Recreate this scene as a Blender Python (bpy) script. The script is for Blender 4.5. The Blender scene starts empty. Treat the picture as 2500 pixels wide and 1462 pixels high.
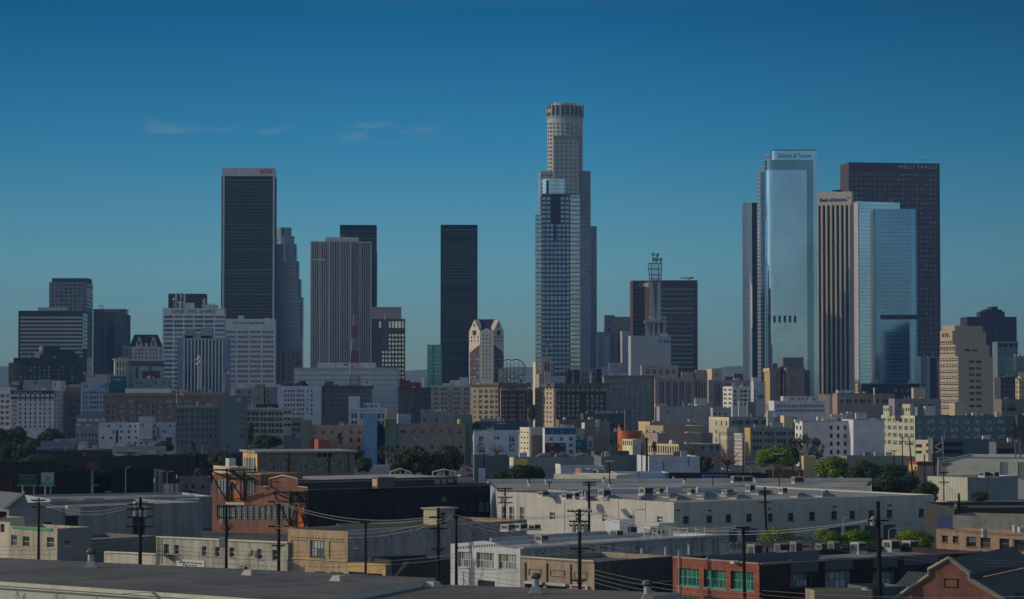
# Skyline of a city centre seen over low warehouses from a raised viewpoint.
# Everything is built at real distances (metres); photo pixel coordinates are only used to read off where things stand.
HAZE = 0.000045
SUN_EL, SUN_DIR, SUN_E = 20.0, (-1, .04), 2.45
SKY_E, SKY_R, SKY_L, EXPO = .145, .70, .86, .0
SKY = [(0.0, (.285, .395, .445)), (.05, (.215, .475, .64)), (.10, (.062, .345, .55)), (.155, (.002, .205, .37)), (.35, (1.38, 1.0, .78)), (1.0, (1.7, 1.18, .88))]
WISP = (3.6, 3.0, 3.2)
import bpy, math, random
from mathutils import Vector
random.seed(7)
S = bpy.context.scene
COL = S.collection
F = 6000.0                      # focal length in photo pixels (2500 wide)
HC = 32.0                       # eye height above the streets, metres
TH = math.atan(229 / F)         # camera pitch
CS, SN = math.cos(TH), math.sin(TH)
R = math.radians
V = Vector

def ray(px, py):
    u = (px - 1250) / F; v = (731 - py) / F
    den = CS - v * SN
    return u / den, (SN + v * CS) / den
def zat(px, py, d): return HC + ray(px, py)[1] * d
def P(px, py, d):
    rx, rz = ray(px, py); return V((rx * d, d, HC + rz * d))
def pz(px, py, z):
    rx, rz = ray(px, py); d = (z - HC) / rz
    return V((rx * d, d, z))

# ---------------------------------------------------------------- mesh builder
class MB:
    def __init__(s): s.v = []; s.f = []; s.m = []
    def poly(s, pts, m=0):
        i = len(s.v); s.v += [tuple(p) for p in pts]; s.f.append(tuple(range(i, i + len(pts)))); s.m.append(m)
    def box(s, o, a, b, c, m=0):
        o, a, b, c = V(o), V(a), V(b), V(c)
        if a.cross(b).dot(c) < 0: a, b = b, a
        i = len(s.v)
        for k in range(8):
            s.v.append(tuple(o + a * (k & 1) + b * (k >> 1 & 1) + c * (k >> 2 & 1)))
        for q in ((0, 2, 3, 1), (4, 5, 7, 6), (0, 1, 5, 4), (2, 6, 7, 3), (0, 4, 6, 2), (1, 3, 7, 5)):
            s.f.append(tuple(i + j for j in q)); s.m.append(m)
    def cbox(s, c, sx, sy, sz, rz=0, m=0):     # centred on c in plan, standing on c.z
        ca, sa = math.cos(rz), math.sin(rz); c = V(c)
        a = V((ca, sa, 0)) * sx; b = V((-sa, ca, 0)) * sy
        s.box(c - a / 2 - b / 2, a, b, (0, 0, sz), m)
    def tube(s, pts, r, n=6, m=0, cap=True):
        pts = [V(p) for p in pts]; rs = r if isinstance(r, (list, tuple)) else [r] * len(pts)
        base = len(s.v)
        for k, p in enumerate(pts):
            t = (pts[min(k + 1, len(pts) - 1)] - pts[max(k - 1, 0)]).normalized()
            ref = V((1, 0, 0)) if abs(t.z) > .9 else V((0, 0, 1))
            a = t.cross(ref).normalized(); b = t.cross(a)
            for j in range(n):
                w = 2 * math.pi * j / n
                s.v.append(tuple(p + a * (math.cos(w) * rs[k]) + b * (math.sin(w) * rs[k])))
        for k in range(len(pts) - 1):
            for j in range(n):
                j2 = (j + 1) % n
                s.f.append((base + k * n + j, base + k * n + j2, base + (k + 1) * n + j2, base + (k + 1) * n + j)); s.m.append(m)
        if cap:
            s.f.append(tuple(base + j for j in range(n))[::-1]); s.m.append(m)
            s.f.append(tuple(base + (len(pts) - 1) * n + j for j in range(n))); s.m.append(m)
    def lathe(s, c, prof, n=20, m=0):          # prof: (r, z) list going up
        c = V(c); base = len(s.v)
        for r, z in prof:
            for j in range(n):
                w = 2 * math.pi * j / n
                s.v.append((c.x + r * math.cos(w), c.y + r * math.sin(w), c.z + z))
        for k in range(len(prof) - 1):
            for j in range(n):
                j2 = (j + 1) % n
                s.f.append((base + k * n + j, base + k * n + j2, base + (k + 1) * n + j2, base + (k + 1) * n + j)); s.m.append(m)
        s.f.append(tuple(base + (len(prof) - 1) * n + j for j in range(n))); s.m.append(m)
    def prism(s, pts, z0, z1, m=0, mt=None):   # ccw 2D outline
        n = len(pts)
        for i in range(n):
            a, b = pts[i], pts[(i + 1) % n]
            s.poly([(a[0], a[1], z0), (b[0], b[1], z0), (b[0], b[1], z1), (a[0], a[1], z1)], m)
        s.poly([(p[0], p[1], z1) for p in pts], m if mt is None else mt)
        s.poly([(p[0], p[1], z0) for p in pts[::-1]], m)
    def mesh(s, name, mats, org=V((0, 0, 0)), smooth=False):
        me = bpy.data.meshes.new(name)
        me.from_pydata([(x - org[0], y - org[1], z - org[2]) for x, y, z in s.v], [], s.f)
        for m_ in mats: me.materials.append(m_)
        me.polygons.foreach_set('material_index', [min(k, len(mats) - 1) for k in s.m])
        if smooth: me.polygons.foreach_set('use_smooth', [True] * len(s.f))
        uv = me.uv_layers.new(name='UVMap'); d = []
        for f in s.f:
            p0 = V(s.v[f[0]]); nn = (V(s.v[f[1]]) - p0).cross(V(s.v[f[2]]) - p0)
            if nn.length < 1e-12: nn = V((0, 0, 1))
            nn.normalize()
            if abs(nn.z) > .7:
                for k in f: d += [s.v[k][0], s.v[k][1]]
            else:
                t = V((-nn.y, nn.x, 0)).normalized()
                for k in f: d += [s.v[k][0] * t.x + s.v[k][1] * t.y, s.v[k][2]]
        uv.data.foreach_set('uv', d)
        return me
    def build(s, name, mats, parent=None, smooth=False, **kw):
        if not isinstance(mats, (list, tuple)): mats = [mats]
        org = loc_of(parent) if parent else V((0, 0, 0))
        o = bpy.data.objects.new(name, s.mesh(name, mats, org, smooth)); COL.objects.link(o)
        if parent: o.parent = parent; LOC[o.name] = org
        tag(o, **kw)
        return o

LOC = {}
def loc_of(o): return LOC.get(o.name, V((0, 0, 0)))
def tag(o, label=None, cat=None, group=None, kind=None):
    if label: o['label'] = label
    if cat: o['category'] = cat
    if group: o['group'] = group
    if kind: o['kind'] = kind
    return o
def thing(name, label, cat, loc, group=None):
    o = bpy.data.objects.new(name, None); COL.objects.link(o); o.empty_display_size = .1
    o.location = loc; LOC[o.name] = V(loc)
    return tag(o, label, cat, group)

# ---------------------------------------------------------------- materials
class NT:
    def __init__(s, name):
        s.m = bpy.data.materials.new(name); s.m.use_nodes = True; s.t = s.m.node_tree; s.n = s.t.nodes
        s.b = s.n['Principled BSDF']
    def new(s, ty, **kw):
        nd = s.n.new(ty)
        for k, v in kw.items(): setattr(nd, k, v)
        return nd
    def ln(s, a, b): s.t.links.new(a, b)
    def math(s, op, a, b=None, c=None):
        nd = s.new('ShaderNodeMath', operation=op)
        for i, x in enumerate((a, b, c)):
            if x is None: continue
            if isinstance(x, (int, float)): nd.inputs[i].default_value = x
            else: s.ln(x, nd.inputs[i])
        return nd.outputs[0]
    def mix(s, f, a, b, blend='MIX'):
        nd = s.new('ShaderNodeMix', data_type='RGBA', blend_type=blend)
        for i, x in ((0, f), (6, a), (7, b)):
            if isinstance(x, (int, float)): nd.inputs[i].default_value = x
            elif isinstance(x, tuple): nd.inputs[i].default_value = (*x, 1)
            else: s.ln(x, nd.inputs[i])
        return nd.outputs[2]
    def uv(s): return s.new('ShaderNodeUVMap').outputs[0]
    def noise(s, vec, scale, sc=(1, 1, 1), detail=3, dim='3D'):
        mp = s.new('ShaderNodeMapping'); mp.inputs['Scale'].default_value = sc; s.ln(vec, mp.inputs[0])
        nd = s.new('ShaderNodeTexNoise'); nd.inputs['Scale'].default_value = scale; nd.inputs['Detail'].default_value = detail
        s.ln(mp.outputs[0], nd.inputs['Vector']); return nd.outputs['Fac']
    def rng(s, v, a, b, lo=0.3, hi=.7):
        nd = s.new('ShaderNodeMapRange'); s.ln(v, nd.inputs[0])
        for i, x in ((1, lo), (2, hi), (3, a), (4, b)): nd.inputs[i].default_value = x
        return nd.outputs[0]
    def gray(s, v):
        nd = s.new('ShaderNodeCombineColor'); [s.ln(v, nd.inputs[i]) for i in range(3)]; return nd.outputs[0]
    def base(s, c): s.ln(c, s.b.inputs['Base Color'])
    def set(s, **kw):
        for k, v in kw.items(): s.b.inputs[k.replace('_', ' ')].default_value = v

MC = {}
def cached(fn):
    def w(*a, **k):
        key = (fn.__name__, a, tuple(sorted(k.items())))
        if key not in MC: MC[key] = fn(*a, **k)
        return MC[key]
    return w

@cached
def W(col, var=.12, streak=.07, rough=.88):
    """plaster, concrete or painted wall with patchy tone and rain streaks"""
    t = NT('plaster'); uv = t.uv()
    a = t.rng(t.noise(uv, .22), 1 - var, 1 + var)
    b = t.rng(t.noise(uv, 1.0, (1.1, .07, 1), 4), 1 - streak, 1.0, .35, .55)
    c = t.rng(t.noise(uv, 3.5, detail=2), .95, 1.05)
    k = t.math('MULTIPLY', t.math('MULTIPLY', a, b), c)
    t.base(t.mix(1.0, tuple(col), t.gray(k), 'MULTIPLY')); t.set(Roughness=rough); t.b.inputs['Specular IOR Level'].default_value = .2
    return t.m
@cached
def FLAT(col, rough=.6, metal=0.0):
    t = NT('paint'); uv = t.uv()
    k = t.rng(t.noise(uv, .8), .9, 1.08)
    t.base(t.mix(1.0, tuple(col), t.gray(k), 'MULTIPLY')); t.set(Roughness=rough, Metallic=metal); t.b.inputs['Specular IOR Level'].default_value = .2
    return t.m
@cached
def BRICK(c1, c2, mort=(.2, .18, .16), s=1.0):
    t = NT('brick'); uv = t.uv()
    br = t.new('ShaderNodeTexBrick'); t.ln(uv, br.inputs['Vector'])
    br.inputs['Color1'].default_value = (*c1, 1); br.inputs['Color2'].default_value = (*c2, 1); br.inputs['Mortar'].default_value = (*mort, 1)
    br.inputs['Scale'].default_value = 1; br.inputs['Brick Width'].default_value = .45 * s; br.inputs['Row Height'].default_value = .15 * s; br.inputs['Mortar Size'].default_value = .012 * s
    a = t.rng(t.noise(uv, .25), .75, 1.2); b = t.rng(t.noise(uv, 1.0, (.9, .08, 1), 4), .75, 1.0, .35, .6)
    t.base(t.mix(1.0, br.outputs[0], t.gray(t.math('MULTIPLY', a, b)), 'MULTIPLY')); t.set(Roughness=.9); t.b.inputs['Specular IOR Level'].default_value = .2
    return t.m
@cached
def ROOF(col, var=.22):
    t = NT('roofing'); uv = t.uv()
    a = t.rng(t.noise(uv, .09, detail=5), 1 - var, 1 + var)
    b = t.rng(t.noise(uv, .35, (.15, 1.6, 1), 3), .88, 1.07)
    t.base(t.mix(1.0, tuple(col), t.gray(t.math('MULTIPLY', a, b)), 'MULTIPLY')); t.set(Roughness=.92); t.b.inputs['Specular IOR Level'].default_value = .2
    return t.m
@cached
def FELT(col):
    """felt roofing in overlapping rolls with patched and ponded areas"""
    t = NT('roof_felt'); uv = t.uv(); mp = t.new('ShaderNodeMapping'); mp.inputs['Rotation'].default_value = (0, 0, .62); t.ln(uv, mp.inputs[0])
    br = t.new('ShaderNodeTexBrick'); t.ln(mp.outputs[0], br.inputs['Vector']); br.inputs['Scale'].default_value = 1; br.inputs['Brick Width'].default_value = 11; br.inputs['Row Height'].default_value = 1.0; br.inputs['Mortar Size'].default_value = .025; br.inputs['Mortar Smooth'].default_value = .6
    for k, c in (('Color1', .90), ('Color2', 1.08), ('Mortar', .62)): br.inputs[k].default_value = (c, c, c, 1)
    a = t.rng(t.noise(uv, .07, detail=6), .62, 1.3); b = t.rng(t.noise(uv, .45, (.3, 1.4, 1), 5), .86, 1.1); st = t.rng(t.noise(uv, .16, detail=2), 1.0, .72, .56, .6)
    c = t.mix(1.0, tuple(col), br.outputs[0], 'MULTIPLY'); t.base(t.mix(1.0, c, t.gray(t.math('MULTIPLY', t.math('MULTIPLY', a, b), st)), 'MULTIPLY')); t.set(Roughness=.9)
    return t.m
@cached
def CORR(col, pitch=.6, dark=.6, metal=0.2):
    """ribbed sheet metal"""
    t = NT('ribbed_metal'); uv = t.uv(); sp = t.new('ShaderNodeSeparateXYZ'); t.ln(uv, sp.inputs[0])
    fr = t.math('FRACT', t.math('DIVIDE', sp.outputs[0], pitch))
    k = t.math('ADD', t.math('MULTIPLY', t.math('LESS_THAN', fr, .28), dark - 1), 1)
    a = t.rng(t.noise(uv, .3), .9, 1.08)
    t.base(t.mix(1.0, tuple(col), t.gray(t.math('MULTIPLY', k, a)), 'MULTIPLY')); t.set(Roughness=.6, Metallic=metal); t.b.inputs['Specular IOR Level'].default_value = .25
    bp = t.new('ShaderNodeBump'); bp.inputs['Strength'].default_value = .6; bp.inputs['Distance'].default_value = .08
    t.ln(fr, bp.inputs['Height']); t.ln(bp.outputs[0], t.b.inputs['Normal'])
    return t.m
@cached
def GLASS(col=(.03, .04, .05), lite=(.16, .19, .21), p=.3, rough=.18, metal=0.0, spec=.22):
    """window pane; some panes have pale blinds behind them"""
    t = NT('window_glass'); oi = t.new('ShaderNodeObjectInfo'); ge = t.new('ShaderNodeNewGeometry')
    r = t.math('FRACT', t.math('ADD', oi.outputs['Random'], ge.outputs['Random Per Island']))
    f = t.math('POWER', r, 1.0 / max(p, .02))
    f2 = t.math('MULTIPLY', f, .95)
    uv = t.uv(); t.base(t.mix(f2, tuple(col), tuple(lite))); t.set(Roughness=rough, Metallic=metal)
    t.b.inputs['Specular IOR Level'].default_value = spec
    return t.m
@cached
def CURTAIN(col, gw=1.6, gh=3.9, line=.07, lcol=(.03, .04, .05), band=0.0, bcol=(.05, .06, .07), metal=.85, rough=.09, var=.18, wob=.012, hline=None):
    """curtain wall glass: mullion grid, optional spandrel band, each pane a little different"""
    t = NT('curtain_wall'); uv = t.uv(); sp = t.new('ShaderNodeSeparateXYZ'); t.ln(uv, sp.inputs[0])
    U = t.math('DIVIDE', sp.outputs[0], gw); Z = t.math('DIVIDE', sp.outputs[1], gh)
    fu, fz = t.math('FRACT', U), t.math('FRACT', Z)
    cv = t.new('ShaderNodeCombineXYZ'); t.ln(t.math('FLOOR', U), cv.inputs[0]); t.ln(t.math('FLOOR', Z), cv.inputs[1])
    wn = t.new('ShaderNodeTexWhiteNoise', noise_dimensions='2D'); t.ln(cv.outputs[0], wn.inputs['Vector'])
    k = t.math('ADD', t.math('MULTIPLY', wn.outputs['Value'], 2 * var), 1 - var)
    big = t.rng(t.noise(uv, .03, (1, .6, 1), 2), .86, 1.12)
    c = t.mix(1.0, tuple(col), t.gray(t.math('MULTIPLY', k, big)), 'MULTIPLY')
    mfac = metal
    if band > 0:
        bm = t.math('LESS_THAN', fz, band); c = t.mix(bm, c, tuple(bcol))
    l1 = t.math('LESS_THAN', fu, line); l2 = t.math('LESS_THAN', fz, line * gw / gh if hline is None else hline)
    lm = t.math('MAXIMUM', l1, l2); c = t.mix(lm, c, tuple(lcol)); t.base(c)
    t.set(Roughness=rough, Metallic=metal)
    mm = t.math('MULTIPLY', t.math('SUBTRACT', 1, lm), metal)
    if band > 0: mm = t.math('MULTIPLY', mm, t.math('SUBTRACT', 1, bm))
    t.ln(mm, t.b.inputs['Metallic'])
    if wob:
        bp = t.new('ShaderNodeBump'); bp.inputs['Strength'].default_value = .35; bp.inputs['Distance'].default_value = wob * 8
        t.ln(t.noise(uv, .35, detail=1), bp.inputs['Height']); t.ln(bp.outputs[0], t.b.inputs['Normal'])
    return t.m
@cached
def LEAF(c1, c2):
    t = NT('leaves'); ge = t.new('ShaderNodeNewGeometry')
    t.base(t.mix(ge.outputs['Random Per Island'], tuple(c1), tuple(c2))); t.set(Roughness=.6)
    t.b.inputs['Specular IOR Level'].default_value = .25
    return t.m

white = (.66, .66, .65); offw = (.56, .54, .49); lgrey = (.42, .43, .44); grey = (.28, .29, .30); dgrey = (.13, .14, .15)
tan = (.40, .31, .22); beige = (.50, .41, .30); brown = (.19, .12, .085); pink = (.42, .32, .29); cream = (.60, .53, .38)
black = (.02, .02, .022); mauve = (.36, .31, .33); blueg = (.27, .32, .39); greeng = (.26, .31, .30)
MBLK = FLAT((.025, .025, .027)); MSTEEL = FLAT((.35, .36, .37), .45, .6)
RF_G = ROOF((.22, .215, .21)); RF_L = ROOF((.5, .5, .5)); RF_D = ROOF((.07, .07, .075)); RF_W = ROOF((.42, .42, .41))
ST = {  # window styles: pane material, bar material, columns, rows, bar width (m)
    'dk': (GLASS(), None, 1, 1, 0),
    'dkr': (GLASS((.02, .022, .025), (.09, .1, .11), .3), None, 1, 1, 0),
    'bl': (GLASS((.05, .08, .11), (.22, .3, .36), .8), None, 1, 1, 0),
    'lt': (GLASS((.2, .25, .28), (.4, .46, .5), 1.0), None, 1, 1, 0),
    'sash': (GLASS((.025, .03, .035), (.2, .2, .19), .35), FLAT((.4, .39, .37)), 1, 2, .09),
    'sashd': (GLASS((.02, .02, .025), (.12, .13, .13), .35), FLAT((.12, .11, .1)), 1, 2, .09),
    'pair': (GLASS((.04, .05, .055), (.3, .31, .31), .6), FLAT((.45, .44, .41)), 2, 2, .12),
    'paird': (GLASS((.04, .05, .055), (.26, .28, .28), .7), FLAT((.05, .05, .05)), 2, 2, .14),
    'quad': (GLASS((.03, .035, .04), (.1, .1, .1), .3), FLAT((.62, .61, .57)), 2, 2, .13),
    'quadd': (GLASS((.012, .02, .018), (.05, .08, .06), .4), FLAT((.12, .14, .13)), 2, 2, .08),
    'multi': (GLASS((.1, .12, .12), (.3, .33, .33), .9), FLAT((.06, .06, .06)), 4, 4, .07),
    'wide': (GLASS((.10, .13, .14), (.46, .54, .58), .9), FLAT((.08, .09, .1)), 5, 2, .07),
    'ind': (GLASS((.22, .24, .24), (.36, .38, .37), 1.0, .3), FLAT((.035, .035, .035)), 3, 5, .07),
    'teal': (GLASS((.012, .06, .05), (.04, .17, .13), 1.0), FLAT((.10, .30, .235)), 5, 2, .09),
    'pale': (GLASS((.07, .085, .085), (.33, .36, .34), 1.0), FLAT((.52, .53, .5)), 6, 2, .07),
}

# ---------------------------------------------------------------- walls with real openings
class Face:
    def __init__(s, p, q, z0, z1):
        s.p = V((p[0], p[1])); d = V((q[0], q[1])) - s.p; s.w = d.length; s.t = d / max(s.w, 1e-6)
        s.n = V((s.t.y, -s.t.x)); s.z0, s.z1 = z0, z1
    def u(s, px, py=1000):
        rx = ray(px, py)[0]                    # p + t u = k (rx, 1)
        den = s.t.x - rx * s.t.y
        return (rx * s.p.y - s.p.x) / den
    def y(s, u): return s.p.y + s.t.y * u
    def z(s, px, py): return zat(px, py, s.y(s.u(px, py)))
    def at(s, u, z, out=0): return V((s.p.x + s.t.x * u + s.n.x * out, s.p.y + s.t.y * u + s.n.y * out, z))
    def rect(s, r):
        x0, y0, x1, y1 = r
        xm = (x0 + x1) / 2; ym = (y0 + y1) / 2
        return s.u(x0, ym), s.z(xm, y1), s.u(x1, ym), s.z(xm, y0)
    def rot(s): return math.atan2(s.t.y, s.t.x)

def wall(mb, fc, rects, rec, m=0, mr=0):
    rr = []
    for (a, b, c, d) in rects:
        a, c = max(a, .08), min(c, fc.w - .08); b, d = max(b, fc.z0 + .05), min(d, fc.z1 - .08)
        if c - a > .1 and d - b > .1: rr.append((round(a, 3), round(b, 3), round(c, 3), round(d, 3)))
    us = sorted({0.0, round(fc.w, 3)} | {x for r in rr for x in (r[0], r[2])}); zs = sorted({round(fc.z0, 3), round(fc.z1, 3)} | {x for r in rr for x in (r[1], r[3])})
    iu = {x: i for i, x in enumerate(us)}; iz = {x: i for i, x in enumerate(zs)}
    mk = [bytearray(len(us)) for _ in zs]
    for r in rr:
        for j in range(iz[r[1]], iz[r[3]]):
            for i in range(iu[r[0]], iu[r[2]]): mk[j][i] = 1
    for j in range(len(zs) - 1):
        i = 0
        while i < len(us) - 1:
            if mk[j][i]: i += 1; continue
            k = i
            while k < len(us) - 1 and not mk[j][k]: k += 1
            mb.poly([fc.at(us[i], zs[j]), fc.at(us[k], zs[j]), fc.at(us[k], zs[j + 1]), fc.at(us[i], zs[j + 1])], m); i = k
    for (a, b, c, d) in rr:
        A = [fc.at(a, b), fc.at(c, b), fc.at(c, d), fc.at(a, d)]; B = [fc.at(a, b, -rec), fc.at(c, b, -rec), fc.at(c, d, -rec), fc.at(a, d, -rec)]
        for i in range(4):
            j = (i + 1) % 4; mb.poly([A[i], A[j], B[j], B[i]], mr)
    return rr

WM = {}
def pane(mb, w, h, st, org=V((0, 0, 0)), t=V((1, 0, 0)), n=V((0, -1, 0)), bars=True):
    pm, fm, nx, nz, bw = ST[st]; o = V(org); t = V(t); n = V(n); up = V((0, 0, 1))
    cells = [(i, j) for i in range(nx) for j in range(nz)] if fm else [(0, 0)]
    nx_, nz_ = (nx, nz) if fm else (1, 1)
    for i, j in cells:
        a, b, c, d = w * i / nx_, h * j / nz_, w * (i + 1) / nx_, h * (j + 1) / nz_
        mb.poly([o + t * a + up * b, o + t * c + up * b, o + t * c + up * d, o + t * a + up * d], 0)
    if fm and bars:
        e = .05
        for i in range(nx + 1):
            x = min(max(w * i / nx - bw / 2, 0), w - bw); mb.box(o + t * x + n * .002, t * bw, n * e, up * h, 1)
        for j in range(nz + 1):
            z = min(max(h * j / nz - bw / 2, 0), h - bw); mb.box(o + up * z + n * .004, t * w, n * (e + .01), up * bw, 1)
CNT = {}; REST = {}
def put_window(root, fc, r, st, rec, part='window', sub=False):
    a, b, c, d = r; w, h = c - a, d - b
    key = (root.name, part); CNT[key] = CNT.get(key, 0) + 1
    t3 = V((fc.t.x, fc.t.y, 0)); n3 = V((fc.n.x, fc.n.y, 0)); org = fc.at(a, b, -rec)
    if CNT[key] > 100:
        mb, mats = REST.setdefault(key, (MB(), []))
        k = ST[st][0]
        if not mats: mats += [k, ST[st][1] or k]
        pane(mb, w, h, st, org, t3, n3); return
    mk = (round(w, 2), round(h, 2), st)
    if mk not in WM:
        mb = MB(); pane(mb, w, h, st, bars=not sub); WM[mk] = mb.mesh('window', [m for m in ST[st][:2] if m])
    o = bpy.data.objects.new(part, WM[mk]); COL.objects.link(o); o.parent = root
    o.location = org - loc_of(root); o.rotation_euler.z = fc.rot()
    if sub and ST[st][1]:
        mb = MB(); pane(mb, w, h, st)
        ff = MB(); ff.v = mb.v; ff.f = [f for f, m in zip(mb.f, mb.m) if m == 1]; ff.m = [0] * len(ff.f)
        fr = bpy.data.objects.new('frame', ff.mesh('frame', [ST[st][1]])); COL.objects.link(fr); fr.parent = o
        sb = MB(); sb.box((-.1, -rec - .12, -.14), (w + .2, 0, 0), (0, rec + .1, 0), (0, 0, .14))
        so = bpy.data.objects.new('sill', sb.mesh('sill', [ST[st][1]])); COL.objects.link(so); so.parent = o
    return o
def flush_rest():
    for (rn, part), (mb, mats) in REST.items():
        mb.build(part, mats, bpy.data.objects[rn], kind='stuff')

def expand(fc, specs, refx):
    """window specs in photo pixels -> list of (rect, style, part)"""
    out = []
    for s in specs or ():
        k = s[0]
        if k == 'g':      # x0,x1,ncol,y0,y1,nrow,fw,fh,style
            _, x0, x1, nc, y0, y1, nr, fw, fh, st = s[:10]
            u0, u1 = fc.u(x0), fc.u(x1); za, zb = fc.z(refx, y0), fc.z(refx, y1)
            cw = (u1 - u0) / nc; ch = (za - zb) / nr
            skip = s[10] if len(s) > 10 else ()
            for j in range(nr):
                for i in range(nc):
                    if (i, j) in skip: continue
                    uu = u0 + cw * (i + .5); zz = za - ch * (j + .5)
                    out.append(((uu - cw * fw / 2, zz - ch * fh / 2, uu + cw * fw / 2, zz + ch * fh / 2), st, 'window'))
        elif k == 'c':    # explicit column centres and row centres, window size in px
            _, xs, ys, wpx, hpx, st = s[:6]
            skip = s[6] if len(s) > 6 else ()
            for j, y in enumerate(ys):
                for i, x in enumerate(xs):
                    if (i, j) in skip: continue
                    u0, u1 = fc.u(x - wpx / 2), fc.u(x + wpx / 2)
                    out.append(((u0, fc.z(refx, y + hpx / 2), u1, fc.z(refx, y - hpx / 2)), st, 'window'))
        elif k == 'r':
            for r in s[1]: out.append((fc.rect(r), s[2], s[3] if len(s) > 3 else 'window'))
        elif k == 'm':    # whole face grid: ncol, fw, ytop, ybot, nrow, fh, style
            _, nc, fw, y0, y1, nr, fh, st = s[:8]; skip = s[8] if len(s) > 8 else ()
            za, zb = fc.z(refx, y0), fc.z(refx, y1); cw = fc.w / nc; ch = (za - zb) / nr
            for j in range(nr):
                for i in range(nc):
                    if (i, j) in skip: continue
                    uu = cw * (i + .5); zz = za - ch * (j + .5)
                    out.append(((uu - cw * fw / 2, zz - ch * fh / 2, uu + cw * fw / 2, zz + ch * fh / 2), st, 'window'))
        elif k == 'b':    # bands: x0,x1,y0,y1,n,frac,style
            _, x0, x1, y0, y1, n, fr, st = s
            u0, u1 = fc.u(x0), fc.u(x1); za, zb = fc.z(refx, y0), fc.z(refx, y1); ch = (za - zb) / n
            for j in range(n):
                zz = za - ch * (j + .5); out.append(((u0, zz - ch * fr / 2, u1, zz + ch * fr / 2), st, 'window_band'))
        elif k == 'v':    # vertical strips: x0,x1,y0,y1,n,frac,style
            _, x0, x1, y0, y1, n, fr, st = s
            u0, u1 = fc.u(x0), fc.u(x1); za, zb = fc.z(refx, y0), fc.z(refx, y1); cw = (u1 - u0) / n
            for j in range(n):
                uu = u0 + cw * (j + .5); out.append(((uu - cw * fr / 2, zb, uu + cw * fr / 2, za), st, 'window_strip'))
    return out

def inset(pts, k):
    n = len(pts); out = []
    for i in range(n):
        a, b, c = V(pts[i - 1]), V(pts[i]), V(pts[(i + 1) % n])
        t1, t2 = (b - a).normalized(), (c - b).normalized()
        n1, n2 = V((-t1.y, t1.x)), V((-t2.y, t2.x)); bis = n1 + n2
        out.append(b + bis * (k / max(.3, 1 + n1.dot(n2))))
    return out

def massp(root, pts, z0, z1, m, wins=None, part='wall', roof=None, par=.7, cor=None, rec=.25, sub=False, thick=.3, mr=None, refs=None):
    """walls on a ccw outline, with openings, parapet and a flat roof"""
    pts = [V((p[0], p[1])) for p in pts]; mb = MB(); faces = []; wins = wins or {}
    n = len(pts)
    for i in range(n):
        fc = Face(pts[i], pts[(i + 1) % n], z0, z1); faces.append(fc)
        sp = expand(fc, wins.get(i), (refs or {}).get(i, 1250)) if i in wins else []
        rr = []
        for r, st, pn in sp:
            a = wall_clip(fc, r)
            if a: rr.append((a, st, pn))
        wall(mb, fc, [r for r, _, _ in rr], rec, 0, 0)
        for r, st, pn in rr: put_window(root, fc, r, st, rec, pn, sub)
    ip = inset(pts, thick)
    for i in range(n):
        j = (i + 1) % n; a, b, c, d = pts[i], pts[j], ip[j], ip[i]
        mb.poly([(a.x, a.y, z1), (b.x, b.y, z1), (c.x, c.y, z1), (d.x, d.y, z1)], 0)
        mb.poly([(d.x, d.y, z1), (c.x, c.y, z1), (c.x, c.y, z1 - par), (d.x, d.y, z1 - par)], 0)
    w = mb.build(part, [m], root)
    rb = MB(); rb.poly([(p.x, p.y, z1 - par) for p in ip]); rb.build('roof', [roof or RF_G], root)
    if cor:
        h, out, cm = cor; cb = MB(); op = inset(pts, -out); ii = inset(pts, .02)
        for i in range(n):
            j = (i + 1) % n; a, b = op[i], op[j]; c, d = ii[j], ii[i]; zt = z1 + .06; zb = z1 - h
            cb.poly([(a.x, a.y, zb), (b.x, b.y, zb), (b.x, b.y, zt), (a.x, a.y, zt)])
            cb.poly([(a.x, a.y, zt), (b.x, b.y, zt), (c.x, c.y, zt), (d.x, d.y, zt)])
            cb.poly([(d.x, d.y, zb), (c.x, c.y, zb), (b.x, b.y, zb), (a.x, a.y, zb)])
        cb.build('cornice', [cm], root)
    return faces
def wall_clip(fc, r):
    a, b, c, d = r
    a, c = max(a, .08), min(c, fc.w - .08); b, d = max(b, fc.z0 + .05), min(d, fc.z1 - .08)
    return (round(a, 3), round(b, 3), round(c, 3), round(d, 3)) if c - a > .1 and d - b > .1 else None

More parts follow.
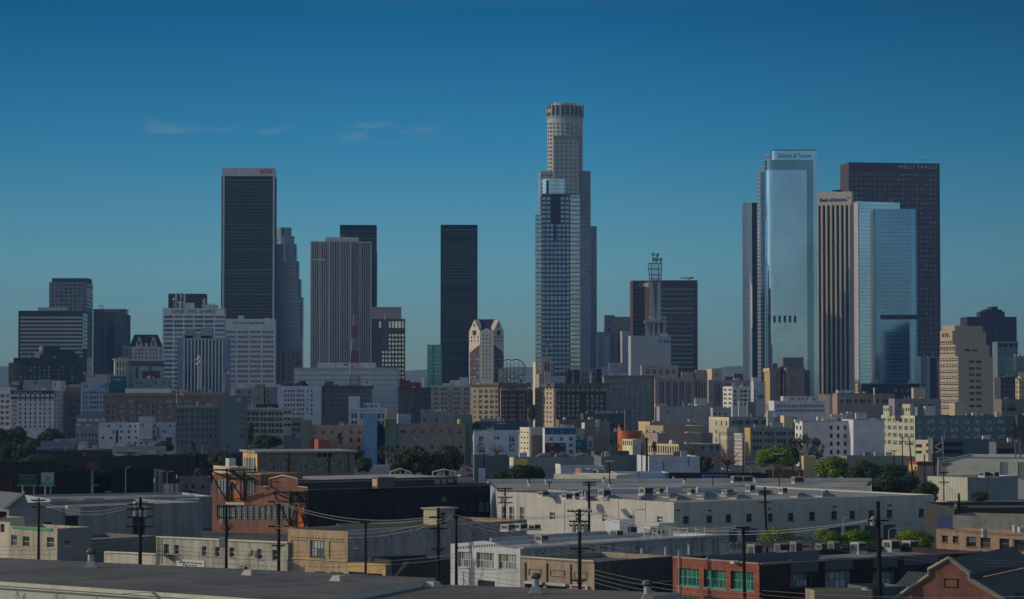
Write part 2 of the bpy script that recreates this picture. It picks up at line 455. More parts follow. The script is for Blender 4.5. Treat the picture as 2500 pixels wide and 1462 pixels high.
def outline(x0, x1, top, d, ang=0, dep=30, L=None):
    """box outline: corner at px x0 and distance d, right face to px x1, left face to px L (or dep metres)"""
    a = R(ang); rx = ray(x0, top)[0]; C = V((rx * d, d)); tr = V((math.cos(a), math.sin(a))); tl = V((-math.sin(a), math.cos(a)))
    def hit(px, t):
        r = ray(px, top)[0]; den = t.x - r * t.y
        return (r * C.y - C.x) / den
    w = hit(x1, tr); l = dep if L is None else hit(L, tl)
    if l <= 0 or l > 400: l = dep
    A = C + tl * l; B = C + tr * w
    return [A, C, B, A + B - C]
class Bld: pass
def px_seed(a, b): return a * 31 + b * 7
RC = ((.45, .45, .44), (.30, .30, .30), (.16, .16, .16), (.38, .35, .30))
def roof_clutter(root, pts, z, seed):
    rr = random.Random(seed); A, C, Bq, D = pts; e1, e2 = Bq - C, A - C; w, l = e1.length, e2.length
    if w < 9 or l < 6: return
    for k in range(min(7, 2 + int(w / 14))):
        q = C + e1 * rr.uniform(.08, .92) + e2 * rr.uniform(.1, .6); a = math.atan2(e1.y, e1.x); mb = MB(); t = rr.random()
        if t < .6: mb.cbox((q.x, q.y, z), rr.uniform(1.2, 3.4), rr.uniform(1.2, 2.6), rr.uniform(1.2, 2.4), a); nm = 'rooftop_unit'
        elif t < .85: mb.tube([(q.x, q.y, z), (q.x, q.y, z + rr.uniform(1.6, 3.2))], rr.uniform(.15, .35), 8); nm = 'vent_pipe'
        else: h = rr.uniform(2.5, 5); mb.tube([(q.x, q.y, z), (q.x, q.y, z + h)], .07, 4); mb.tube([(q.x - .7, q.y, z + h * .9), (q.x + .7, q.y, z + h * .9)], .05, 4); nm = 'antenna'
        mb.build(nm, [FLAT(RC[rr.randrange(4)])], root)
def B(name, label, x0, x1, top, d, ang=0, dep=30, L=None, m=None, win=None, winL=None, winE=None, cat='building', group=None, base=0.0, parent=None, part='wall', **kw):
    pts = outline(x0, x1, top, d, ang, dep, L)
    z1 = zat(x0, top, d)
    zb = base
    if parent is None:
        root = thing(name, label, cat, (pts[1].x, pts[1].y, zb), group)
    else: root = parent.root
    mm = m if not isinstance(m, tuple) else W(m)
    wins = {k: v for k, v in ((0, winL), (1, win), (2, winE)) if v}
    fs = massp(root, pts, zb, z1, mm, wins, part, refs={0: x0, 1: x0, 2: x1}, **kw)
    if parent is None and 780 < d < 2100 and cat in ('building',) and z1 < 75 and name != 'office_tower':
        roof_clutter(root, pts, z1 - kw.get('par', .7), int(px_seed(x0, top)))
    b = Bld(); b.root = root; b.L, b.F, b.E, b.K = fs; b.z1 = z1; b.z0 = zb; b.pts = pts; b.d = d
    return b
def add(b, x0, x1, top, d=None, part='penthouse', base=None, **kw):
    """another block of the same building; stands on its roof by default"""
    if base is None: base = b.z1 - .75
    return B(part, None, x0, x1, top, d or b.d + 6, parent=b, part=part, base=base, **kw)
def panel(root, fc, r, out, m, part='panel', back=0.0, kw=None):
    a, b_, c, d = fc.rect(r); mb = MB()
    mb.box(fc.at(a, b_, -back), fc.at(c, b_) - fc.at(a, b_), V((fc.n.x, fc.n.y, 0)) * (out + back), V((0, 0, d - b_)))
    return mb.build(part, [m if not isinstance(m, tuple) else W(m)], root, **(kw or {}))
def skin(root, f, m, specs, refx, name, px=None, z=None, out=.1):
    """thin render or cladding layer on a wall, with the wall's openings left free"""
    a, c = px or (0, f.w); q0, q1 = f.at(a, 0, out), f.at(c, 0, out); f2 = Face(tuple(q0.xy), tuple(q1.xy), z[0] if z else f.z0, z[1] if z else f.z1 - .05)
    rr = [(r[0] - a, max(r[1], f2.z0 + .1), r[2] - a, min(r[3], f2.z1 - .1)) for r, s_, p_ in expand(f, specs, refx) if r[3] > f2.z0 + .2 and r[1] < f2.z1 - .2]
    mb = MB(); wall(mb, f2, rr, out); return mb.build(name, [m], root)
def text(root, fc, s, r, m, part='lettering', out=.12, ext=.1, shear=0, rect=None):
    cu = bpy.data.curves.new('t', 'FONT'); cu.body = s; cu.resolution_u = 2; cu.shear = shear
    o = bpy.data.objects.new('t', cu); me = o.to_mesh()
    xs = [v.co.x for v in me.vertices]; ys = [v.co.y for v in me.vertices]; mb = MB()
    a, b_, c, d = rect or fc.rect(r); sx = (c - a) / (max(xs) - min(xs)); sy = (d - b_) / (max(ys) - min(ys)); x0, y0 = min(xs), min(ys)
    co = [(a + (v.co.x - x0) * sx, b_ + (v.co.y - y0) * sy) for v in me.vertices]
    n = len(co)
    mb.v = [tuple(fc.at(u, z, out + ext)) for u, z in co] + [tuple(fc.at(u, z, out)) for u, z in co]
    ec = {}
    for p in me.polygons:
        f = tuple(p.vertices); mb.f.append(f); mb.m.append(0)
        for i in range(len(f)):
            e = (f[i], f[(i + 1) % len(f)]); ec[e] = 1
    for (i, j) in list(ec):
        if (j, i) not in ec: mb.f.append((j, i, i + n, j + n)); mb.m.append(0)
    o.to_mesh_clear(); bpy.data.objects.remove(o); bpy.data.curves.remove(cu)
    return mb.build(part, [m if not isinstance(m, tuple) else FLAT(m)], root)
# ================================================================ far towers
ST['aonb'] = (GLASS((.012, .016, .022), (.05, .06, .07), .25, .1), None, 1, 1, 0)
ST['bandg'] = (CURTAIN((.20, .22, .23), 1.5, 50, .06, (.08, .09, .1), metal=.5, rough=.25, var=.08), None, 1, 1, 0)
ST['grn'] = (CURTAIN((.24, .37, .42), 1.6, 50, .06, (.16, .24, .27), metal=.55, rough=.2, var=.12), None, 1, 1, 0)
ST['wf'] = (GLASS((.085, .075, .08), (.20, .17, .18), 1.0, .2), None, 1, 1, 0)
ST['sky'] = (GLASS((.25, .33, .38), (.45, .55, .6), 1.0, .12, .8), None, 1, 1, 0)
ST['gas'] = (GLASS((.10, .185, .29), (.14, .25, .37), 1.0, .15, .8), None, 1, 1, 0)
ST['usb'] = (GLASS((.035, .06, .065), (.12, .19, .19), .6, .15, .4), None, 1, 1, 0)
ST['lou'] = (FLAT((.015, .016, .018)), None, 1, 1, 0)
def rooftop_mast(b, px, top, d, h_px=None, r=.25):
    mb = MB(); p = P(px, top, d); mb.tube([(p.x, p.y, b.z1 - 1), p], [r, r * .5], 5); mb.build('antenna', [MSTEEL], b.root)
def dish_cluster(b, x0, x1, y0, y1, d, n, seed):
    rr = random.Random(seed)
    for i in range(n):
        px = rr.uniform(x0, x1); h = rr.uniform(.3, 1) ** 1.3
        q = P(px, y1 - (y1 - y0) * h, d + rr.uniform(-2, 8)); mb = MB()
        mb.tube([(q.x, q.y, b.z1 - 1), q], .22, 5)
        if i % 2 == 0: mb.lathe((q.x, q.y, q.z - .7), [(.2, -.4), (.9, 0), (1.0, .9), (.3, 1.2)], 10)
        else:
            for k in range(3): mb.cbox(q + V((0, 0, -.4 - k * 1.6)), 1.8, .4, .9)
        mb.build('antenna', [FLAT((.45, .45, .45), .5)], b.root)

# --- left group
b = B('office_tower', 'wide dark office block with pale horizontal bands, far left of the skyline', 45, 203, 757, 2450, 2, 35, m=W((.035, .045, .055), .1, .1),
      win=[('b', 48, 201, 769, 920, 16, .55, 'bandg')], winE=[('m', 3, .92, 762, 850, 9, .86, 'sky')])  # pale right-side panes stand in for sunlight reflected on that face
add(b, 93, 161, 749, m=(.35, .36, .38), dep=15); rooftop_mast(b, 97, 742, 2460); rooftop_mast(b, 105, 744, 2460)
b = B('office_tower', 'grey tower with a square window grid and a dark curved crown, behind the banded block', 120, 210, 690, 2650, 2, 55, m=(.20, .20, .22),
      win=[('g', 121, 209, 8, 693, 800, 12, .68, .62, 'dk')], winE=[('b', 210.5, 227, 700, 900, 24, .5, 'bandg')])
c = add(b, 127, 214, 680, 2653, 'crown', m=(.05, .06, .075), dep=35, ang=2)
panel(b.root, b.E, (211, 694, 226, 700), .4, (.5, .5, .5), 'panel'); panel(b.root, b.E, (211, 707, 226, 719), .4, (.5, .5, .5), 'panel'); rooftop_mast(b, 213, 668, 2660)  # pale right-side panels paint patches of sunlight reflected off another building
b = B('office_tower', 'dark blue grey office tower with a small pale sign near its roof', 228, 308, 753, 2750, 3, 25, m=CURTAIN((.045, .05, .065), 2.2, 4, .2, (.06, .06, .075), .4, (.05, .05, .065), .3, .3),
      win=[('r', [(248, 770, 252, 905)], 'lou', 'recess'), ('r', [(262, 765, 278, 905)], 'aonb', 'recess')])
add(b, 300, 312, 767, 2752, 'wing', base=0, m=W((.07, .075, .1)), dep=20)
text(b.root, b.F, 'LA Care', (264, 754, 290, 760), (.35, .38, .42)); panel(b.root, b.F, (258, 754, 262, 760), .4, (.3, .33, .45), 'logo')
dish_cluster(b, 243, 256, 741, 753, 2755, 3, 3)
b = B('office_block', 'low dark brick office block with a rooftop water tank, in front of the banded tower', 33, 186, 872, 2050, 1, 40, m=W((.030, .033, .045), .15, .1),
      win=[('c', [50, 60, 74, 84, 96, 108, 119, 131, 142, 152, 176], [896, 903, 912, 919, 927], 6, 4, 'bl', [(0, 1), (7, 0), (8, 0), (5, 0), (9, 3), (2, 2), (6, 4)])])
add(b, 101, 136, 845, part='penthouse', m=W((.028, .03, .04)), dep=18); add(b, 136, 170, 852, part='penthouse', m=W((.025, .028, .036)), dep=25); add(b, 170, 181, 864, part='penthouse', m=W((.025, .028, .036)), dep=25)
add(b, 85, 97, 859, part='lift_room', m=(.34, .34, .33), dep=8)
q = P(102, 856, b.d + 4); mb = MB(); mb.lathe(q, [(1.9, 0), (1.9, 3.6), (.3, 4.2)], 16)
for k in range(4): mb.tube([q + V((1.5 * math.cos(k * 1.57), 1.5 * math.sin(k * 1.57), -3)), q + V((1.5 * math.cos(k * 1.57), 1.5 * math.sin(k * 1.57), .1))], .15, 4)
mb.build('water_tank', [W((.36, .35, .33))], b.root)
b = B('brick_building', 'narrow brown brick building at the far left behind the hotel roofs', 21, 36, 884, 1980, 0, 20, m=W((.12, .075, .06)), win=[('g', 22, 35, 1, 892, 925, 4, .6, .3, 'dk')])

# --- chateau roofed building
b = B('apartment_house', 'pale stone apartment house with steep dark roof and pointed gables', 315, 396, 845, 1950, 6, 22, m=(.40, .37, .36),
      win=[('c', [320, 331, 339, 346, 357, 367, 374, 381, 391], [853, 862, 871], 3.6, 5, 'dk')])
A, C, D, E = b.pts; z = b.z1; h = zat(340, 815, 1950) - z; mb = MB()
ip = inset(b.pts, 4); mb.prism  # mansard
for i in range(4):
    j = (i + 1) % 4; a, c = b.pts[i], b.pts[j]; e, f = ip[j], ip[i]
    mb.poly([(a.x, a.y, z - .2), (c.x, c.y, z - .2), (e.x, e.y, z + h), (f.x, f.y, z + h)])
mb.poly([(p.x, p.y, z + h) for p in ip]); mb.build('roof', [W((.025, .03, .04))], b.root)
for cx in (339, 374):
    f = b.F; u0 = f.u(cx - 9); u1 = f.u(cx + 9); um = (u0 + u1) / 2; zt = f.z(cx, 821); mb = MB()
    fr = [f.at(u0, z - .3, .4), f.at(u1, z - .3, .4), f.at(u1 - .8, z + (zt - z) * .42, .4), f.at(um + .5, zt, .4), f.at(um - .5, zt, .4), f.at(u0 + .8, z + (zt - z) * .42, .4)]
    bk = [p + V((-f.n.x, -f.n.y, 0)) * 5 for p in fr]; mb.poly(fr)
    for i in range(6): mb.poly([fr[i], bk[i], bk[(i + 1) % 6], fr[(i + 1) % 6]])
    mb.build('gable', [W((.40, .37, .36))], b.root); panel(b.root, f, (cx - 2, 831, cx + 2.5, 842), .6, MBLK, 'window')
panel(b.root, b.F, (354, 836, 361, 846), .5, (.4, .37, .36), 'dormer')
b = B('stone_pavilion', 'small white columned pavilion block left of the steep roofed house', 280, 312, 874, 1900, 12, 10, m=(.5, .46, .38), win=[('v', 283, 311, 882, 896, 4, .45, 'dk'), ('v', 283, 311, 903, 916, 4, .45, 'dk')], cor=(1, .8, W((.5, .46, .38))))
add(b, 300, 315, 842, part='turret', m=(.16, .18, .2), dep=8, win=[('v', 302, 313, 850, 870, 2, .4, 'dk')])
B('stone_tower', 'slim pale stone tower slice lit in the gap between two dark office blocks', 213, 224, 872, 2150, 8, 8, m=(.5, .46, .38), win=[('g', 214, 223, 2, 876, 910, 4, .4, .6, 'dk')])
b = B('office_tower', 'plain dark slab rising behind the rooftop antennas of the white sign block', 411, 501, 718, 2700, 2, 25, m=W((.035, .04, .05)), win=[('b', 413, 500, 722, 760, 5, .5, 'aonb')])

# --- One Wilshire and City National
b = B('office_building', 'white office block with a strip of black capitals under its roof, antennas on top', 397, 547, 751, 2150, 3, 26, m=(.60, .61, .62),
      win=[('g', 397.5, 547, 6, 767, 950, 17, .88, .62, 'bl')], winE=[('m', 2, .8, 757, 764, 1, .8, 'dkr'), ('m', 2, .8, 767, 950, 17, .6, 'bl')])
text(b.root, b.F, 'ONE WILSHIRE', (418, 754, 526, 763.5), (.02, .03, .05), 'lettering')
add(b, 453, 473, 738, part='rooftop_unit', m=(.5, .52, .54), dep=8); add(b, 500, 530, 743, part='rooftop_unit', m=(.4, .4, .4), dep=8)
dish_cluster(b, 424, 452, 714, 748, 2160, 12, 5); dish_cluster(b, 492, 502, 728, 748, 2160, 5, 6); dish_cluster(b, 505, 543, 738, 750, 2160, 9, 7)
b = B('office_building', 'white bank building with slim grouped windows and a blank top storey', 547, 672, 777, 2250, 2.5, 18, m=(.56, .55, .58),
      win=[('g', 548.5 + k * 30.6, 575 + k * 30.6, 7, 803, 935, 11, .66, .52, 'dkr') for k in range(4)])
text(b.root, b.F, 'CITY NATIONAL BANK', (570, 784, 645, 790), (.03, .03, .07)); add(b, 581, 594, 769, part='rooftop_unit', m=(.5, .5, .48), dep=6); add(b, 643, 657, 775, part='rooftop_unit', m=(.6, .6, .6), dep=6)
b = B('office_building', 'blue grey block with thin white upright fins, in front of the two white sign blocks', 433, 556, 824, 2000, 2, 30, m=(.20, .25, .33),
      win=[('v', 452 + k * 8.5, 456.5 + k * 8.5, 829, 955, 1, 1, 'aonb') for k in range(11)])
for k in range(12): panel(b.root, b.F, (448 + k * 8.5, 826, 451 + k * 8.5, 958), .9, (.55, .57, .6), 'fin')
add(b, 448, 517, 818, part='penthouse', m=(.24, .25, .27), dep=14); add(b, 491, 517, 799, part='penthouse', m=(.26, .26, .28), dep=12); add(b, 453, 472, 803, part='penthouse', m=(.24, .25, .27), dep=10)
# --- the tower with the red sign
b = B('office_tower', 'tallest dark tower of the left half, white frame and red lettering at the top', 541, 671, 430, 2650, 2, 34, m=W((.022, .026, .034), .1, .05),
      win=[('b', 548, 665, 436, 960, 62, .62, 'aonb')])
d = 2650
for xa, xb in ((543, 547.5), (665.5, 670)): panel(b.root, b.F, (xa, 412, xb, 960), 1.2, (.50, .50, .52), 'frame_column')
c = add(b, 543, 670, 410.5, 2649, 'crown', base=b.z1 - .5, m=(.52, .51, .53), dep=30, ang=2); cf = c.F
text(b.root, cf, 'AON', (635, 413, 664, 425), (.50, .01, .015), shear=.2, ext=.6)
for px, t in ((616, 401), (622, 404), (657, 403), (662, 402)): rooftop_mast(c, px, t, 2660)
# --- stepped glass tower behind it
root = thing('glass_tower', 'stepped blue glass tower with a rounded top, half hidden by the tall dark tower', 'office tower', P(705, 960, 2850) * 1); gm = CURTAIN((.12, .17, .25), 1.6, 4, .12, (.05, .06, .09), .3, (.07, .08, .12), .6, .2)
LOC[root.name] = V(root.location); bb = Bld(); bb.root = root
for i, (xa, xb, t) in enumerate(((664, 739, 727), (666, 734, 683), (668, 729, 638), (670, 723, 596))):
    pts = outline(xa, xb, t, 2840 + i * 3, 3, 40); massp(root, pts, 0, zat(700, t, 2840), gm, part='wall')
    mb = MB()
    for k in range(12):
        zz = zat(700, t + 4 + k * 8, 2840); q = pts[2]; mb.cbox((q.x - 1, q.y - .5, zz), 3.4, 2.4, 1.7, R(3))
    mb.build('balcony_edge', [W((.1, .11, .14))], root)
for (xa, xb, t, n) in ((672, 717, 577, 16), (672, 710, 556, 18)):
    p0, p1 = P(xa, t, 2850), P(xb, t, 2850); r = (p1.x - p0.x) / 2; cx = (p0.x + p1.x) / 2
    massp(root, [(cx + r * math.cos(2 * math.pi * k / n), 2860 + r * math.sin(2 * math.pi * k / n)) for k in range(n)], 150, p0.z, gm, part='drum')
b = B('office_block', 'short dark block with brown upright piers, below the stepped glass tower', 684, 733, 852, 2350, 3, 20, m=W((.16, .125, .12)), win=[('r', [(687, 856, 696, 930), (702, 856, 711, 930), (713.5, 856, 719, 930), (722, 856, 731, 930)], 'aonb', 'window_strip')])
# --- fluted grey tower and the dark tower behind
b = B('office_tower', 'dark tower with louvred right edge behind the fluted grey tower', 830, 919, 550, 2750, 2, 26, m=W((.018, .022, .03), .1, .05), win=[('b', 832, 917, 562, 750, 22, .5, 'aonb')])
mb = MB()
for k in range(30):
    zz = b.z1 - 32 - k * 3.9; f = b.E; mb.box(f.at(1, zz, .02), f.at(f.w - 1, zz) - f.at(1, zz), V((f.n.x, f.n.y, 0)) * .9, (0, 0, 1.5))
mb.build('louvre', [W((.42, .46, .5))], b.root)
ST['flt'] = (GLASS((.018, .024, .034), (.06, .07, .085), .4, .12), None, 1, 1, 0)
b = B('office_tower', 'grey tower of closely set pale upright fins with a stepped centre', 758, 906, 590, 2450, 2, 34, m=W((.30, .29, .29), .08, .1))
def flutes(b, f, x0, x1, n, y0, y1, big):
    for k in range(n + 1):
        x = x0 + (x1 - x0) * k / n; w = 1.9 if k in big else .95
        panel(b.root, f, (x - w / 2, y0, x + w / 2, y1), 1.1 if k in big else .7, (.62, .60, .58), 'fin')
def strips(b, f, x0, x1, y0, y1):
    panel(b.root, f, (x0, y0, x1, y1), .25, ST['flt'][0], 'glazing')
strips(b, b.F, 759, 803, 594, 932); strips(b, b.F, 856, 904, 594, 932); flutes(b, b.F, 759, 803, 10, 592, 932, (0, 5, 10)); flutes(b, b.F, 857, 905, 11, 592, 932, (0, 5, 11))
c = add(b, 803, 856, 588, 2444, 'centre_bay', base=0, m=W((.30, .29, .29)), dep=20, ang=2); strips(b, c.F, 804, 855, 592, 932); flutes(b, c.F, 804, 855, 12, 590, 932, (0, 6, 12))
for f, xa, xb in ((b.F, 759, 803), (c.F, 803, 856), (b.F, 857, 905)): panel(b.root, f, (xa, 626, xb, 636), .55, (.06, .07, .085), 'plant_floor')
panel(b.root, b.F, (763, 632, 793, 637), .75, (.46, .45, .43), 'panel'); add(b, 794, 874, 580, 2462, m=(.46, .45, .44), dep=14)
for px in (832, 838, 845): rooftop_mast(b, px, 571, 2466)
b = B('office_building', 'brown office block with square pale windows and a rounded beige roof house', 907, 989, 777, 2350, 2, 26, m=W((.10, .06, .065)),
      win=[('g', 923, 987.5, 8, 812, 925, 11, .62, .55, 'sky', [(1, j) for j in range(4)] + [(2, j) for j in range(4)] + [(0, j) for j in range(11)]), ('r', [(925 + k * 8 , 783, 930.5 + k * 8, 799) for k in (0, 3, 4, 5, 6, 7)], 'sky')])
c = add(b, 908, 978, 749, part='roof_house', m=(.30, .27, .25), dep=16); panel(b.root, c.F, (906, 748, 979, 751), .9, (.36, .33, .31), 'eave'); panel(b.root, b.F, (938, 764, 940, 781), .8, (.6, .6, .6), 'fin'); panel(b.root, b.F, (933, 783, 948, 843), .6, (.09, .1, .13), 'panel')
# --- plain dark slab, teal block
b = B('office_tower', 'plain near black slab tower standing alone in the middle of the skyline', 1076, 1166, 549.5, 2700, 2, 34, m=W((.016, .02, .027), .1, .05),
      win=[('b', 1078, 1165, 558, 925, 48, .5, 'aonb')])
for ya, yb in ((571, 587), (700, 714)): panel(b.root, b.F, (1080, ya, 1163, yb), .3, ST['lou'][0], 'louvre_band')
b = B('glass_building', 'narrow teal glass block beside the plain black slab', 1043, 1078, 840, 2600, 2, 18, m=CURTAIN((.045, .20, .25), 1.5, 3.9, .1, (.02, .08, .10), .25, (.04, .15, .18), .7, .12)); panel(b.root, b.F, (1057, 841, 1059, 940), .4, (.02, .06, .08), 'fin'); rooftop_mast(b, 1047, 836, 2604)
# --- gabled corner tower
d = 2300; q = [P(1145, 806, d + 16), P(1172, 806, d), P(1204, 806, d - 2), P(1230, 806, d + 12)]; pts = [V((p.x, p.y)) for p in q] + [V((q[3].x - 2, q[3].y + 14)), V((q[0].x + 2, q[0].y + 12))]
root = thing('gabled_tower', 'cream and dark red tower with three pointed gables round its corner', 'tower block', (q[1].x, q[1].y, 0)); z1 = zat(1172, 806, d); gm = W((.52, .46, .38)); gr = W((.50, .48, .5))
fs = massp(root, pts, 0, z1, gm, {0: [('g', 1147, 1171, 3, 817, 835, 2, .4, .5, 'dk')], 1: [('g', 1176, 1200, 3, 812, 925, 12, .42, .5, 'bl')], 2: [('g', 1207, 1228, 3, 817, 835, 2, .4, .5, 'dk')]}, refs={0: 1172, 1: 1172, 2: 1204})
for f, cx, t, m_, w in ((fs[0], 1158.5, 779, gm, 1), (fs[1], 1188, 800, gr, 1), (fs[2], 1217, 779, gm, 1)):
    zt = f.z(cx, t); mb = MB(); fr = [f.at(.2, z1 - .5, .15), f.at(f.w - .2, z1 - .5, .15), f.at(f.w / 2, zt, .15)]; bk = [p - V((f.n.x, f.n.y, 0)) * 5 for p in fr]; mb.poly(fr)
    for i in range(3): mb.poly([fr[i], bk[i], bk[(i + 1) % 3], fr[(i + 1) % 3]])
    mb.build('gable', [m_], root)
    if t < 790: panel(root, f, (cx - 1.2, 789, cx + 1.2, 797), .4, MBLK, 'window'); [panel(root, f, (cx + k * 3 - 1, 805, cx + k * 3 + 1, 817), .4, MBLK, 'window') for k in (-1, 0, 1)]
mb = MB(); zr = zat(1188, 778, d + 10); a, b2 = P(1160, 778, d + 14), P(1215, 778, d + 12); e1, e2 = P(1172, 806, d + 1), P(1204, 806, d - 1)
mb.poly([e1, e2, b2, a]); mb.poly([a, b2, (b2.x, b2.y + 12, z1), (a.x, a.y + 12, z1)]); mb.build('roof', [W((.03, .03, .04))], root)
br = W((.085, .045, .05))
for f, xa, xb in ((fs[0], 1147, 1171), (fs[2], 1206, 1229)):
    a = f.u(xa); c = f.u(xb); zt = f.z(xb if f is fs[0] else xa, 840); zl = f.z(xa if f is fs[0] else xb, 860); mb = MB()
    p = [f.at(a, 0, .25), f.at(c, 0, .25), f.at(c, zt if f is fs[0] else zl, .25), f.at(a, zl if f is fs[0] else zt, .25)]; mb.poly(p); mb.build('brick_panel', [br], root)
    for r in range(6):
        for k in range(3): x = xa + (xb - xa) * (k + .5) / 3; panel(root, f, (x - 2, 862 + r * 11, x + 2, 867 + r * 11), .4, ST['bl'][0], 'window')
# --- US Bank style crown tower
root = thing('skyscraper', 'tallest pale tower of the skyline with a round ringed crown', 'skyscraper', P(1379, 1000, 2750)); LOC[root.name] = V(root.location); um = W((.35, .355, .345), .06, .05); ub = W((.25, .285, .33), .06, .05)
def drum(x0, x1, t, yb, dc, n, mat_, rows, part='drum', fh=.55, fw=.6, y0=None, a0=0):
    p0, p1 = P(x0, t, dc), P(x1, t, dc); r = (p1.x - p0.x) / 2; cx = (p0.x + p1.x) / 2
    pts = [(cx + r * math.cos(2 * math.pi * k / n + a0), dc + r * math.sin(2 * math.pi * k / n + a0)) for k in range(n)]
    w = {}
    if rows:
        for k in range(n):
            am = 2 * math.pi * (k + .5) / n + a0
            if math.sin(am) < .35: w[k] = [('m', 1, fw, y0 or t + 2, yb, rows, fh, 'usb')]
    return massp(root, pts, zat(x0, yb, dc), p0.z, mat_, w, part=part, refs={k: x0 for k in range(n)}, rec=.5)
drum(1335.5, 1422.5, 290, 500, 2750, 24, um, 21, y0=300, part='shaft')
drum(1334.5, 1423.5, 286, 292, 2750, 24, FLAT((.14, .28, .28), .4), 0, part='band')
drum(1336, 1422, 262, 288, 2750, 24, FLAT((.10, .12, .12), .4), 0, part='crown_core')
drum(1352, 1407, 254.5, 264, 2750, 20, um, 0, part='crown_core')
mb = MB(); p0, p1 = P(1334, 262, 2750), P(1424, 262, 2750); r = (p1.x - p0.x) / 2; cx = (p0.x + p1.x) / 2
for k in range(24):
    a = 2 * math.pi * k / 24; mb.cbox((cx + r * math.cos(a), 2750 + r * math.sin(a), zat(1380, 287, 2750)), 1.2, 1.7 if k % 2 else .9, zat(1380, 258, 2750) - zat(1380, 287, 2750), a)
mb.build('crown_fins', [W((.29, .29, .285))], root)
cf = Face((cx - r * .98, 2750 - r * .35), (cx - r * .55, 2750 - r * .86), 0, 400); text(root, cf, 'nk', None, (.6, .6, .55), rect=(2, zat(1338, 277, 2740), cf.w - 3, zat(1338, 266, 2740)), out=2.2)
cf = Face((cx + r * .75, 2750 - r * .72), (cx + r * .99, 2750 - r * .2), 0, 400); text(root, cf, 'u', None, (.45, .4, .4), rect=(3, zat(1419, 276, 2740), cf.w - 3, zat(1419, 265, 2740)), out=2.2)
mb = MB(); mb.lathe((cx, 2750, zat(1380, 332, 2750)), [(r * .9, 0), (r * .9, 4)], 24); q = P(1386, 338, 2708)
add2 = outline(1351, 1413, 332, 2712, 0, 20); fs = massp(root, add2, zat(1351, 520, 2712), zat(1351, 333, 2712), um, {1: [('g', 1355, 1411, 5, 345, 510, 16, .5, .5, 'usb')]}, part='bay', refs={1: 1351}, rec=.4)
panel(root, fs[1], (1352, 333, 1412, 341), .6, FLAT((.12, .25, .27), .4), 'band')
for x0, x1, t, dd in ((1319, 1351, 419, 2735), (1413, 1442, 418, 2735)):
    w = {1: [('g', x0 + 2, x1 - 2, 3, 424, 700, 26, .55, .5, 'usb')], 0: [('m', 3, .5, 424, 700, 26, .5, 'usb')]}
    massp(root, outline(x0, x1, t, dd, 2, 40), 0, zat(x0, t, dd), um if x0 < 1400 else ub, w, part='wing', refs={1: x0, 0: x0}, rec=.4)
massp(root, outline(1350, 1414, 470, 2738, 1, 40), 0, zat(1350, 470, 2738), ub, {}, part='wing')
fs = massp(root, outline(1439, 1457, 553, 2745, 2, 40), 0, zat(1439, 553, 2745), ub, {1: [('g', 1440, 1456, 2, 560, 900, 30, .5, .6, 'dk')]}, part='wing', refs={1: 1439}, rec=.5)
mb = MB(); q = P(1355, 248, 2750); mb.tube([(q.x, q.y, q.z - 6), q], .2, 4); mb.build('antenna', [MSTEEL], root)
# --- blue glass tower in front of it
gb = W((.075, .095, .13), .1, .05)
b = B('glass_tower', 'blue glass tower with a dark slot and a curved glass lantern, before the tallest tower', 1322, 1392, 474, 2550, 2, 40, m=gb,
      win=[('g', 1322.5, 1345, 2, 480, 546, 6, .74, .56, 'gas'), ('g', 1368, 1391, 2, 480, 546, 6, .74, .56, 'gas'), ('g', 1322.5, 1391.5, 7, 546, 910, 33, .7, .58, 'gas')], rec=.15)
panel(b.root, b.F, (1345, 474.5, 1367.5, 546), .5, FLAT((.012, .014, .018), .3), 'recess'); panel(b.root, b.F, (1353, 546, 1358, 592), .5, FLAT((.02, .028, .04), .3), 'recess')
gs = CURTAIN((.19, .27, .36), 3.4, 4.6, .02, (.07, .1, .14), .28, (.09, .13, .18), .85, .1, .1)
gl = CURTAIN((.20, .29, .38), 3.4, 4.6, .04, (.06, .09, .13), .22, (.08, .12, .17), .85, .1, .1)
add(b, 1392, 1416, 478, 2551, 'side_bay', base=0, m=gs, dep=38); c = add(b, 1307, 1322, 525, 2552, 'side_bay', base=0, m=gl, dep=34)
p0, p1 = P(1320, 440, 2560), P(1384, 440, 2560); r = (p1.x - p0.x) / 2; cx = (p0.x + p1.x) / 2; mb = MB()
ell = [(cx + r * math.cos(a), 2562 + r * .75 * math.sin(a)) for a in [2 * math.pi * k / 32 for k in range(32)]]
massp(b.root, ell, b.z1 - .7, zat(1350, 439, 2560), CURTAIN((.22, .36, .48), 30, 4.2, .01, (.5, .5, .5), .16, (.30, .32, .33), .9, .1, .05), part='lantern')
panel(b.root, b.F, (1334, 441, 1337.5, 473), -1.2, MBLK, 'slot', back=3)
for px in (1325, 1332, 1350, 1376): rooftop_mast(b, px, 470, 2552, r=.6)
# --- dark cluster behind the plain telephone block
b = B('office_building', 'dark glass cluster with blocky shafts left of the telephone building', 1459, 1491, 809, 2450, 3, 20, m=W((.16, .18, .2)), win=[('r', [(1463, 818, 1473, 900), (1476, 818, 1487, 900)], 'bl', 'window_strip')])
add(b, 1476, 1501, 768, 2455, 'shaft', base=0, m=W((.12, .14, .17)), dep=18, win=[('r', [(1484, 782, 1489, 788), (1484, 800, 1489, 808)], 'lou')]); c = add(b, 1500, 1539, 772, 2460, 'shaft', base=0, m=CURTAIN((.06, .075, .09), 2, 4, .1, (.02, .02, .03), .3, (.03, .03, .04), .6, .15), dep=18)
add(b, 1519, 1545, 807, 2420, 'side_block', base=0, m=(.30, .31, .33), dep=14, ang=6, win=[('g', 1532, 1540, 1, 822, 905, 5, .8, .5, 'dkr')])
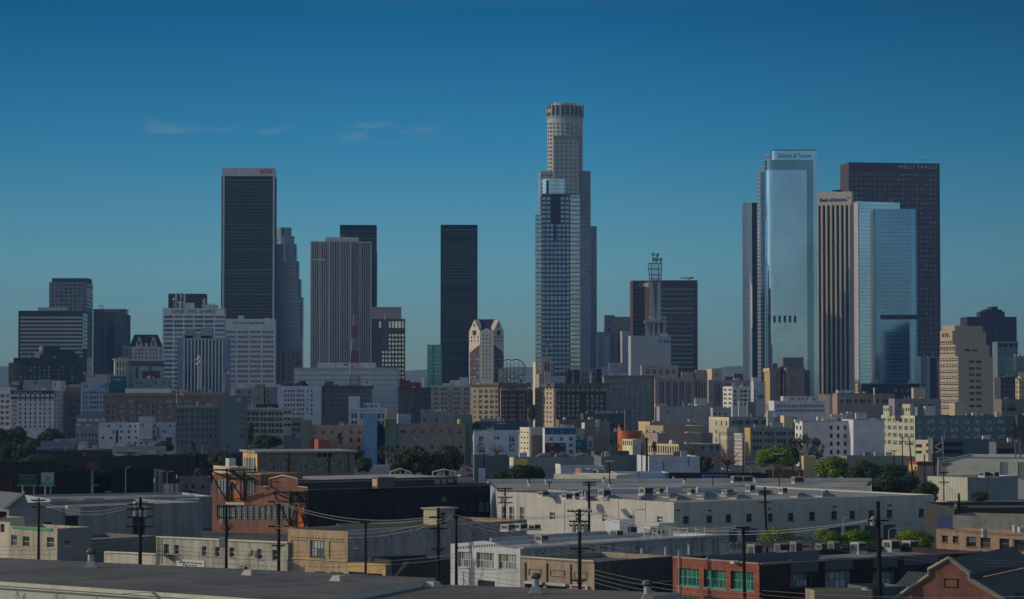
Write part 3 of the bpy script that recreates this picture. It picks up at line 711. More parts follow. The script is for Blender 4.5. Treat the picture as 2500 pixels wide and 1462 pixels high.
# --- brown banded tower with crane
d = 2520; T = 686
q = [P(1538, T, d + 14), P(1545, T, d), P(1573, T, d), P(1590, T, d - 7), P(1703, T, d - 7)]  # angled facet added to the front so the sun lights one strip
pts = [V((p.x, p.y)) for p in q] + [V((q[4].x + 1, q[4].y + 34)), V((q[0].x + 1, q[0].y + 20))]
root = thing('office_tower', 'dark red brown tower with dim horizontal window bands and a crane arm on its roof', 'office tower', (q[1].x, q[1].y, 0)); rb = W((.075, .045, .045), .1, .05)
z1 = zat(1545, T, d)
fs = massp(root, pts, 0, z1, rb, {1: [('b', 1545.5, 1572.5, 702, 900, 18, .42, 'aonb')], 2: [('b', 1573.5, 1589.5, 702, 900, 18, .42, 'aonb')], 3: [('b', 1592, 1694, 702, 900, 18, .42, 'bl')]}, refs={1: 1545, 2: 1573, 3: 1590})
text(root, fs[1], 'CB', (1560, 692, 1572.5, 701), (.5, .5, .5)); text(root, fs[2], 'RE', (1574, 692, 1585, 701), (.6, .6, .6))
mb = MB(); q = P(1683, 686, d + 8); mb.tube([(q.x, q.y, z1 - 1), (q.x, q.y, z1 + 3)], .7, 6); mb.tube([P(1661, 679.5, d + 8), P(1683, 680, d + 8), P(1693, 679, d + 8)], [.4, .8, 1.2], 6); mb.build('crane_arm', [W((.1, .11, .12))], root)
# --- telephone building with microwave tower
b = B('telephone_building', 'blank pale grey block with a blue logo and a tall microwave tower on its roof', 1540, 1638, 818, 2350, 2, 30, m=W((.37, .37, .39), .06, .12))
text(b.root, b.F, 'at&t', (1620, 826, 1637, 836), (.02, .03, .05)); q = b.F.rect((1605, 826, 1617, 837)); mb = MB(); rr = (q[2] - q[0]) / 2
mb.poly([b.F.at((q[0] + q[2]) / 2 + rr * math.cos(k * math.pi / 10), (q[1] + q[3]) / 2 + rr * math.sin(k * math.pi / 10), .3) for k in range(20)]); mb.build('logo', [FLAT((.08, .25, .6))], b.root)
add(b, 1615, 1632, 812, part='penthouse', m=(.4, .4, .42), dep=8); sm = W((.30, .31, .33), .06, .1)
def quad_leg(mb, xa, xb, ya, xc, xd, yb, dd, th=2):
    a = [P(xa, ya, dd), P(xb, ya, dd), P(xd, yb, dd), P(xc, yb, dd)]; c = [p + V((0, th, 0)) for p in a]
    mb.poly([a[3], a[2], a[1], a[0]]); mb.poly(c)
    for i in range(4): j = (i + 1) % 4; mb.poly([a[i], a[j], c[j], c[i]])
dd = 2358; lm = W((.16, .18, .21))
mb = MB()
for xa, xb, xc, xd in ((1576, 1580, 1580, 1584), (1584, 1588, 1583, 1588), (1594, 1599, 1592, 1598), (1605, 1610, 1606, 1612), (1620, 1624, 1618, 1622), (1625, 1628, 1622, 1625)): quad_leg(mb, xa, xb, 784, xc, xd, 818, dd)
quad_leg(mb, 1574, 1628, 781, 1574, 1628, 786, dd - 2, 14); mb.build('tower_base', [sm], b.root)
mb = MB(); quad_leg(mb, 1577, 1626, 786, 1583, 1622, 815, dd + 6); mb.build('tower_core', [lm], b.root)
mb = MB(); quad_leg(mb, 1588, 1594, 690, 1587, 1601, 782, dd + 1); quad_leg(mb, 1606, 1613, 690, 1602, 1614, 782, dd + 1); mb.build('tower_shaft', [W((.34, .35, .37), .06, .1)], b.root)
mb = MB(); quad_leg(mb, 1592, 1608, 690, 1600, 1601, 760, dd + 4); mb.build('tower_core', [lm], b.root)
mb = MB()
for xa, xb in ((1582, 1587), (1589, 1592), (1609, 1608), (1616, 1613)): mb.tube([P(xa, 643, dd + 2), P(xb, 690, dd + 2)], .55, 5); mb.tube([P(xa, 643, dd + 12), P(xb, 690, dd + 12)], .45, 5)
for y, xa, xb in ((644, 1581, 1617), (658, 1583, 1616), (672, 1585, 1615), (682, 1587, 1613)): mb.tube([P(xa, y, dd + 2), P(xb, y, dd + 2)], .5, 5); mb.tube([P(xa, y, dd + 12), P(xb, y, dd + 12)], .4, 5)
for k in range(7): mb.tube([P(1593 + k * 2.3, 645, dd + 7), P(1594 + k * 2, 690, dd + 7)], .14, 4)
mb.build('tower_frame', [lm], b.root)
for x, y, w in ((1593, 622, 4), (1605, 623, 4), (1594, 634, 5), (1603, 634, 5), (1613, 635, 4), (1590, 774, 5), (1598, 777, 4), (1615, 774, 5), (1622, 774, 5)):
    mb = MB(); c = P(x, y + 6, dd + 4); rr = w * .39; mb.lathe((c.x, c.y, c.z), [(rr * .5, 0), (rr, 2.0), (rr * 1.05, 3.6), (rr * .7, 4.0)], 10); mb.tube([c, c - V((0, 0, 2.2))], .3, 4); mb.build('antenna', [W((.28, .3, .32))], b.root)
mb = MB(); mb.tube([P(1600, 645, dd + 6), P(1600, 618, dd + 6)], .2, 4); mb.build('antenna', [lm], b.root)

# --- right hand group
ds = CURTAIN((.215, .40, .60), 1.5, 2.1, .08, (.15, .25, .37), 0, (0, 0, 0), .92, .07, .045, .006)
dk = CURTAIN((.085, .20, .27), 1.5, 2.1, .09, (.05, .10, .14), 0, (0, 0, 0), .9, .07, .08, .006)
mv = W((.20, .16, .18), .06, .05)
root = thing('glass_tower', 'tall pale blue glass tower with a rounded left corner and dark lettering', 'glass tower', P(1935, 990, 2600)); LOC[root.name] = V(root.location); d = 2600
def rounded(x0, x1, top, dd, rr, dep, mat_, base=0, part='wall'):
    p0, p1 = P(x0, top, dd), P(x1, top, dd); pts = []
    for k in range(9):
        a = math.pi + (math.pi / 2) * k / 8; pts.append((p0.x + rr + rr * math.cos(a), dd + rr + rr * math.sin(a)))
    pts += [(p1.x, dd), (p1.x, dd + dep), (p0.x, dd + dep)]
    fs = massp(root, pts, base, p0.z, mat_, part=part, par=1.2); return fs, pts
f1, _ = rounded(1868, 1969, 416, 2594, 9, 30, ds, part='front_bay'); f2, _ = rounded(1870, 1985, 391, 2598, 8, 30, dk, part='recessed_bay'); f3, _ = rounded(1883, 1994, 366.5, 2603, 6, 34, ds, part='wall')
panel(root, f3[8], (1985, 392, 1993.5, 960), 2.2, ds, 'glass_edge'); panel(root, f3[8], (1884, 366.4, 1994, 368.5), .5, (.1, .12, .14), 'roof_edge')
text(root, f3[8], 'Deloitte & Touche', (1900, 376, 1980, 386), (.015, .02, .04), ext=.3)
for k in range(6): panel(root, f1[8], (1875.5 + k * 12.6, 769, 1881 + k * 12.6, 786), .3, MBLK, 'vent')
for (x0, x1, t, dd) in ((1848, 1871, 420, 2612), (1859, 1884, 402, 2616), (1870, 1890, 378, 2620)):
    pts = outline(x0 + 6, x1, t, dd, 0, 30, ); massp(root, outline(x0 + 8, x1, t + 2, dd, 30, 20, L=x0), 0, zat(x0 + 6, t, dd), CURTAIN((.30, .33, .40), 1.5, 4.2, .10, (.16, .17, .2), .3, (.30, .28, .29), .7, .15, .1), part='side_bay')
panel(root, f3[8], (1926, 363, 1927.5, 367), .4, (.5, .1, .1), 'beacon')
b = B('glass_tower', 'narrow glass tower with a sunlit left edge beside the tall pale blue one', 1836, 1850, 495, 2720, 18, 20, L=1813, m=CURTAIN((.50, .50, .52), 2, 4, .08, (.4, .36, .34), .42, (.46, .4, .38), .45, .3)); panel(b.root, b.F, (1836.5, 496, 1850, 955), .2, (.025, .025, .035), 'painted_shade_face'); panel(b.root, b.L, (1813.2, 496, 1824, 955), .15, CURTAIN((.46, .40, .38), 3, 4, .05, (.4, .36, .34), .45, (.36, .38, .44), .15, .4), 'painted_sun_strip')  # front painted dark as shade; left strip painted pale as sunlight
b = B('office_tower', 'cream tower of deep upright piers with blue lettering on its blank top band', 1996, 2079, 471, 2780, -24, 9, m=W((.46, .39, .31), .06, .1),
      win=[('r', [(1999 + k * 11.2, 503, 2005.5 + k * 11.2, 960)], 'lou', 'window_strip') for k in range(7)], rec=1.2)
for k in range(7): panel(b.root, b.F, (2006 + k * 11.2, 500, 2010 + k * 11.2, 958), 2.0, (.52, .44, .35), 'pier', back=0)
text(b.root, b.F, 'Bank of America', (2002, 484, 2066, 493), (.015, .06, .30), ext=.5); panel(b.root, b.F, (2069, 482, 2073, 485), .5, FLAT((.02, .07, .3)), 'logo')
mb = MB()
for k in range(5): mb.tube([P(2034 + k * 5, 470, 2790), P(2033 + k * 5.5, 465, 2790)], .35, 4)
mb.tube([P(2031, 466, 2790), P(2058, 465, 2790)], .5, 5); mb.tube([P(2040, 468.5, 2790), P(2054, 467.5, 2790)], .9, 5); mb.build('window_washing_rig', [MBLK], b.root)
b = B('office_tower', 'broad dark brown tower with a grid of dim windows and pale lettering at top right', 2072, 2294, 397, 2900, 8.5, 36, m=W((.072, .045, .05), .08, .05),
      win=[('g', 2078, 2292, 19, 420, 980, 48, .66, .50, 'wf')], rec=.5)
text(b.root, b.F, 'WELLS FARGO', (2190, 404, 2288, 413), (.42, .38, .36), ext=.5)
for px in (2122, 2134): rooftop_mast(b, px, 388, 2910, r=.35)
mb = MB(); mb.tube([P(2238, 397, 2910), P(2243, 391, 2910), P(2262, 390, 2910), P(2262, 397, 2910)], .3, 4); mb.build('roof_frame', [MSTEEL], b.root)
kb = CURTAIN((.19, .38, .54), 1.6, 3.9, .08, (.13, .25, .35), .10, (.17, .33, .46), .92, .08, .10, .006)
kf = CURTAIN((.10, .235, .42), 1.6, 3.9, .09, (.07, .155, .27), .08, (.09, .20, .35), .92, .08, .10, .006)
b = B('glass_tower', 'light blue gridded glass tower behind the shorter deep blue one', 2097, 2197, 492, 2640, 22, 30, L=2085, m=kb)
panel(b.root, b.L, (2086, 495, 2096.5, 950), .25, W((.40, .37, .37)), 'edge_panel'); rooftop_mast(b, 2093, 486, 2644); rooftop_mast(b, 2177, 486, 2660, r=.4)
d = 2560; p0, p1 = P(2135, 511, d), P(2240, 511, d); root = thing('glass_tower', 'shorter deep blue glass tower, rounded right end, black band', 'glass tower', (p0.x, d, 0)); pts = [(p0.x, d)]; rr = 9
for k in range(9): a = -math.pi / 2 + math.pi / 2 * k / 8; pts.append((p1.x - rr + rr * math.cos(a), d + rr + rr * math.sin(a)))
pts += [(p1.x, d + 36), (p0.x, d + 36)]
fs = massp(root, pts, 0, p0.z, kf); panel(root, fs[0], (2150, 767, 2225, 778), .25, MBLK, 'plant_band'); panel(root, fs[0], (2135.2, 512, 2137, 935), .3, (.06, .1, .15), 'edge_panel')
for i in range(1, 9): f = fs[i]; mb = MB(); za = f.z(2235, 778); zb = f.z(2235, 767); mb.box(f.at(0, za, 0), f.at(f.w, za) - f.at(0, za), V((f.n.x, f.n.y, 0)) * .25, (0, 0, zb - za)); mb.build('plant_band', [MBLK], root)
# --- far right
db = W((.035, .035, .05), .1, .05)
b = B('stepped_tower', 'dark stepped tower at the right edge with a notched crown', 2361, 2482, 772, 2300, 2, 30, m=db, win=[('v', 2400, 2440, 790, 900, 4, .5, 'aonb')])
for x0, x1, t in ((2393, 2453, 759), (2404, 2446, 754), (2419, 2436, 747)): add(b, x0, x1, t, 2300 + t % 7, 'crown', m=db, dep=18)
rooftop_mast(b, 2421, 740, 2305)
b = B('office_building', 'blue grey office block with a white top frame at the right edge', 2435, 2485, 833, 2150, 2, 20, m=W((.12, .16, .2)), win=[('r', [(2437, 837, 2447, 846), (2450, 837, 2461, 846), (2464, 837, 2474, 846), (2477, 837, 2484, 846)], 'lou')]); panel(b.root, b.F, (2433, 832.5, 2487, 835), .9, (.3, .34, .36), 'roof_edge')
b = B('glass_building', 'dark green glass block cut by the right edge of the view', 2475, 2520, 868, 2050, 10, 20, m=CURTAIN((.06, .10, .11), 2, 4, .1, (.03, .05, .05), .3, (.03, .05, .06), .6, .15)); panel(b.root, b.F, (2475.5, 869, 2481, 905), .3, (.34, .33, .28), 'panel')
b = B('glass_building', 'dark blue block with a pale blue upright strip, right of the rounded glass tower', 2248, 2296, 869, 2080, 3, 26, m=CURTAIN((.07, .11, .16), 1.8, 4, .1, (.02, .03, .05), .3, (.03, .045, .07), .6, .15)); panel(b.root, b.F, (2262, 869.5, 2270, 975), .5, FLAT((.14, .24, .36), .3), 'strip'); panel(b.root, b.F, (2271, 872, 2287, 975), .3, (.035, .03, .04), 'brick_strip')
b = B('office_building', 'long low dark block under the rounded glass tower', 2103, 2245, 935, 1950, 2, 20, m=W((.035, .04, .055)), win=[('g', 2180, 2240, 4, 945, 958, 1, .5, .6, 'bl')], cor=(1.2, .6, W((.05, .05, .06))))
# --- hills
mb = MB(); rr = random.Random(4); prev = None; n = 90; prof = []
for k in range(n + 1):
    px = -900 + 4300 * k / n
    y = 905 - 9 * math.exp(-((px - 1280) / 60) ** 2) - 7 * math.exp(-((px - 1040) / 60) ** 2) - 16 * math.exp(-((px - 1800) / 70) ** 2) - 12 * math.exp(-((px - 0) / 90) ** 2) + rr.uniform(-1.5, 1.5) + 3 * math.sin(px / 120)
    prof.append(P(px, y, 9000))
for k in range(n):
    a, b2 = prof[k], prof[k + 1]; ma, mb2 = V((a.x, 7600, a.z * .45 + rr.uniform(-9, 9))), V((b2.x, 7600, b2.z * .45))
    if k: ma = last
    last = mb2
    mb.poly([(a.x, 6600, -1), (b2.x, 6600, -1), mb2, ma]); mb.poly([ma, mb2, b2, a]); mb.poly([a, b2, (b2.x, 10500, -1), (a.x, 10500, -1)])
mb.build('hills', [W((.10, .11, .08), .4, 0)], kind='structure')
# ================================================================ old downtown blocks
def boxes_on(b, items, part='rooftop_unit', m=(.36, .36, .35)):
    """plant rooms and tanks on a roof: (x0, x1, top, dy, depth)"""
    for (x0, x1, t, dy, dep) in items: add(b, x0, x1, t, b.d + dy, part, dep=dep, m=m, par=.15)
def flagpole(px, top, base, d, label):
    q = P(px, top, d); g = P(px, base, d); o = thing('flagpole', label, 'flagpole', g); mb = MB(); mb.tube([g, q], [.16, .08], 6); mb.build('pole', [FLAT((.55, .55, .55), .4)], o)
    mb = MB(); n = 5
    for i in range(n):
        x0, x1 = i * .9, (i + 1) * .9; z0, z1_ = -.25 * i, -.25 * (i + 1); y0, y1 = .25 * math.sin(i * 1.6), .25 * math.sin((i + 1) * 1.6)
        for k in range(7): mb.poly([q + V((x0, y0, z0 - .32 * k - .32)), q + V((x1, y1, z1_ - .32 * k - .32)), q + V((x1, y1, z1_ - .32 * k)), q + V((x0, y0, z0 - .32 * k))], 2 if (i < 2 and k < 4) else k % 2)
    mb.build('flag', [FLAT((.5, .04, .05)), FLAT((.6, .6, .6)), FLAT((.03, .05, .2))], o)
# --- far left blocks round the hotel with the purple sign
b = B('hotel', 'pale hotel with two purple sign bands along its top storeys and a fire escape', 25, 131, 951, 1750, 2, 52, m=(.52, .49, .50),
      win=[('c', [50, 62, 74, 86, 98, 108.5, 121.5], [964.5, 975.5, 986, 997, 1008, 1018.5, 1029.5, 1040], 4.2, 6.4, 'sashd')], winE=[('m', 3, .3, 961, 1045, 8, .5, 'sashd')], cor=(.6, .3, W((.3, .27, .27))))
panel(b.root, b.F, (26, 952, 131, 960.5), .35, FLAT((.045, .012, .05)), 'sign'); panel(b.root, b.F, (26, 967.5, 131, 972.2), .35, FLAT((.05, .012, .045)), 'sign')
text(b.root, b.F, 'Hotel Cecil', (35, 953, 99, 959.5), (.42, .38, .42), out=.4); text(b.root, b.F, 'LOW DAILY WEEKLY RATES', (41, 968.3, 124, 971.6), (.36, .22, .34), out=.4)
mb = MB(); f = b.F
for y in (964, 975, 986, 997, 1008, 1018, 1029, 1040):
    r = f.rect((30, y + 3.4, 40, y + 4.2)); mb.box(f.at(r[0], r[1]), f.at(r[2], r[1]) - f.at(r[0], r[1]), V((f.n.x, f.n.y, 0)) * 1.2, (0, 0, .25))
    mb.tube([f.at(r[0], r[1], 1), f.at(r[2], r[1] - 3, 1)], .06, 4)
    for k in range(6): mb.tube([f.at(r[0] + (r[2] - r[0]) * k / 5, r[1], 1.15), f.at(r[0] + (r[2] - r[0]) * k / 5, r[1] + 1.1, 1.15)], .06, 4)
mb.build('fire_escape', [MBLK], b.root)
c = add(b, 128, 148, 928, 1752, 'lift_tower', m=(.50, .46, .42), dep=20, win=[('c', [134], [938], 3, 8, 'dk')])
mb = MB(); q0, q1 = P(125, 923, 1754), P(137, 910, 1754); mb.box(q0, (q1.x - q0.x, 0, 0), (0, 3, 0), (0, 0, q1.z - q0.z)); mb.tube([P(126, 930, 1755), P(126, 912, 1755)], .2, 4); mb.tube([P(136, 930, 1755), P(136, 912, 1755)], .2, 4); mb.build('sign_board', [MBLK], b.root)
b = B('apartment_house', 'grey white block with big paired windows, left of the purple signed hotel', -40, 24.5, 944, 1790, 2, 30, m=(.46, .45, .47), win=[('g', -38, 24, 5, 958, 1040, 6, .7, .6, 'paird')]); boxes_on(b, [(-5, 19, 934, 8, 9)], m=(.36, .35, .37))
b = B('storage_block', 'plain grey roof house block behind the purple signed hotel', 56, 123, 936, 1850, 2, 24, m=(.27, .27, .29)); boxes_on(b, [(57, 84, 926, 2, 12), (90, 122, 925, 3, 14)], m=(.26, .26, .29)); boxes_on(b, [(28, 44, 930, -4, 6)], m=(.3, .33, .36))
b = B('brick_building', 'brown block with dark square windows between the pale hotel and the blue grey block', 150, 197, 944, 1800, 2, 20, m=(.20, .155, .12), win=[('g', 165, 197, 3, 970, 1066, 6, .62, .6, 'dk')], cor=(1, .5, W((.22, .18, .15)))); boxes_on(b, [(170, 196, 937, 8, 8)], m=(.3, .25, .2))
b = B('office_block', 'blue grey block with small dark windows and a chimney on its roof house', 197, 256, 932, 1720, 3, 24, m=(.27, .32, .42),
      win=[('c', [204.5, 211], [941, 957, 969, 981, 993, 1006], 3.2, 6.5, 'dkr'), ('c', [220, 226, 231.5, 237.5], [957, 969, 981, 993], 4, 6.5, 'dkr'), ('c', [246, 253.5], [941, 957, 969, 981, 993, 1006], 3.6, 6.5, 'dkr')])
add(b, 205, 262, 912, part='roof_house', m=(.30, .29, .29), dep=16, win=[('c', [218, 230], [917], 3, 4, 'dkr')]); add(b, 204, 209, 906, part='chimney', m=(.33, .32, .32), dep=4)
B('sign_building', 'small teal building with pale green lettering like marks, below the domed pavilion', 268, 306, 917, 1800, 4, 10, m=(.02, .09, .10), win=[('c', [277, 284, 290, 296], [925], 3.6, 6, 'lt')])
b = B('office_block', 'pale green block behind a brown billboard, left of the white sign block', 310, 394, 893, 1830, 3, 20, m=(.24, .32, .30), win=[('r', [(331, 894, 338, 925), (363, 894, 371, 925)], 'dk', 'window_strip')])
add(b, 316, 395, 880, part='roof_house', m=(.06, .07, .08), dep=10); add(b, 305, 316, 894, 1826, part='wing', base=0, m=(.25, .25, .25), dep=10)
q = P(347, 922, 1800); o = thing('billboard', 'blank dark red brown billboard on the roofs before the pale green block', 'billboard', q); mb = MB(); q1 = P(391, 904, 1800); mb.box(q, (q1.x - q.x, 0, 0), (0, .6, 0), (0, 0, q1.z - q.z)); mb.build('board', [FLAT((.07, .03, .025))], o); mb = MB(); [mb.tube([P(x, 905, 1801), P(x, 950, 1801)], .2, 4) for x in (350, 362, 375, 388)]; mb.build('support', [MBLK], o)
B('office_block', 'low grey block with a few narrow windows under the brown billboard', 326, 414, 922, 1780, 3, 16, m=(.22, .23, .24), win=[('c', [334, 343, 380, 399], [933], 4, 8, 'dkr')])
# --- brown arcaded block
ST['arc'] = (GLASS((.09, .11, .12), (.40, .46, .5), .8), FLAT((.10, .065, .05)), 3, 2, .28)
b = B('arcaded_building', 'broad brown stone block with arched top windows and white roof house', 255, 541, 958, 1650, 2, 30, m=W((.21, .135, .105), .15, .12),
      win=[('c', [296.5, 319.5, 342.5, 390.5, 413, 434, 455, 476], [990, 1004, 1019, 1030], 13.5, 10.5, 'arc'), ('c', [264, 275, 361, 374, 500, 512, 524], [991, 1004, 1018], 5.5, 8, 'dkr')], cor=(2.0, 1.1, W((.24, .155, .12))))
f = b.F
for x in (296.5, 319.5, 342.5, 390.5, 413, 434, 455, 476):
    u0, u1 = f.u(x - 7), f.u(x + 7); zb = f.z(x, 983); r = (u1 - u0) / 2; mb = MB()
    mb.poly([f.at(u0, zb, .06), f.at(u1, zb, .06)] + [f.at((u0 + u1) / 2 + r * math.cos(a), zb + r * 1.35 * math.sin(a), .06) for a in [math.pi * k / 12 for k in range(1, 12)]]); mb.build('window', [ST['bl'][0]], b.root)
    pts = [f.at((u0 + u1) / 2 + (r + .25) * math.cos(a), zb + (r * 1.35 + .25) * math.sin(a), .2) for a in [math.pi * k / 12 for k in range(13)]]; mb = MB(); mb.tube(pts, .3, 5); mb.tube([f.at((u0 + u1) / 2, zb, .2), f.at((u0 + u1) / 2, zb + r * 1.3, .2)], .12, 4); mb.build('arch', [W((.27, .18, .135))], b.root)
for x in (257, 285, 308, 331, 354, 380, 402, 424, 445, 466, 487): panel(b.root, f, (x - 1.5, 966, x + 1.5, 1040), .35, W((.24, .155, .12)), 'pilaster')
c = add(b, 306, 416, 947, 1656, 'roof_house', m=(.5, .52, .55), dep=10); boxes_on(b, [(436, 455, 950, 6, 6), (510, 517, 951, 6, 4)], m=(.4, .33, .24))
mb = MB(); q0, q1, q2 = P(432, 957, 1652), P(457, 957, 1652), P(444, 946, 1652); mb.poly([q0, q1, q2]); mb.poly([q1, q1 + V((0, 5, 0)), q2 + V((0, 5, 0)), q2]); mb.poly([q0, q2, q2 + V((0, 5, 0)), q0 + V((0, 5, 0))]); mb.build('gable', [W((.4, .33, .26))], b.root)
flagpole(431, 953, 985, 1500, 'thin flagpole with a red flag before the brown arcaded block'); flagpole(547, 901, 962, 1700, 'tall white flagpole with small flag beside the blue grey finned block')
# radio mast in front of the fins
def lattice(name, label, px, top, base, d, wb, wt, col, n, cat='mast', col2=None, seg=1):
    g, q = P(px, base, d), P(px, top, d); o = thing(name, label, cat, g); wbm, wtm = wb * d / F, wt * d / F; H = q.z - g.z
    cor = lambda s, t, k: g + V((s[0] * (wbm + (wtm - wbm) * k) / 2, s[1] * (wbm + (wtm - wbm) * k) / 2 + 0, H * k)); cs4 = [(-1, -1), (1, -1), (1, 1), (-1, 1)]
    for sgi in range(seg):
        mb = MB(); k0, k1 = sgi / seg, (sgi + 1) / seg; m_ = max(2, n // seg)
        for s_ in cs4: mb.tube([cor(s_, 0, k0), cor(s_, 0, k1)], .17, 4)
        for i in range(m_):
            a, c = k0 + (k1 - k0) * i / m_, k0 + (k1 - k0) * (i + 1) / m_
            for j in range(4):
                s_, e = cs4[j], cs4[(j + 1) % 4]; mb.tube([cor(s_, 0, a), cor(e, 0, c)], .07, 4); mb.tube([cor(e, 0, a), cor(s_, 0, c)], .07, 4); mb.tube([cor(s_, 0, c), cor(e, 0, c)], .09, 4)
        mb.build('mast_section', [col2 if (col2 and sgi % 2) else col], o)
    return o
o = lattice('radio_mast', 'white lattice radio mast standing before the blue grey finned block', 486, 868, 950, 1680, 7, 4, FLAT((.5, .5, .48)), 12)
for k, (dx, y) in enumerate(((-3, 878), (3, 884), (0, 872), (4, 876), (-4, 890))): mb = MB(); q = P(486 + dx, y, 1678); mb.lathe(q, [(.3, 0), (.9, .3), (.9, 1.4), (.4, 1.7)], 8); mb.build('antenna', [FLAT((.5, .5, .48))], o)
lattice('radio_mast', 'tall red and white lattice mast before the fluted grey tower', 866, 735, 946, 1700, 27, 2, FLAT((.22, .03, .03)), 40, 'mast', FLAT((.34, .31, .32)), 7)
# --- lavender banded block
b = B('parking_block', 'long lavender block with teal window bands and a white roof house', 717, 972, 896, 1850, 1, 36, m=(.36, .35, .42), win=[('b', 719, 970, 902, 1000, 8, .4, 'grn')])
c = add(b, 775, 916, 884, 1862, 'roof_house', m=(.5, .5, .58), dep=14, win=[('c', [844], [889], 8, 5, 'dk')])
# --- blocks between
b = B('office_block', 'blue white block with dark windows and plant growing on its roof', 668, 783, 941, 1600, 2, 24, m=(.44, .46, .55),
      win=[('c', [696, 704, 710.5, 717, 727, 733, 740, 761], [953, 964, 975.5, 987, 998, 1009], 4, 6, 'dkr'), ('c', [750], [953, 975, 998], 2.5, 6, 'dk')]); boxes_on(b, [(672, 684, 936, 3, 6), (692, 752, 937, 8, 8)], m=(.3, .31, .33)); add(b, 765, 772, 926, part='chimney', m=(.36, .38, .42), dep=5)
for i, (x, y, w) in enumerate(((695, 936, 30), (732, 930, 26), (748, 932, 20))):
    pass
b = B('office_block', 'dark stone block with rows of tall windows and a heavy dark cornice', 783, 907, 941, 1620, 2, 24, m=(.15, .145, .14), win=[('g', 806, 902, 17, 949, 1028, 7, .6, .6, 'sashd'), ('c', [791], [953, 964, 976, 987, 999, 1010], 4, 6, 'dk')], cor=(1.6, 1.0, W((.07, .065, .065))))
add(b, 886, 906, 925, part='roof_house', m=(.42, .41, .38), dep=6, win=[('c', [895], [932], 3, 6, 'dk')]); add(b, 793, 812, 929, part='roof_house', m=(.16, .05, .045), dep=8)
b = B('brick_building', 'dark brick block with a red tiled roof house and a thin chimney', 972, 1052, 945, 1700, 2, 26, m=W((.085, .075, .08)), win=[('c', [998, 1006], [961, 971, 981, 990, 999], 3.6, 6, 'bl'), ('c', [1030, 1038, 1045], [958, 972, 984, 996], 4, 6, 'dkr')], cor=(1, .5, W((.06, .05, .05))))
add(b, 978, 1000, 927, part='roof_house', m=(.13, .03, .025), dep=10); add(b, 1000, 1026, 932, part='roof_house', m=(.13, .03, .025), dep=10); q = P(1034, 920, 1706); mb = MB(); mb.tube([(q.x, q.y, b.z1 - 1), q], .6, 8); mb.build('chimney', [W((.45, .36, .3))], b.root); panel(b.root, b.F, (973, 975, 985, 1025), .3, (.1, .13, .16))
b = B('apartment_house', 'tan apartment block with a zigzag fire escape and white roof tanks', 1052, 1149, 940, 1660, 1, 24, m=(.36, .31, .27), win=[('c', [1061, 1067, 1082, 1089, 1110, 1117, 1135, 1141], [949, 960, 972, 983, 995, 1007], 4.2, 5.6, 'paird'), ('c', [1078, 1121], [949, 960, 972, 983, 995], 2.2, 5, 'dk')], cor=(.7, .5, W((.5, .5, .5))))
boxes_on(b, [(1080, 1100, 934, 6, 5), (1098, 1122, 927, 10, 6), (1122, 1142, 920, 6, 7)], m=(.42, .43, .45)); f = b.F; mb = MB()
for k, y in enumerate((953, 964, 976, 987, 999)):
    r = f.rect((1096, y + 2.4, 1104, y + 3)); mb.box(f.at(r[0], r[1]), f.at(r[2], r[1]) - f.at(r[0], r[1]), V((f.n.x, f.n.y, 0)) * 1.1, (0, 0, .2)); mb.tube([f.at(r[0 if k % 2 else 2], r[1], 1), f.at(r[2 if k % 2 else 0], r[1] - 3.1, 1)], .06, 4)
    for j in range(5): mb.tube([f.at(r[0] + (r[2] - r[0]) * j / 4, r[1], 1.1), f.at(r[0] + (r[2] - r[0]) * j / 4, r[1] + 1, 1.1)], .05, 4)
mb.build('fire_escape', [MBLK], b.root)
b = B('office_block', 'sunlit tan block with three columns of big windows beside the heart sign hotel', 1149, 1216, 937, 1600, -24, 20, m=(.42, .33, .22), win=[('c', [1173.5, 1187, 1201, 1213], [954, 966.5, 979, 992, 1005, 1017], 8.5, 8, 'paird'), ('c', [1159], [954, 966.5, 979, 992, 1005, 1017], 4.5, 5, 'dk')], cor=(1.2, .8, W((.14, .11, .09)))); boxes_on(b, [(1152, 1172, 924, 10, 5)], m=(.48, .46, .42))
# heart sign hotel
b = B('hotel', 'dark red hotel with cream window surrounds and a big neon heart on its roof', 1223, 1287, 933, 1590, 9, 24, L=1216, m=W((.075, .05, .045)),
      win=[('c', [1228, 1236, 1246.5, 1251, 1255.5, 1270, 1278], [943, 964, 976.5, 988, 999.5, 1011.5, 1022], 4, 6.6, 'pair')], cor=(2.6, 2.2, W((.13, .11, .1))))
skin(b.root, b.F, W((.33, .30, .255)), [('c', [1228, 1236, 1246.5, 1251, 1255.5, 1270, 1278], [943, 964, 976.5, 988, 999.5, 1011.5, 1022], 4, 6.6, 'pair')], 1223, 'frieze', None, (b.F.z(1224, 952), b.z1 - .1)); panel(b.root, b.F, (1223, 952.5, 1287, 956), .6, (.05, .05, .055), 'string_course')
mb = MB()
for y in (948, 969, 981, 993, 1005, 1016): r = b.F.rect((1241, y + 1, 1262, y + 1.6)); f = b.F; mb.box(f.at(r[0], r[1]), f.at(r[2], r[1]) - f.at(r[0], r[1]), V((f.n.x, f.n.y, 0)) * 1.2, (0, 0, .2)); [mb.tube([f.at(r[0] + (r[2] - r[0]) * j / 7, r[1], 1.1), f.at(r[0] + (r[2] - r[0]) * j / 7, r[1] + 1.1, 1.1)], .06, 4) for j in range(8)]
mb.build('fire_escape', [MBLK], b.root); skin(b.root, b.L, W((.42, .34, .22)), [], 1223, 'side_panel')
add(b, 1217, 1240, 898, 1598, 'roof_tower', m=(.38, .36, .34), dep=9, win=[('c', [1224, 1228, 1232, 1236], [921, 929], 2.4, 5, 'dk')])
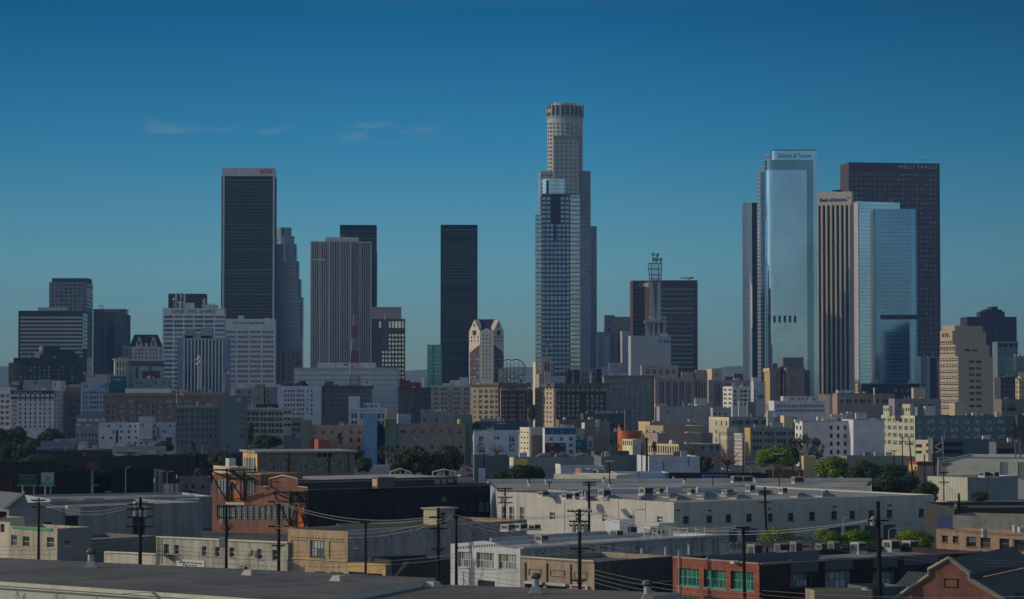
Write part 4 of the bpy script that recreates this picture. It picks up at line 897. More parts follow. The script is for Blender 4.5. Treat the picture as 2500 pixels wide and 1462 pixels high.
q = P(1250, 935, 1588); o = thing('neon_sign', 'heart shaped neon hotel sign on a steel frame above the dark red hotel', 'rooftop sign', q); d = 1588
out = [(1241.5, 928), (1229, 905), (1224, 893), (1226, 882), (1233, 877.5), (1243, 876), (1250, 879), (1257, 876.2), (1266, 876.5), (1273, 880.5), (1278, 889), (1282.5, 889.5), (1283, 900), (1280.5, 908), (1282.5, 913.5), (1270, 914.5), (1264, 920), (1256, 923), (1250, 923.5), (1241.5, 918)]
pts = [P(x, y, d) for x, y in out[1:]]; mb = MB(); mb.tube(pts, .32, 5); mb.build('heart_outline', [FLAT((.02, .03, .05))], o)
mb = MB()
for x in (1228, 1237, 1246.5, 1256.5, 1266.5, 1277): mb.tube([P(x, 880, d + 1), P(x, 934, d + 1)], .16, 4)
for y in (888, 897, 906, 914): mb.tube([P(1226, y, d + 1), P(1280, y, d + 1)], .09, 4)
mb.build('frame', [MBLK], o); fc = Face((P(1220, 900, d - .4).x, d - .4), (P(1290, 900, d - .4).x, d - .4), 0, 99)
text(o, fc, 'ROSSLYN', (1226, 892, 1279, 902), (.38, .30, .03)); text(o, fc, 'HOTEL', (1242, 907.5, 1263, 914.5), (.03, .15, .38)); 
flagpole(1268, 924, 936, 1580, 'short flagpole with a faded red flag beside the heart sign')
# hill trees are placed with the planting; thin lit slab and pink tower
B('office_block', 'thin sunlit cream slab at the left foot of the blue glass tower', 1307.5, 1312, 882, 1950, 14, 10, L=1301, m=(.55, .48, .33))
b = B('office_block', 'pink stone block with a slender stepped tower, left of the dark twin hotel', 1316, 1346, 912, 1750, 12, 20, L=1309, m=(.36, .26, .25)); c = add(b, 1323, 1345, 869, 1752, 'tower', m=(.38, .29, .30), dep=8, win=[('r', [(1330, 882, 1334, 905), (1337, 882, 1341, 905)], 'dkr', 'window_strip')]); add(b, 1318, 1323, 886, 1753, 'buttress', m=(.5, .4, .36), dep=6); add(b, 1345, 1351, 886, 1753, 'buttress', m=(.32, .28, .32), dep=6)
flagpole(1334, 833, 869, 1755, 'flagpole with striped flag on top of the pink stone tower')
b = B('office_block', 'narrow pink street front catching the sun beside the street gap', 1319, 1325, 945, 1600, 30, 30, L=1306, m=(.42, .31, .28), winL=[('m', 3, .4, 950, 1040, 8, .5, 'dkr')]);
b = B('hotel', 'large dark hotel with a row of arched cream windows under its cornice and roof letters', 1358, 1480, 934, 1560, 14, 30, L=1324, m=W((.06, .045, .045)),
      win=[('c', [1365, 1376.5, 1388, 1399.5, 1411, 1434.5, 1446, 1457.5, 1469], [943, 966, 977, 989, 1001, 1013], 6.6, 8, 'pair')], winL=[('m', 4, .4, 942, 1035, 8, .55, 'sash')], cor=(2.4, 1.8, W((.11, .10, .1))))
skin(b.root, b.F, W((.30, .27, .24)), [('c', [1365, 1376.5, 1388, 1399.5, 1411, 1434.5, 1446, 1457.5, 1469], [943, 966, 977, 989, 1001, 1013], 6.6, 8, 'pair')], 1358, 'frieze', None, (b.F.z(1360, 953.5), b.z1 - .1))
for x in [1370.8, 1382.3, 1393.8, 1405.3, 1417, 1428.5, 1440.3, 1451.8, 1463.3]: panel(b.root, b.F, (x - 1.6, 938, x + 1.6, 953), .3, W((.05, .04, .04)), 'pilaster')
panel(b.root, b.F, (1358, 953.5, 1480, 957), .7, (.07, .07, .08), 'string_course'); mm = W((.46, .39, .27)); skin(b.root, b.L, W((.40, .34, .24)), [('m', 4, .4, 942, 1035, 8, .55, 'sash')], 1358, 'side_panel', (0, b.L.w * .82))
add(b, 1330, 1344, 907, 1568, 'roof_house', m=(.33, .34, .34), dep=8); add(b, 1345, 1380, 916, 1566, 'roof_house', m=(.3, .3, .3), dep=8, win=[('c', [1358, 1369], [925], 9, 9, 'lt')]); add(b, 1385, 1398, 902, 1570, 'roof_house', m=(.05, .045, .045), dep=6); add(b, 1401, 1415, 901, 1570, 'roof_house', m=(.05, .045, .045), dep=6); add(b, 1455, 1468, 899, 1570, 'water_tank', m=(.05, .045, .045), dep=6); add(b, 1418, 1470, 923, 1572, 'roof_house', m=(.16, .13, .12), dep=6); add(b, 1440, 1444, 908, 1566, 'vent_pipe', m=(.55, .54, .5), dep=1)
q = P(1418, 910, 1575); o = thing('rooftop_sign', 'row of pale roof letters on a thin frame above the large dark hotel', 'rooftop sign', q); fc = Face((P(1360, 900, 1575).x, 1575), (P(1480, 900, 1575).x, 1575), 0, 99); text(o, fc, 'HOTEL ROSSLYN', (1369, 896, 1468, 908.5), (.34, .33, .33)); mb = MB(); [mb.tube([P(x, 897, 1576), P(x, 934, 1576)], .15, 4) for x in range(1370, 1470, 9)]; [mb.tube([P(1368, y, 1576), P(1469, y, 1576)], .12, 4) for y in (897, 909, 914)]; mb.build('frame', [MBLK], o)
b = B('office_block', 'long grey block with pairs of pale windows, right of the large dark hotel', 1475, 1594, 915, 1720, 3, 26, m=(.155, .16, .17), win=[('c', [1478] + [1490.7 + 13.25 * k for k in range(8)], [928, 940.5, 953.5, 965.5, 978, 990, 1002, 1014, 1027], 7, 7.5, 'pair')], cor=(.8, .6, W((.19, .17, .17))))
boxes_on(b, [(1487, 1520, 884, 40, 8), (1455, 1487, 895, 44, 8)], m=(.24, .28, .36)); panel(b.root, b.F, (1594, 917, 1597, 1030), .2, (.04, .05, .05), 'drainpipe')
# pink art deco block
b = B('office_building', 'pinkish art deco block with tall recessed windows and a stepped back top', 1599, 1696, 921, 1850, 4, 26, m=(.31, .25, .25), win=[('v', 1610 + k * 16.3, 1622 + k * 16.3, 930, 1000, 3, .62, 'dkr') for k in range(5)], cor=(.8, .4, W((.33, .27, .27))))
for k in range(5): panel(b.root, b.F, (1609.5 + k * 16.3, 962, 1622.5 + k * 16.3, 966), .1, (.2, .17, .18), 'spandrel')
add(b, 1566.5, 1656, 890, 1862, 'upper_block', m=(.33, .27, .27), dep=18, win=[('v', 1577 + k * 15.8, 1587 + k * 15.8, 900, 912, 2, .6, 'dkr') for k in range(5)]); add(b, 1664, 1692, 906, 1856, 'upper_block', m=(.32, .25, .24), dep=14)
add(b, 1697, 1727, 907, 1856, 'side_block', base=0, m=(.34, .24, .18), dep=20, win=[('v', 1698, 1724, 930, 990, 4, .45, 'dkr')]); add(b, 1700, 1725, 902, 1862, 'upper_block', m=(.28, .2, .16), dep=14)
b = B('castle_building', 'sunlit cream block with a battlemented roofline, behind the pinkish art deco block', 1738, 1763, 899, 2000, 14, 20, L=1725, m=(.46, .38, .29), win=[('c', [1750], [913], 4, 4, 'dk')])
for x in (1741, 1749, 1760): add(b, x, x + 3, 896.5, 2001, 'battlement', m=(.46, .38, .29), dep=4)
b = B('office_block', 'broad pinkish block with three tall dark window strips, before the battlemented roof', 1730, 1832, 926, 1900, 3, 26, m=(.31, .28, .29), win=[('v', 1744, 1760, 935, 988, 3, .6, 'dkr'), ('g', 1765, 1826, 12, 934, 946, 1, .6, .7, 'bl')]); boxes_on(b, [(1770, 1792, 918, 10, 12), (1792, 1814, 911, 14, 12)], m=(.10, .09, .1)); boxes_on(b, [(1792, 1806, 921, 4, 6)], m=(.5, .45, .38))
b = B('loft_building', 'white block with sunlit balconied left side and black steel windows', 1788, 1833, 942, 1660, 12, 20, L=1765, m=(.56, .54, .52), win=[('c', [1795, 1811, 1820], [954, 964.5, 975, 985], 7.5, 6, 'paird'), ('c', [1830], [954, 964.5, 975, 985], 3, 6, 'dk')], winL=[('m', 2, .6, 945, 1010, 6, .45, 'paird')])
for x in (1787, 1792, 1810): add(b, x, x + 3, 933, 1664, 'vent_pipe', m=(.52, .52, .52), dep=1)
b = B('office_block', 'blank grey white block with small dark windows at its left edge', 1840, 1868, 930, 1700, 10, 20, L=1833, m=(.40, .40, .44), win=[('c', [1843], [954, 964, 975], 4, 5, 'dk'), ('r', [(1850, 962, 1865, 972)], 'bl')]); boxes_on(b, [(1838, 1855, 920, 6, 8)], m=(.45, .44, .43))
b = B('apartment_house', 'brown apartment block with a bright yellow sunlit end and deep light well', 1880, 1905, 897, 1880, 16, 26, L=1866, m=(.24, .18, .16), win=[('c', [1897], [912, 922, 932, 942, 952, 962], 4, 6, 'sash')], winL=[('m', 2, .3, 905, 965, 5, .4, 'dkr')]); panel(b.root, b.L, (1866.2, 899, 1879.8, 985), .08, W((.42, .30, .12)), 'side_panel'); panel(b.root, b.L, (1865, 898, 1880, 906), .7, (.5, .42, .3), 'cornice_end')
add(b, 1905, 1921, 893, 1895, 'light_well_wall', base=0, m=(.10, .085, .085), dep=10, win=[('c', [1909, 1915], [899, 915, 931, 947], 3, 5, 'dk')]); c = add(b, 1921, 1964, 896, 1879, 'wing', base=0, m=(.24, .18, .165), dep=20, ang=3, win=[('c', [1933, 1941, 1950], [920, 934, 949], 4, 6.5, 'sash')], cor=(2, .5, W((.2, .15, .14))))
add(b, 1912, 1962, 871, 1935, 'rear_block', base=0, m=(.17, .135, .14), dep=20); add(b, 1886, 1898, 886, 1890, 'roof_tower', m=(.08, .09, .1), dep=6); rooftop_mast(c, 1890, 874, 1892, r=.5)
add(b, 1964, 1978, 902, 1900, 'wing', base=0, m=(.16, .125, .12), dep=14, win=[('c', [1970], [915, 930], 4, 6, 'dk')])
b = B('loft_building', 'low white block with continuous rows of square windows and a set back top floor', 1890, 2016, 977, 1500, 2, 24, m=(.50, .50, .56), win=[('g', 1892, 2012, 18, 986, 994, 1, .74, .85, 'wide'), ('g', 1892, 2012, 18, 997, 1005, 1, .74, .85, 'wide')]); add(b, 1912, 1984, 966, 1504, 'top_floor', m=(.5, .5, .54), dep=14, win=[('c', [1930, 1937, 1951, 1959, 1971], [972], 5, 4, 'dk')])
b = B('brown_building', 'long brown block with a tall white pipe on its front and a lit column bay', 2044, 2184, 959, 1600, 10, 24, L=2032, m=(.30, .22, .175), win=[('c', [2055, 2068, 2076, 2090, 2103, 2110, 2122, 2143, 2158, 2165], [978], 6, 9, 'dkr'), ('c', [2158, 2164, 2176], [966], 3, 4, 'dk')], cor=(.5, .3, W((.2, .15, .12))))
add(b, 2045, 2088, 951, 1612, 'roof_house', m=(.34, .36, .42), dep=10, win=[('c', [2058, 2080], [957], 3, 4, 'dk')]); mb = MB(); f = b.F; mb.tube([f.at(f.u(2134), f.z(2134, 986), .5), f.at(f.u(2134), f.z(2134, 945), .5)], .55, 8); mb.build('vent_pipe', [FLAT((.55, .55, .55))], b.root)
B('stone_tower', 'slim orange lit stone column bay between the cream tower foot and the dark block', 2094, 2103, 935, 1800, 20, 8, L=2088, m=(.45, .30, .2), winL=[('m', 2, .4, 938, 958, 2, .7, 'dkr')], win=[('v', 2095, 2102, 940, 960, 3, .4, 'dkr')])
b = B('lavender_building', 'pale lavender low block right of the long brown block', 2184, 2297, 972, 1540, 2, 20, m=(.24, .20, .23), win=[('c', [2196, 2203, 2230, 2237, 2249, 2256, 2268, 2275], [988], 5, 5, 'dk')])
b = B('roof_house', 'plain beige cube on the roofs before the blue strip block', 2230, 2260, 945, 1565, 14, 8, L=2225, m=(.40, .36, .28), cat='roof house', base=20)
# --- beige stepped block, right
d = 1750; bm = W((.44, .35, .25), .08, .12); b = B('office_building', 'tall beige block with a sunlit left face of window bands and shaded stepped right side', 2339, 2424, 868, 1750, 42, 30, L=2294, m=bm,
      win=[('c', [2373, 2390], [881, 898, 913, 928.5, 944, 959, 974, 990], 13, 6.5, 'dk')], winL=[('m', 6, .78, 872 + k * 14.6, 876.3 + k * 14.6, 1, .9, 'pair') for k in range(9)] + [('m', 6, .78, 877.2 + k * 14.6, 880.5 + k * 14.6, 1, .9, 'dkr') for k in range(9)], rec=.4)
add(b, 2332, 2416, 840, 1756, 'upper_block', ang=42, L=2294.6, m=bm, winL=[('m', 5, .78, 845.5, 850, 1, .9, 'pair'), ('m', 5, .78, 851, 854, 1, .9, 'dkr'), ('m', 5, .78, 859, 863, 1, .9, 'pair')], dep=20, win=[('c', [2363, 2382], [853], 14, 5, 'dk')])
c = add(b, 2325, 2407, 806, 1762, 'upper_block', ang=42, L=2295, m=bm, dep=16, winL=[('m', 5, .78, 831, 835.5, 1, .9, 'pair'), ('m', 5, .78, 837, 840, 1, .9, 'dkr')]); add(b, 2331, 2399, 793, 1772, 'upper_block', ang=42, L=2302, m=bm, dep=14)
for r in ((2300, 813, 2304, 822), (2307, 812, 2310, 822), (2312, 811, 2315, 821), (2316.5, 818, 2318.5, 821)): panel(c.root, c.L, r, .12, MBLK, 'opening')
B('brick_building', 'dark brick block between the beige stepped block and the cream right edge block', 2443, 2480, 919, 1850, 2, 20, m=W((.06, .05, .055)), win=[('g', 2446, 2478, 5, 945, 975, 3, .5, .5, 'bl')])
b = B('office_building', 'sunlit cream block with narrow windows cut by the right edge', 2506, 2540, 922, 1780, 24, 20, L=2479, m=(.50, .44, .26), winL=[('m', 4, .4, 926, 985, 5, .66, 'dkr')]); add(b, 2506, 2530, 907, 1790, 'tower', ang=24, L=2485, m=(.5, .44, .27), dep=10)
B('office_block', 'low dark block with a pale top storey under the cream right edge block', 2445, 2540, 973, 1500, 2, 20, m=(.16, .14, .14), win=[('c', [2451, 2466, 2474], [988], 5, 5, 'dk'), ('c', [2450], [997], 7, 7, 'dk'), ('r', [(2459, 993, 2480, 1002)], 'lou')])
# --- grey green long block with sunlit cream left wing
b = B('factory_building', 'long blue green loft block with wide steel windows and a sunlit cream left end', 2234, 2482, 1013, 1260, 17, 40, L=2152, m=(.12, .155, .165),
      win=[('c', [2273.5, 2302, 2330, 2358, 2386, 2414, 2445], [1028, 1047.5, 1066], 18, 10.5, 'wide'), ('c', [2246, 2472], [1028, 1047.5, 1066], 10, 10.5, 'wide')], winL=[('m', 6, .62, 1017, 1090, 4, .52, 'pair')], sub=False)
panel(b.root, b.L, (2152.3, 1013.3, 2233.6, 1017), .2, W((.5, .49, .33)), 'band')
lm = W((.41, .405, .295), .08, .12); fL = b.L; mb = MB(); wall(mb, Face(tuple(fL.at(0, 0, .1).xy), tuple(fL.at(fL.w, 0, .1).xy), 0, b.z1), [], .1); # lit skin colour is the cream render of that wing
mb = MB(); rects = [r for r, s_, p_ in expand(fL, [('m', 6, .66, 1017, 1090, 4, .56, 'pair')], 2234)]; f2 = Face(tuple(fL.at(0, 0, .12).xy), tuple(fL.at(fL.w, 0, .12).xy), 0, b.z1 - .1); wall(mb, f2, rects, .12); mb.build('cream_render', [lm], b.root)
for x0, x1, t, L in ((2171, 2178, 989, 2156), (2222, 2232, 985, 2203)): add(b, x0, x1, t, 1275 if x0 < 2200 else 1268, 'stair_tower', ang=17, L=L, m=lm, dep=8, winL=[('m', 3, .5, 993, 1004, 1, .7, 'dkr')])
boxes_on(b, [(2240, 2258, 992, 20, 8)], m=(.16, .2, .21)); boxes_on(b, [(2259, 2283, 990, 8, 5), (2375, 2386, 1006, 10, 4)], m=(.42, .42, .4)); add(b, 2331, 2360, 982, 1300, 'lift_house', ang=30, L=2318, m=bm, dep=8); boxes_on(b, [(2432, 2441, 1005, 4, 3)], m=(.5, .47, .28))
B('brick_building', 'dark brown block at the right edge beyond the long blue green block', 2484, 2540, 1012, 1270, 3, 20, m=(.07, .06, .06), win=[('c', [2492], [1028, 1045, 1062], 8, 9, 'dkr')]); 
# --- big white block and its neighbours
b = B('warehouse_block', 'big blank white block with four columns of dark windows and a sunlit corner turret', 1959, 2083, 1026, 1085, 8, 20, L=1941, m=(.56, .53, .56),
      win=[('c', [2029, 2046, 2063, 2080], [1043, 1062.5, 1082, 1102], 7.2, 10.5, 'sashd')], winL=[('m', 2, .5, 1034, 1110, 4, .5, 'sash')], rec=.35, cor=(.3, .2, W((.3, .27, .26))))
c = add(b, 2083, 2159, 1022, 1080, 'wing', base=0, m=(.55, .53, .57), dep=22, ang=8, cor=(.3, .2, W((.3, .27, .26)))); add(b, 2090, 2117, 1006, 1088, 'lift_house', m=(.36, .40, .45), dep=7, ang=8, L=2087); boxes_on(b, [(1996, 2044, 1016, 14, 5)], m=(.5, .47, .33)); add(b, 1941, 1959, 1022, 1090, 'turret', m=(.52, .48, .38), ang=8, L=1938, dep=6)
boxes_on(b, [(2055, 2068, 1007, 16, 4), (2070, 2082, 1004, 18, 5), (2030, 2050, 1010, 18, 4)], m=(.38, .39, .4))
b = B('loft_building', 'long grey loft block with grouped windows, joined to a narrow yellow painted front', 1832, 1942, 1043, 1180, 6, 24, L=1818, m=(.22, .22, .20), win=[('c', [1841, 1849, 1857, 1870, 1878, 1886, 1899, 1907, 1915, 1928, 1936], [1057, 1075, 1092], 6.4, 9, 'sashd')], winL=[('m', 2, .4, 1048, 1108, 4, .5, 'dkr')])
panel(b.root, b.L, (1818.3, 1043, 1831.8, 1112), .1, W((.44, .31, .10)), 'yellow_front'); add(b, 1883, 1912, 1031, 1200, 'roof_house', m=(.34, .34, .32), dep=8, ang=6, L=1881); c = add(b, 1914, 1935, 1013, 1205, 'roof_house', m=(.5, .45, .30), dep=8, ang=12, L=1905); boxes_on(b, [(1874, 1890, 1001, 40, 6)], m=(.42, .42, .38))
b = B('loft_building', 'cream end wall with slit windows on a long grey block with a dark arcade floor', 1780, 1945, 1017, 1230, 16, 22, L=1731, m=(.24, .25, .26), win=[('c', [1793, 1808, 1826, 1845, 1865, 1885], [1030], 13, 10, 'dk')], winL=[('m', 4, .2, 1022, 1085, 3, .5, 'dkr', [(0, 0), (0, 1), (0, 2)])])
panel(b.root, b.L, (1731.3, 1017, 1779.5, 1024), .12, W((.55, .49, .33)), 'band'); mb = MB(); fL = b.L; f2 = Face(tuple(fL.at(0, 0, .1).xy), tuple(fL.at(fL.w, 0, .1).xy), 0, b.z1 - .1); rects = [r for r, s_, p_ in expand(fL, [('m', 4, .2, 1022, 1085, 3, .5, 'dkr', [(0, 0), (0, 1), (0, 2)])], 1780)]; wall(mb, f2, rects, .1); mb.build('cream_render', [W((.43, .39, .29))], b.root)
lattice('steel_sign_tower', 'grey steel sign frame standing on the roof of the long grey block', 1809, 978, 1016, 1240, 11, 11, FLAT((.42, .42, .40)), 3, 'sign frame'); 
B('roof_house', 'dark plant room behind the grey steel sign frame', 1826, 1845, 980, 1262, 2, 6, m=(.14, .15, .16), cat='roof house', base=15)
b = B('painted_building', 'beige block painted in horizontal bands of darker and paler tone', 1775, 1803, 1043, 1120, 34, 14, L=1759, m=(.44, .37, .28))
for k, c in enumerate(((.50, .44, .36), (.36, .29, .22), (.52, .46, .38), (.42, .35, .27))):
    for f, xa, xb in ((b.L, 1759.3, 1774.8), (b.F, 1775.2, 1802.7)): panel(b.root, f, (xa, 1043.3 + k * 9.5, xb, 1052.6 + k * 9.5), .1, c, 'painted_band')
b = B('hotel', 'narrow white and pink street front with close rows of windows', 1812, 1819, 1057, 1100, 40, 24, L=1793, m=(.52, .45, .42), winL=[('m', 5, .45, 1062, 1128, 7, .55, 'dkr')]); panel(b.root, b.L, (1793.5, 1056, 1811.5, 1060), .5, (.55, .52, .45), 'cornice')
# --- grey blank wall block, tan sheds and orange cylinder
b = B('warehouse_block', 'long blank grey block with a few small square windows and a sunlit left end', 1610, 1740, 990, 1380, 8, 24, L=1603, m=(.30, .29, .33), win=[('c', [1630, 1689], [1002, 1015.5], 4, 4, 'dk'), ('c', [1689], [1029], 4, 4, 'dk')], cor=(.4, .3, W((.3, .25, .22)))); add(b, 1697, 1725, 970, 1392, 'roof_house', m=(.38, .39, .4), dep=8, ang=8, L=1695); boxes_on(b, [(1600, 1628, 984, 10, 6), (1681, 1738, 983, 14, 5)], m=(.34, .34, .36)); add(b, 1740, 1785, 994, 1372, 'wing', base=0, m=(.31, .31, .35), dep=20, ang=3, win=[('c', [1746, 1757, 1773], [1009], 4.5, 6, 'dkr')])
b = B('warehouse_block', 'tan block with a left end coloured bright as sunlit and long shaded side wall', 1587, 1712, 1028, 1220, 18, 24, L=1559, m=(.33, .26, .19)); panel(b.root, b.L, (1559.3, 1028, 1586.8, 1075), .1, W((.50, .39, .22)), 'end_wall'); c = add(b, 1619, 1720, 1038, 1180, 'front_block', base=0, ang=16, L=1575, m=(.33, .26, .20), dep=14, winL=[('c', [1580, 1597, 1612], [1053], 5, 6, 'dkr')])  # end wall panel paints sunlight onto the tan left end
B('warehouse_block', 'lower tan shed before the bright ended tan block', 1605, 1712, 1056, 1120, 16, 20, L=1566, m=(.30, .24, .19)); b = B('roof_house', 'small house like block with a mustard sunlit end', 1709, 1740, 1055, 1130, 20, 8, L=1704, m=(.22, .21, .22), cat='roof house'); panel(b.root, b.L, (1704.2, 1055, 1708.8, 1075), .1, W((.5, .38, .12)), 'end_wall')
q = P(1538, 1080, 1150); rr = 30 * 1150 / F; o = thing('round_building', 'round orange building with a pointed fin wall at its left', 'round building', (q.x, q.y, 0)); om = W((.42, .13, .05), .08, .1); zt = zat(1538, 1050, 1150); mb = MB(); n = 32
massp(o, [(q.x + rr * math.cos(2 * math.pi * k / n), q.y + rr * .8 * math.sin(2 * math.pi * k / n)) for k in range(n)], 0, zt, om, roof=W((.12, .06, .04)))
mb = MB(); a, c = P(1510, 1034, 1140), P(1517, 1052, 1134); mb.poly([(a.x, a.y, 0), (c.x, c.y, 0), c, a]); mb.poly([(a.x, a.y + 1.5, 0), (a.x, a.y + 1.5, a.z), (c.x, c.y + 1.5, c.z), (c.x, c.y + 1.5, 0)]); mb.poly([a, c, (c.x, c.y + 1.5, c.z), (a.x, a.y + 1.5, a.z)]); mb.poly([(a.x, a.y, 0), a, (a.x, a.y + 1.5, a.z), (a.x, a.y + 1.5, 0)]); mb.build('fin_wall', [om], o)
# --- street fronts
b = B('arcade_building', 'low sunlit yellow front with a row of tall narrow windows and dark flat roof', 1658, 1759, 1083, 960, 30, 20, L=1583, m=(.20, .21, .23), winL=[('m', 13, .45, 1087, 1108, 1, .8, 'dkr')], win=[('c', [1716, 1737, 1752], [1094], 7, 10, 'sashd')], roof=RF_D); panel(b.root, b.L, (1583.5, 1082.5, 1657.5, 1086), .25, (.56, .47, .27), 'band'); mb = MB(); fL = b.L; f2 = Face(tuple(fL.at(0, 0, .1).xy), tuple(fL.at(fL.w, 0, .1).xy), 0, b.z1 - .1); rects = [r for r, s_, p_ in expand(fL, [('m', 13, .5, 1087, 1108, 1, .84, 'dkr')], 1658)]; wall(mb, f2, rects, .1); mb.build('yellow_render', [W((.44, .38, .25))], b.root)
b = B('shop_building', 'small cream front of slender columns with a grey right wall', 1545, 1568, 1071, 980, 25, 14, L=1520, m=(.42, .42, .43), winL=[('m', 5, .5, 1074, 1088, 1, .8, 'dkr')]); mb = MB(); fL = b.L; f2 = Face(tuple(fL.at(0, 0, .1).xy), tuple(fL.at(fL.w, 0, .1).xy), 0, b.z1 - .1); rects = [r for r, s_, p_ in expand(fL, [('m', 5, .56, 1074, 1088, 1, .84, 'dkr')], 1545)]; wall(mb, f2, rects, .1); mb.build('cream_render', [W((.58, .52, .36))], b.root)
b = B('warehouse_block', 'plain blue white shed behind two dark power poles', 1585, 1708, 1113, 800, 6, 26, m=(.44, .47, .54)); panel(b.root, b.F, (1586, 1124.5, 1708, 1126), .1, (.30, .33, .39), 'string_course'); panel(b.root, b.F, (1680, 1113.5, 1682, 1136), .15, (.1, .12, .15), 'drainpipe'); panel(b.root, b.F, (1619, 1126, 1621, 1150), .15, (.1, .12, .15), 'drainpipe')
b = B('warehouse_block', 'dull grey green shed wall left of the blue white shed', 1468, 1584, 1113, 830, 4, 24, m=(.13, .145, .15)); B('sign_shop', 'dark flat roofed shop with a small yellow lit end', 1452, 1536, 1100, 900, 20, 14, L=1443, m=(.1, .1, .1), roof=RF_D)
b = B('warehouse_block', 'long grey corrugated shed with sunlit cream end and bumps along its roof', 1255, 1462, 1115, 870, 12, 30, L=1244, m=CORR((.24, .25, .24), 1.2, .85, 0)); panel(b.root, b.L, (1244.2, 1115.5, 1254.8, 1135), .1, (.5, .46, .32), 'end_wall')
for x in (1330, 1372, 1422): mb = MB(); q = P(x, 1113, 878); mb.tube([q + V((-3.5, 0, -.6)), q + V((-2, 0, .35)), q + V((0, 0, .6)), q + V((2, 0, .35)), q + V((3.5, 0, -.6))], [.1, .7, .8, .7, .1], 8); mb.build('roof_hump', [W((.2, .19, .18))], b.root)
c = add(b, 1460, 1475, 1117, 850, 'end_block', base=0, ang=20, L=1456, dep=8, m=(.5, .46, .28))
b = B('warehouse_block', 'long dark blue grey shed wall behind the parked cars', 1158, 1246, 1112, 900, 2, 24, m=(.10, .115, .13)); add(b, 1255, 1268, 1108, 902, 'wall_end', m=(.35, .33, .3), dep=4)
q = P(1253, 1136, 840); o = thing('billboard', 'small yellow and white billboard before the grey corrugated shed', 'billboard', (q.x, q.y, 0)); q1 = P(1288, 1119, 840); mb = MB(); mb.box(q, (q1.x - q.x, 0, 0), (0, .5, 0), (0, 0, q1.z - q.z)); mb.build('frame', [FLAT((.42, .42, .4))], o)
mb = MB(); a = P(1264, 1135, 839.9); c = P(1286, 1121, 839.9); mb.box(a, (c.x - a.x, 0, 0), (0, .2, 0), (0, 0, c.z - a.z)); mb.build('poster', [FLAT((.60, .40, .01))], o); mb = MB(); a = P(1255, 1135, 839.9); c = P(1263.5, 1121, 839.9); mb.box(a, (c.x - a.x, 0, 0), (0, .2, 0), (0, 0, c.z - a.z)); mb.build('poster', [FLAT((.4, .4, .38))], o); mb = MB(); [mb.tube([P(x, 1134, 841), (P(x, 1134, 841).x, 841, 0)], .25, 5) for x in (1258, 1283)]; mb.build('support', [MBLK], o)
# --- coloured apartments
b = B('apartment_house', 'taupe and peach housing block with blue and green stair towers', 755, 888, 1037, 1100, 1, 18, m=(.37, .235, .175), win=[('c', [767, 790, 812, 834, 857.5, 879], [1054], 6.5, 8, 'paird'), ('c', [767, 857, 876], [1073], 6.5, 10, 'dkr'), ('c', [767, 876], [1091], 6.5, 7, 'dkr')])
add(b, 735, 755.5, 1024, 1098, 'green_wall', base=0, m=(.14, .19, .125), dep=14); add(b, 888, 920, 1009, 1096, 'blue_tower', base=0, m=CORR((.15, .28, .44), 2.2, .9, 0), dep=10); add(b, 920, 941, 1034, 1106, 'gap_wall', base=0, m=(.02, .022, .025), dep=8); c = add(b, 941, 967, 1022, 1097, 'green_tower', base=0, m=(.12, .19, .13), dep=10, ang=8, L=937)
c = add(b, 967, 1136, 1033, 1099, 'right_wing', base=0, m=(.245, .19, .165), dep=18, win=[('c', [1009, 1032, 1055, 1077, 1099, 1121.5], [1052.5], 6.5, 8, 'paird'), ('c', [984], [1052.5], 13, 7, 'dkr'), ('c', [973, 986, 1015, 1031, 1058, 1072, 1098, 1117], [1071.5], 14, 7, 'wide'), ('c', [971, 987, 1055, 1125], [1090], 7, 8, 'dkr')])
add(b, 972, 1003, 1009, 1106, 'blue_tower', m=(.24, .32, .44), dep=9, ang=8, L=969); add(b, 1136, 1150, 1016, 1108, 'green_tower', base=0, m=(.12, .185, .125), dep=10); add(b, 1120, 1126, 1022, 1103, 'lime_panel', m=(.40, .46, .08), dep=2, ang=20); add(b, 937, 941, 1023, 1095, 'lime_panel', m=(.40, .46, .08), dep=2)
add(b, 777, 804, 1072, 1080, 'red_porch', base=0, m=(.30, .09, .06), dep=8, ang=10, L=762 + 0)
b = B('office_block', 'blue white modern block with a taller square tower, above the peach housing block', 851, 946, 995, 1350, 2, 22, m=(.44, .46, .54), win=[('c', [861, 869, 883, 891, 905, 913, 926, 935], [1014], 6.2, 12, 'dkr'), ('c', [861, 869, 926, 935], [1030], 6.2, 8, 'dkr')])
for k, x in enumerate((865, 887, 909, 931)): panel(b.root, b.F, (x - 8, 1000, x + 8, 1001.5), .2, (.2, .22, .27), 'lettering_strip')
add(b, 851, 877, 966, 1356, 'tower', m=(.46, .48, .54), dep=8); add(b, 888, 927, 982, 1362, 'upper_block', m=(.42, .45, .53), dep=8, win=[('c', [893, 907, 918], [990], 5, 5, 'dk')]); add(b, 945, 965, 999, 1345, 'side_block', base=0, m=(.34, .28, .25), dep=10)
b = B('office_block', 'grey beige block with stepped roofline behind the taupe housing wing', 1027, 1110, 1003, 1380, 2, 20, m=(.25, .24, .23), win=[('c', [1036, 1066], [1024], 6, 8, 'dk')]); add(b, 1026, 1052, 998, 1384, 'upper_block', m=(.26, .245, .23), dep=10, win=[('c', [1040], [1004], 7, 8, 'dkr')]); add(b, 1110, 1152, 1012, 1378, 'wing', base=0, m=(.16, .18, .16), dep=16); boxes_on(b, [(1063, 1076, 999, 3, 4), (1120, 1128, 1008, 3, 3), (1136, 1147, 1008, 3, 3)], m=(.5, .48, .45))
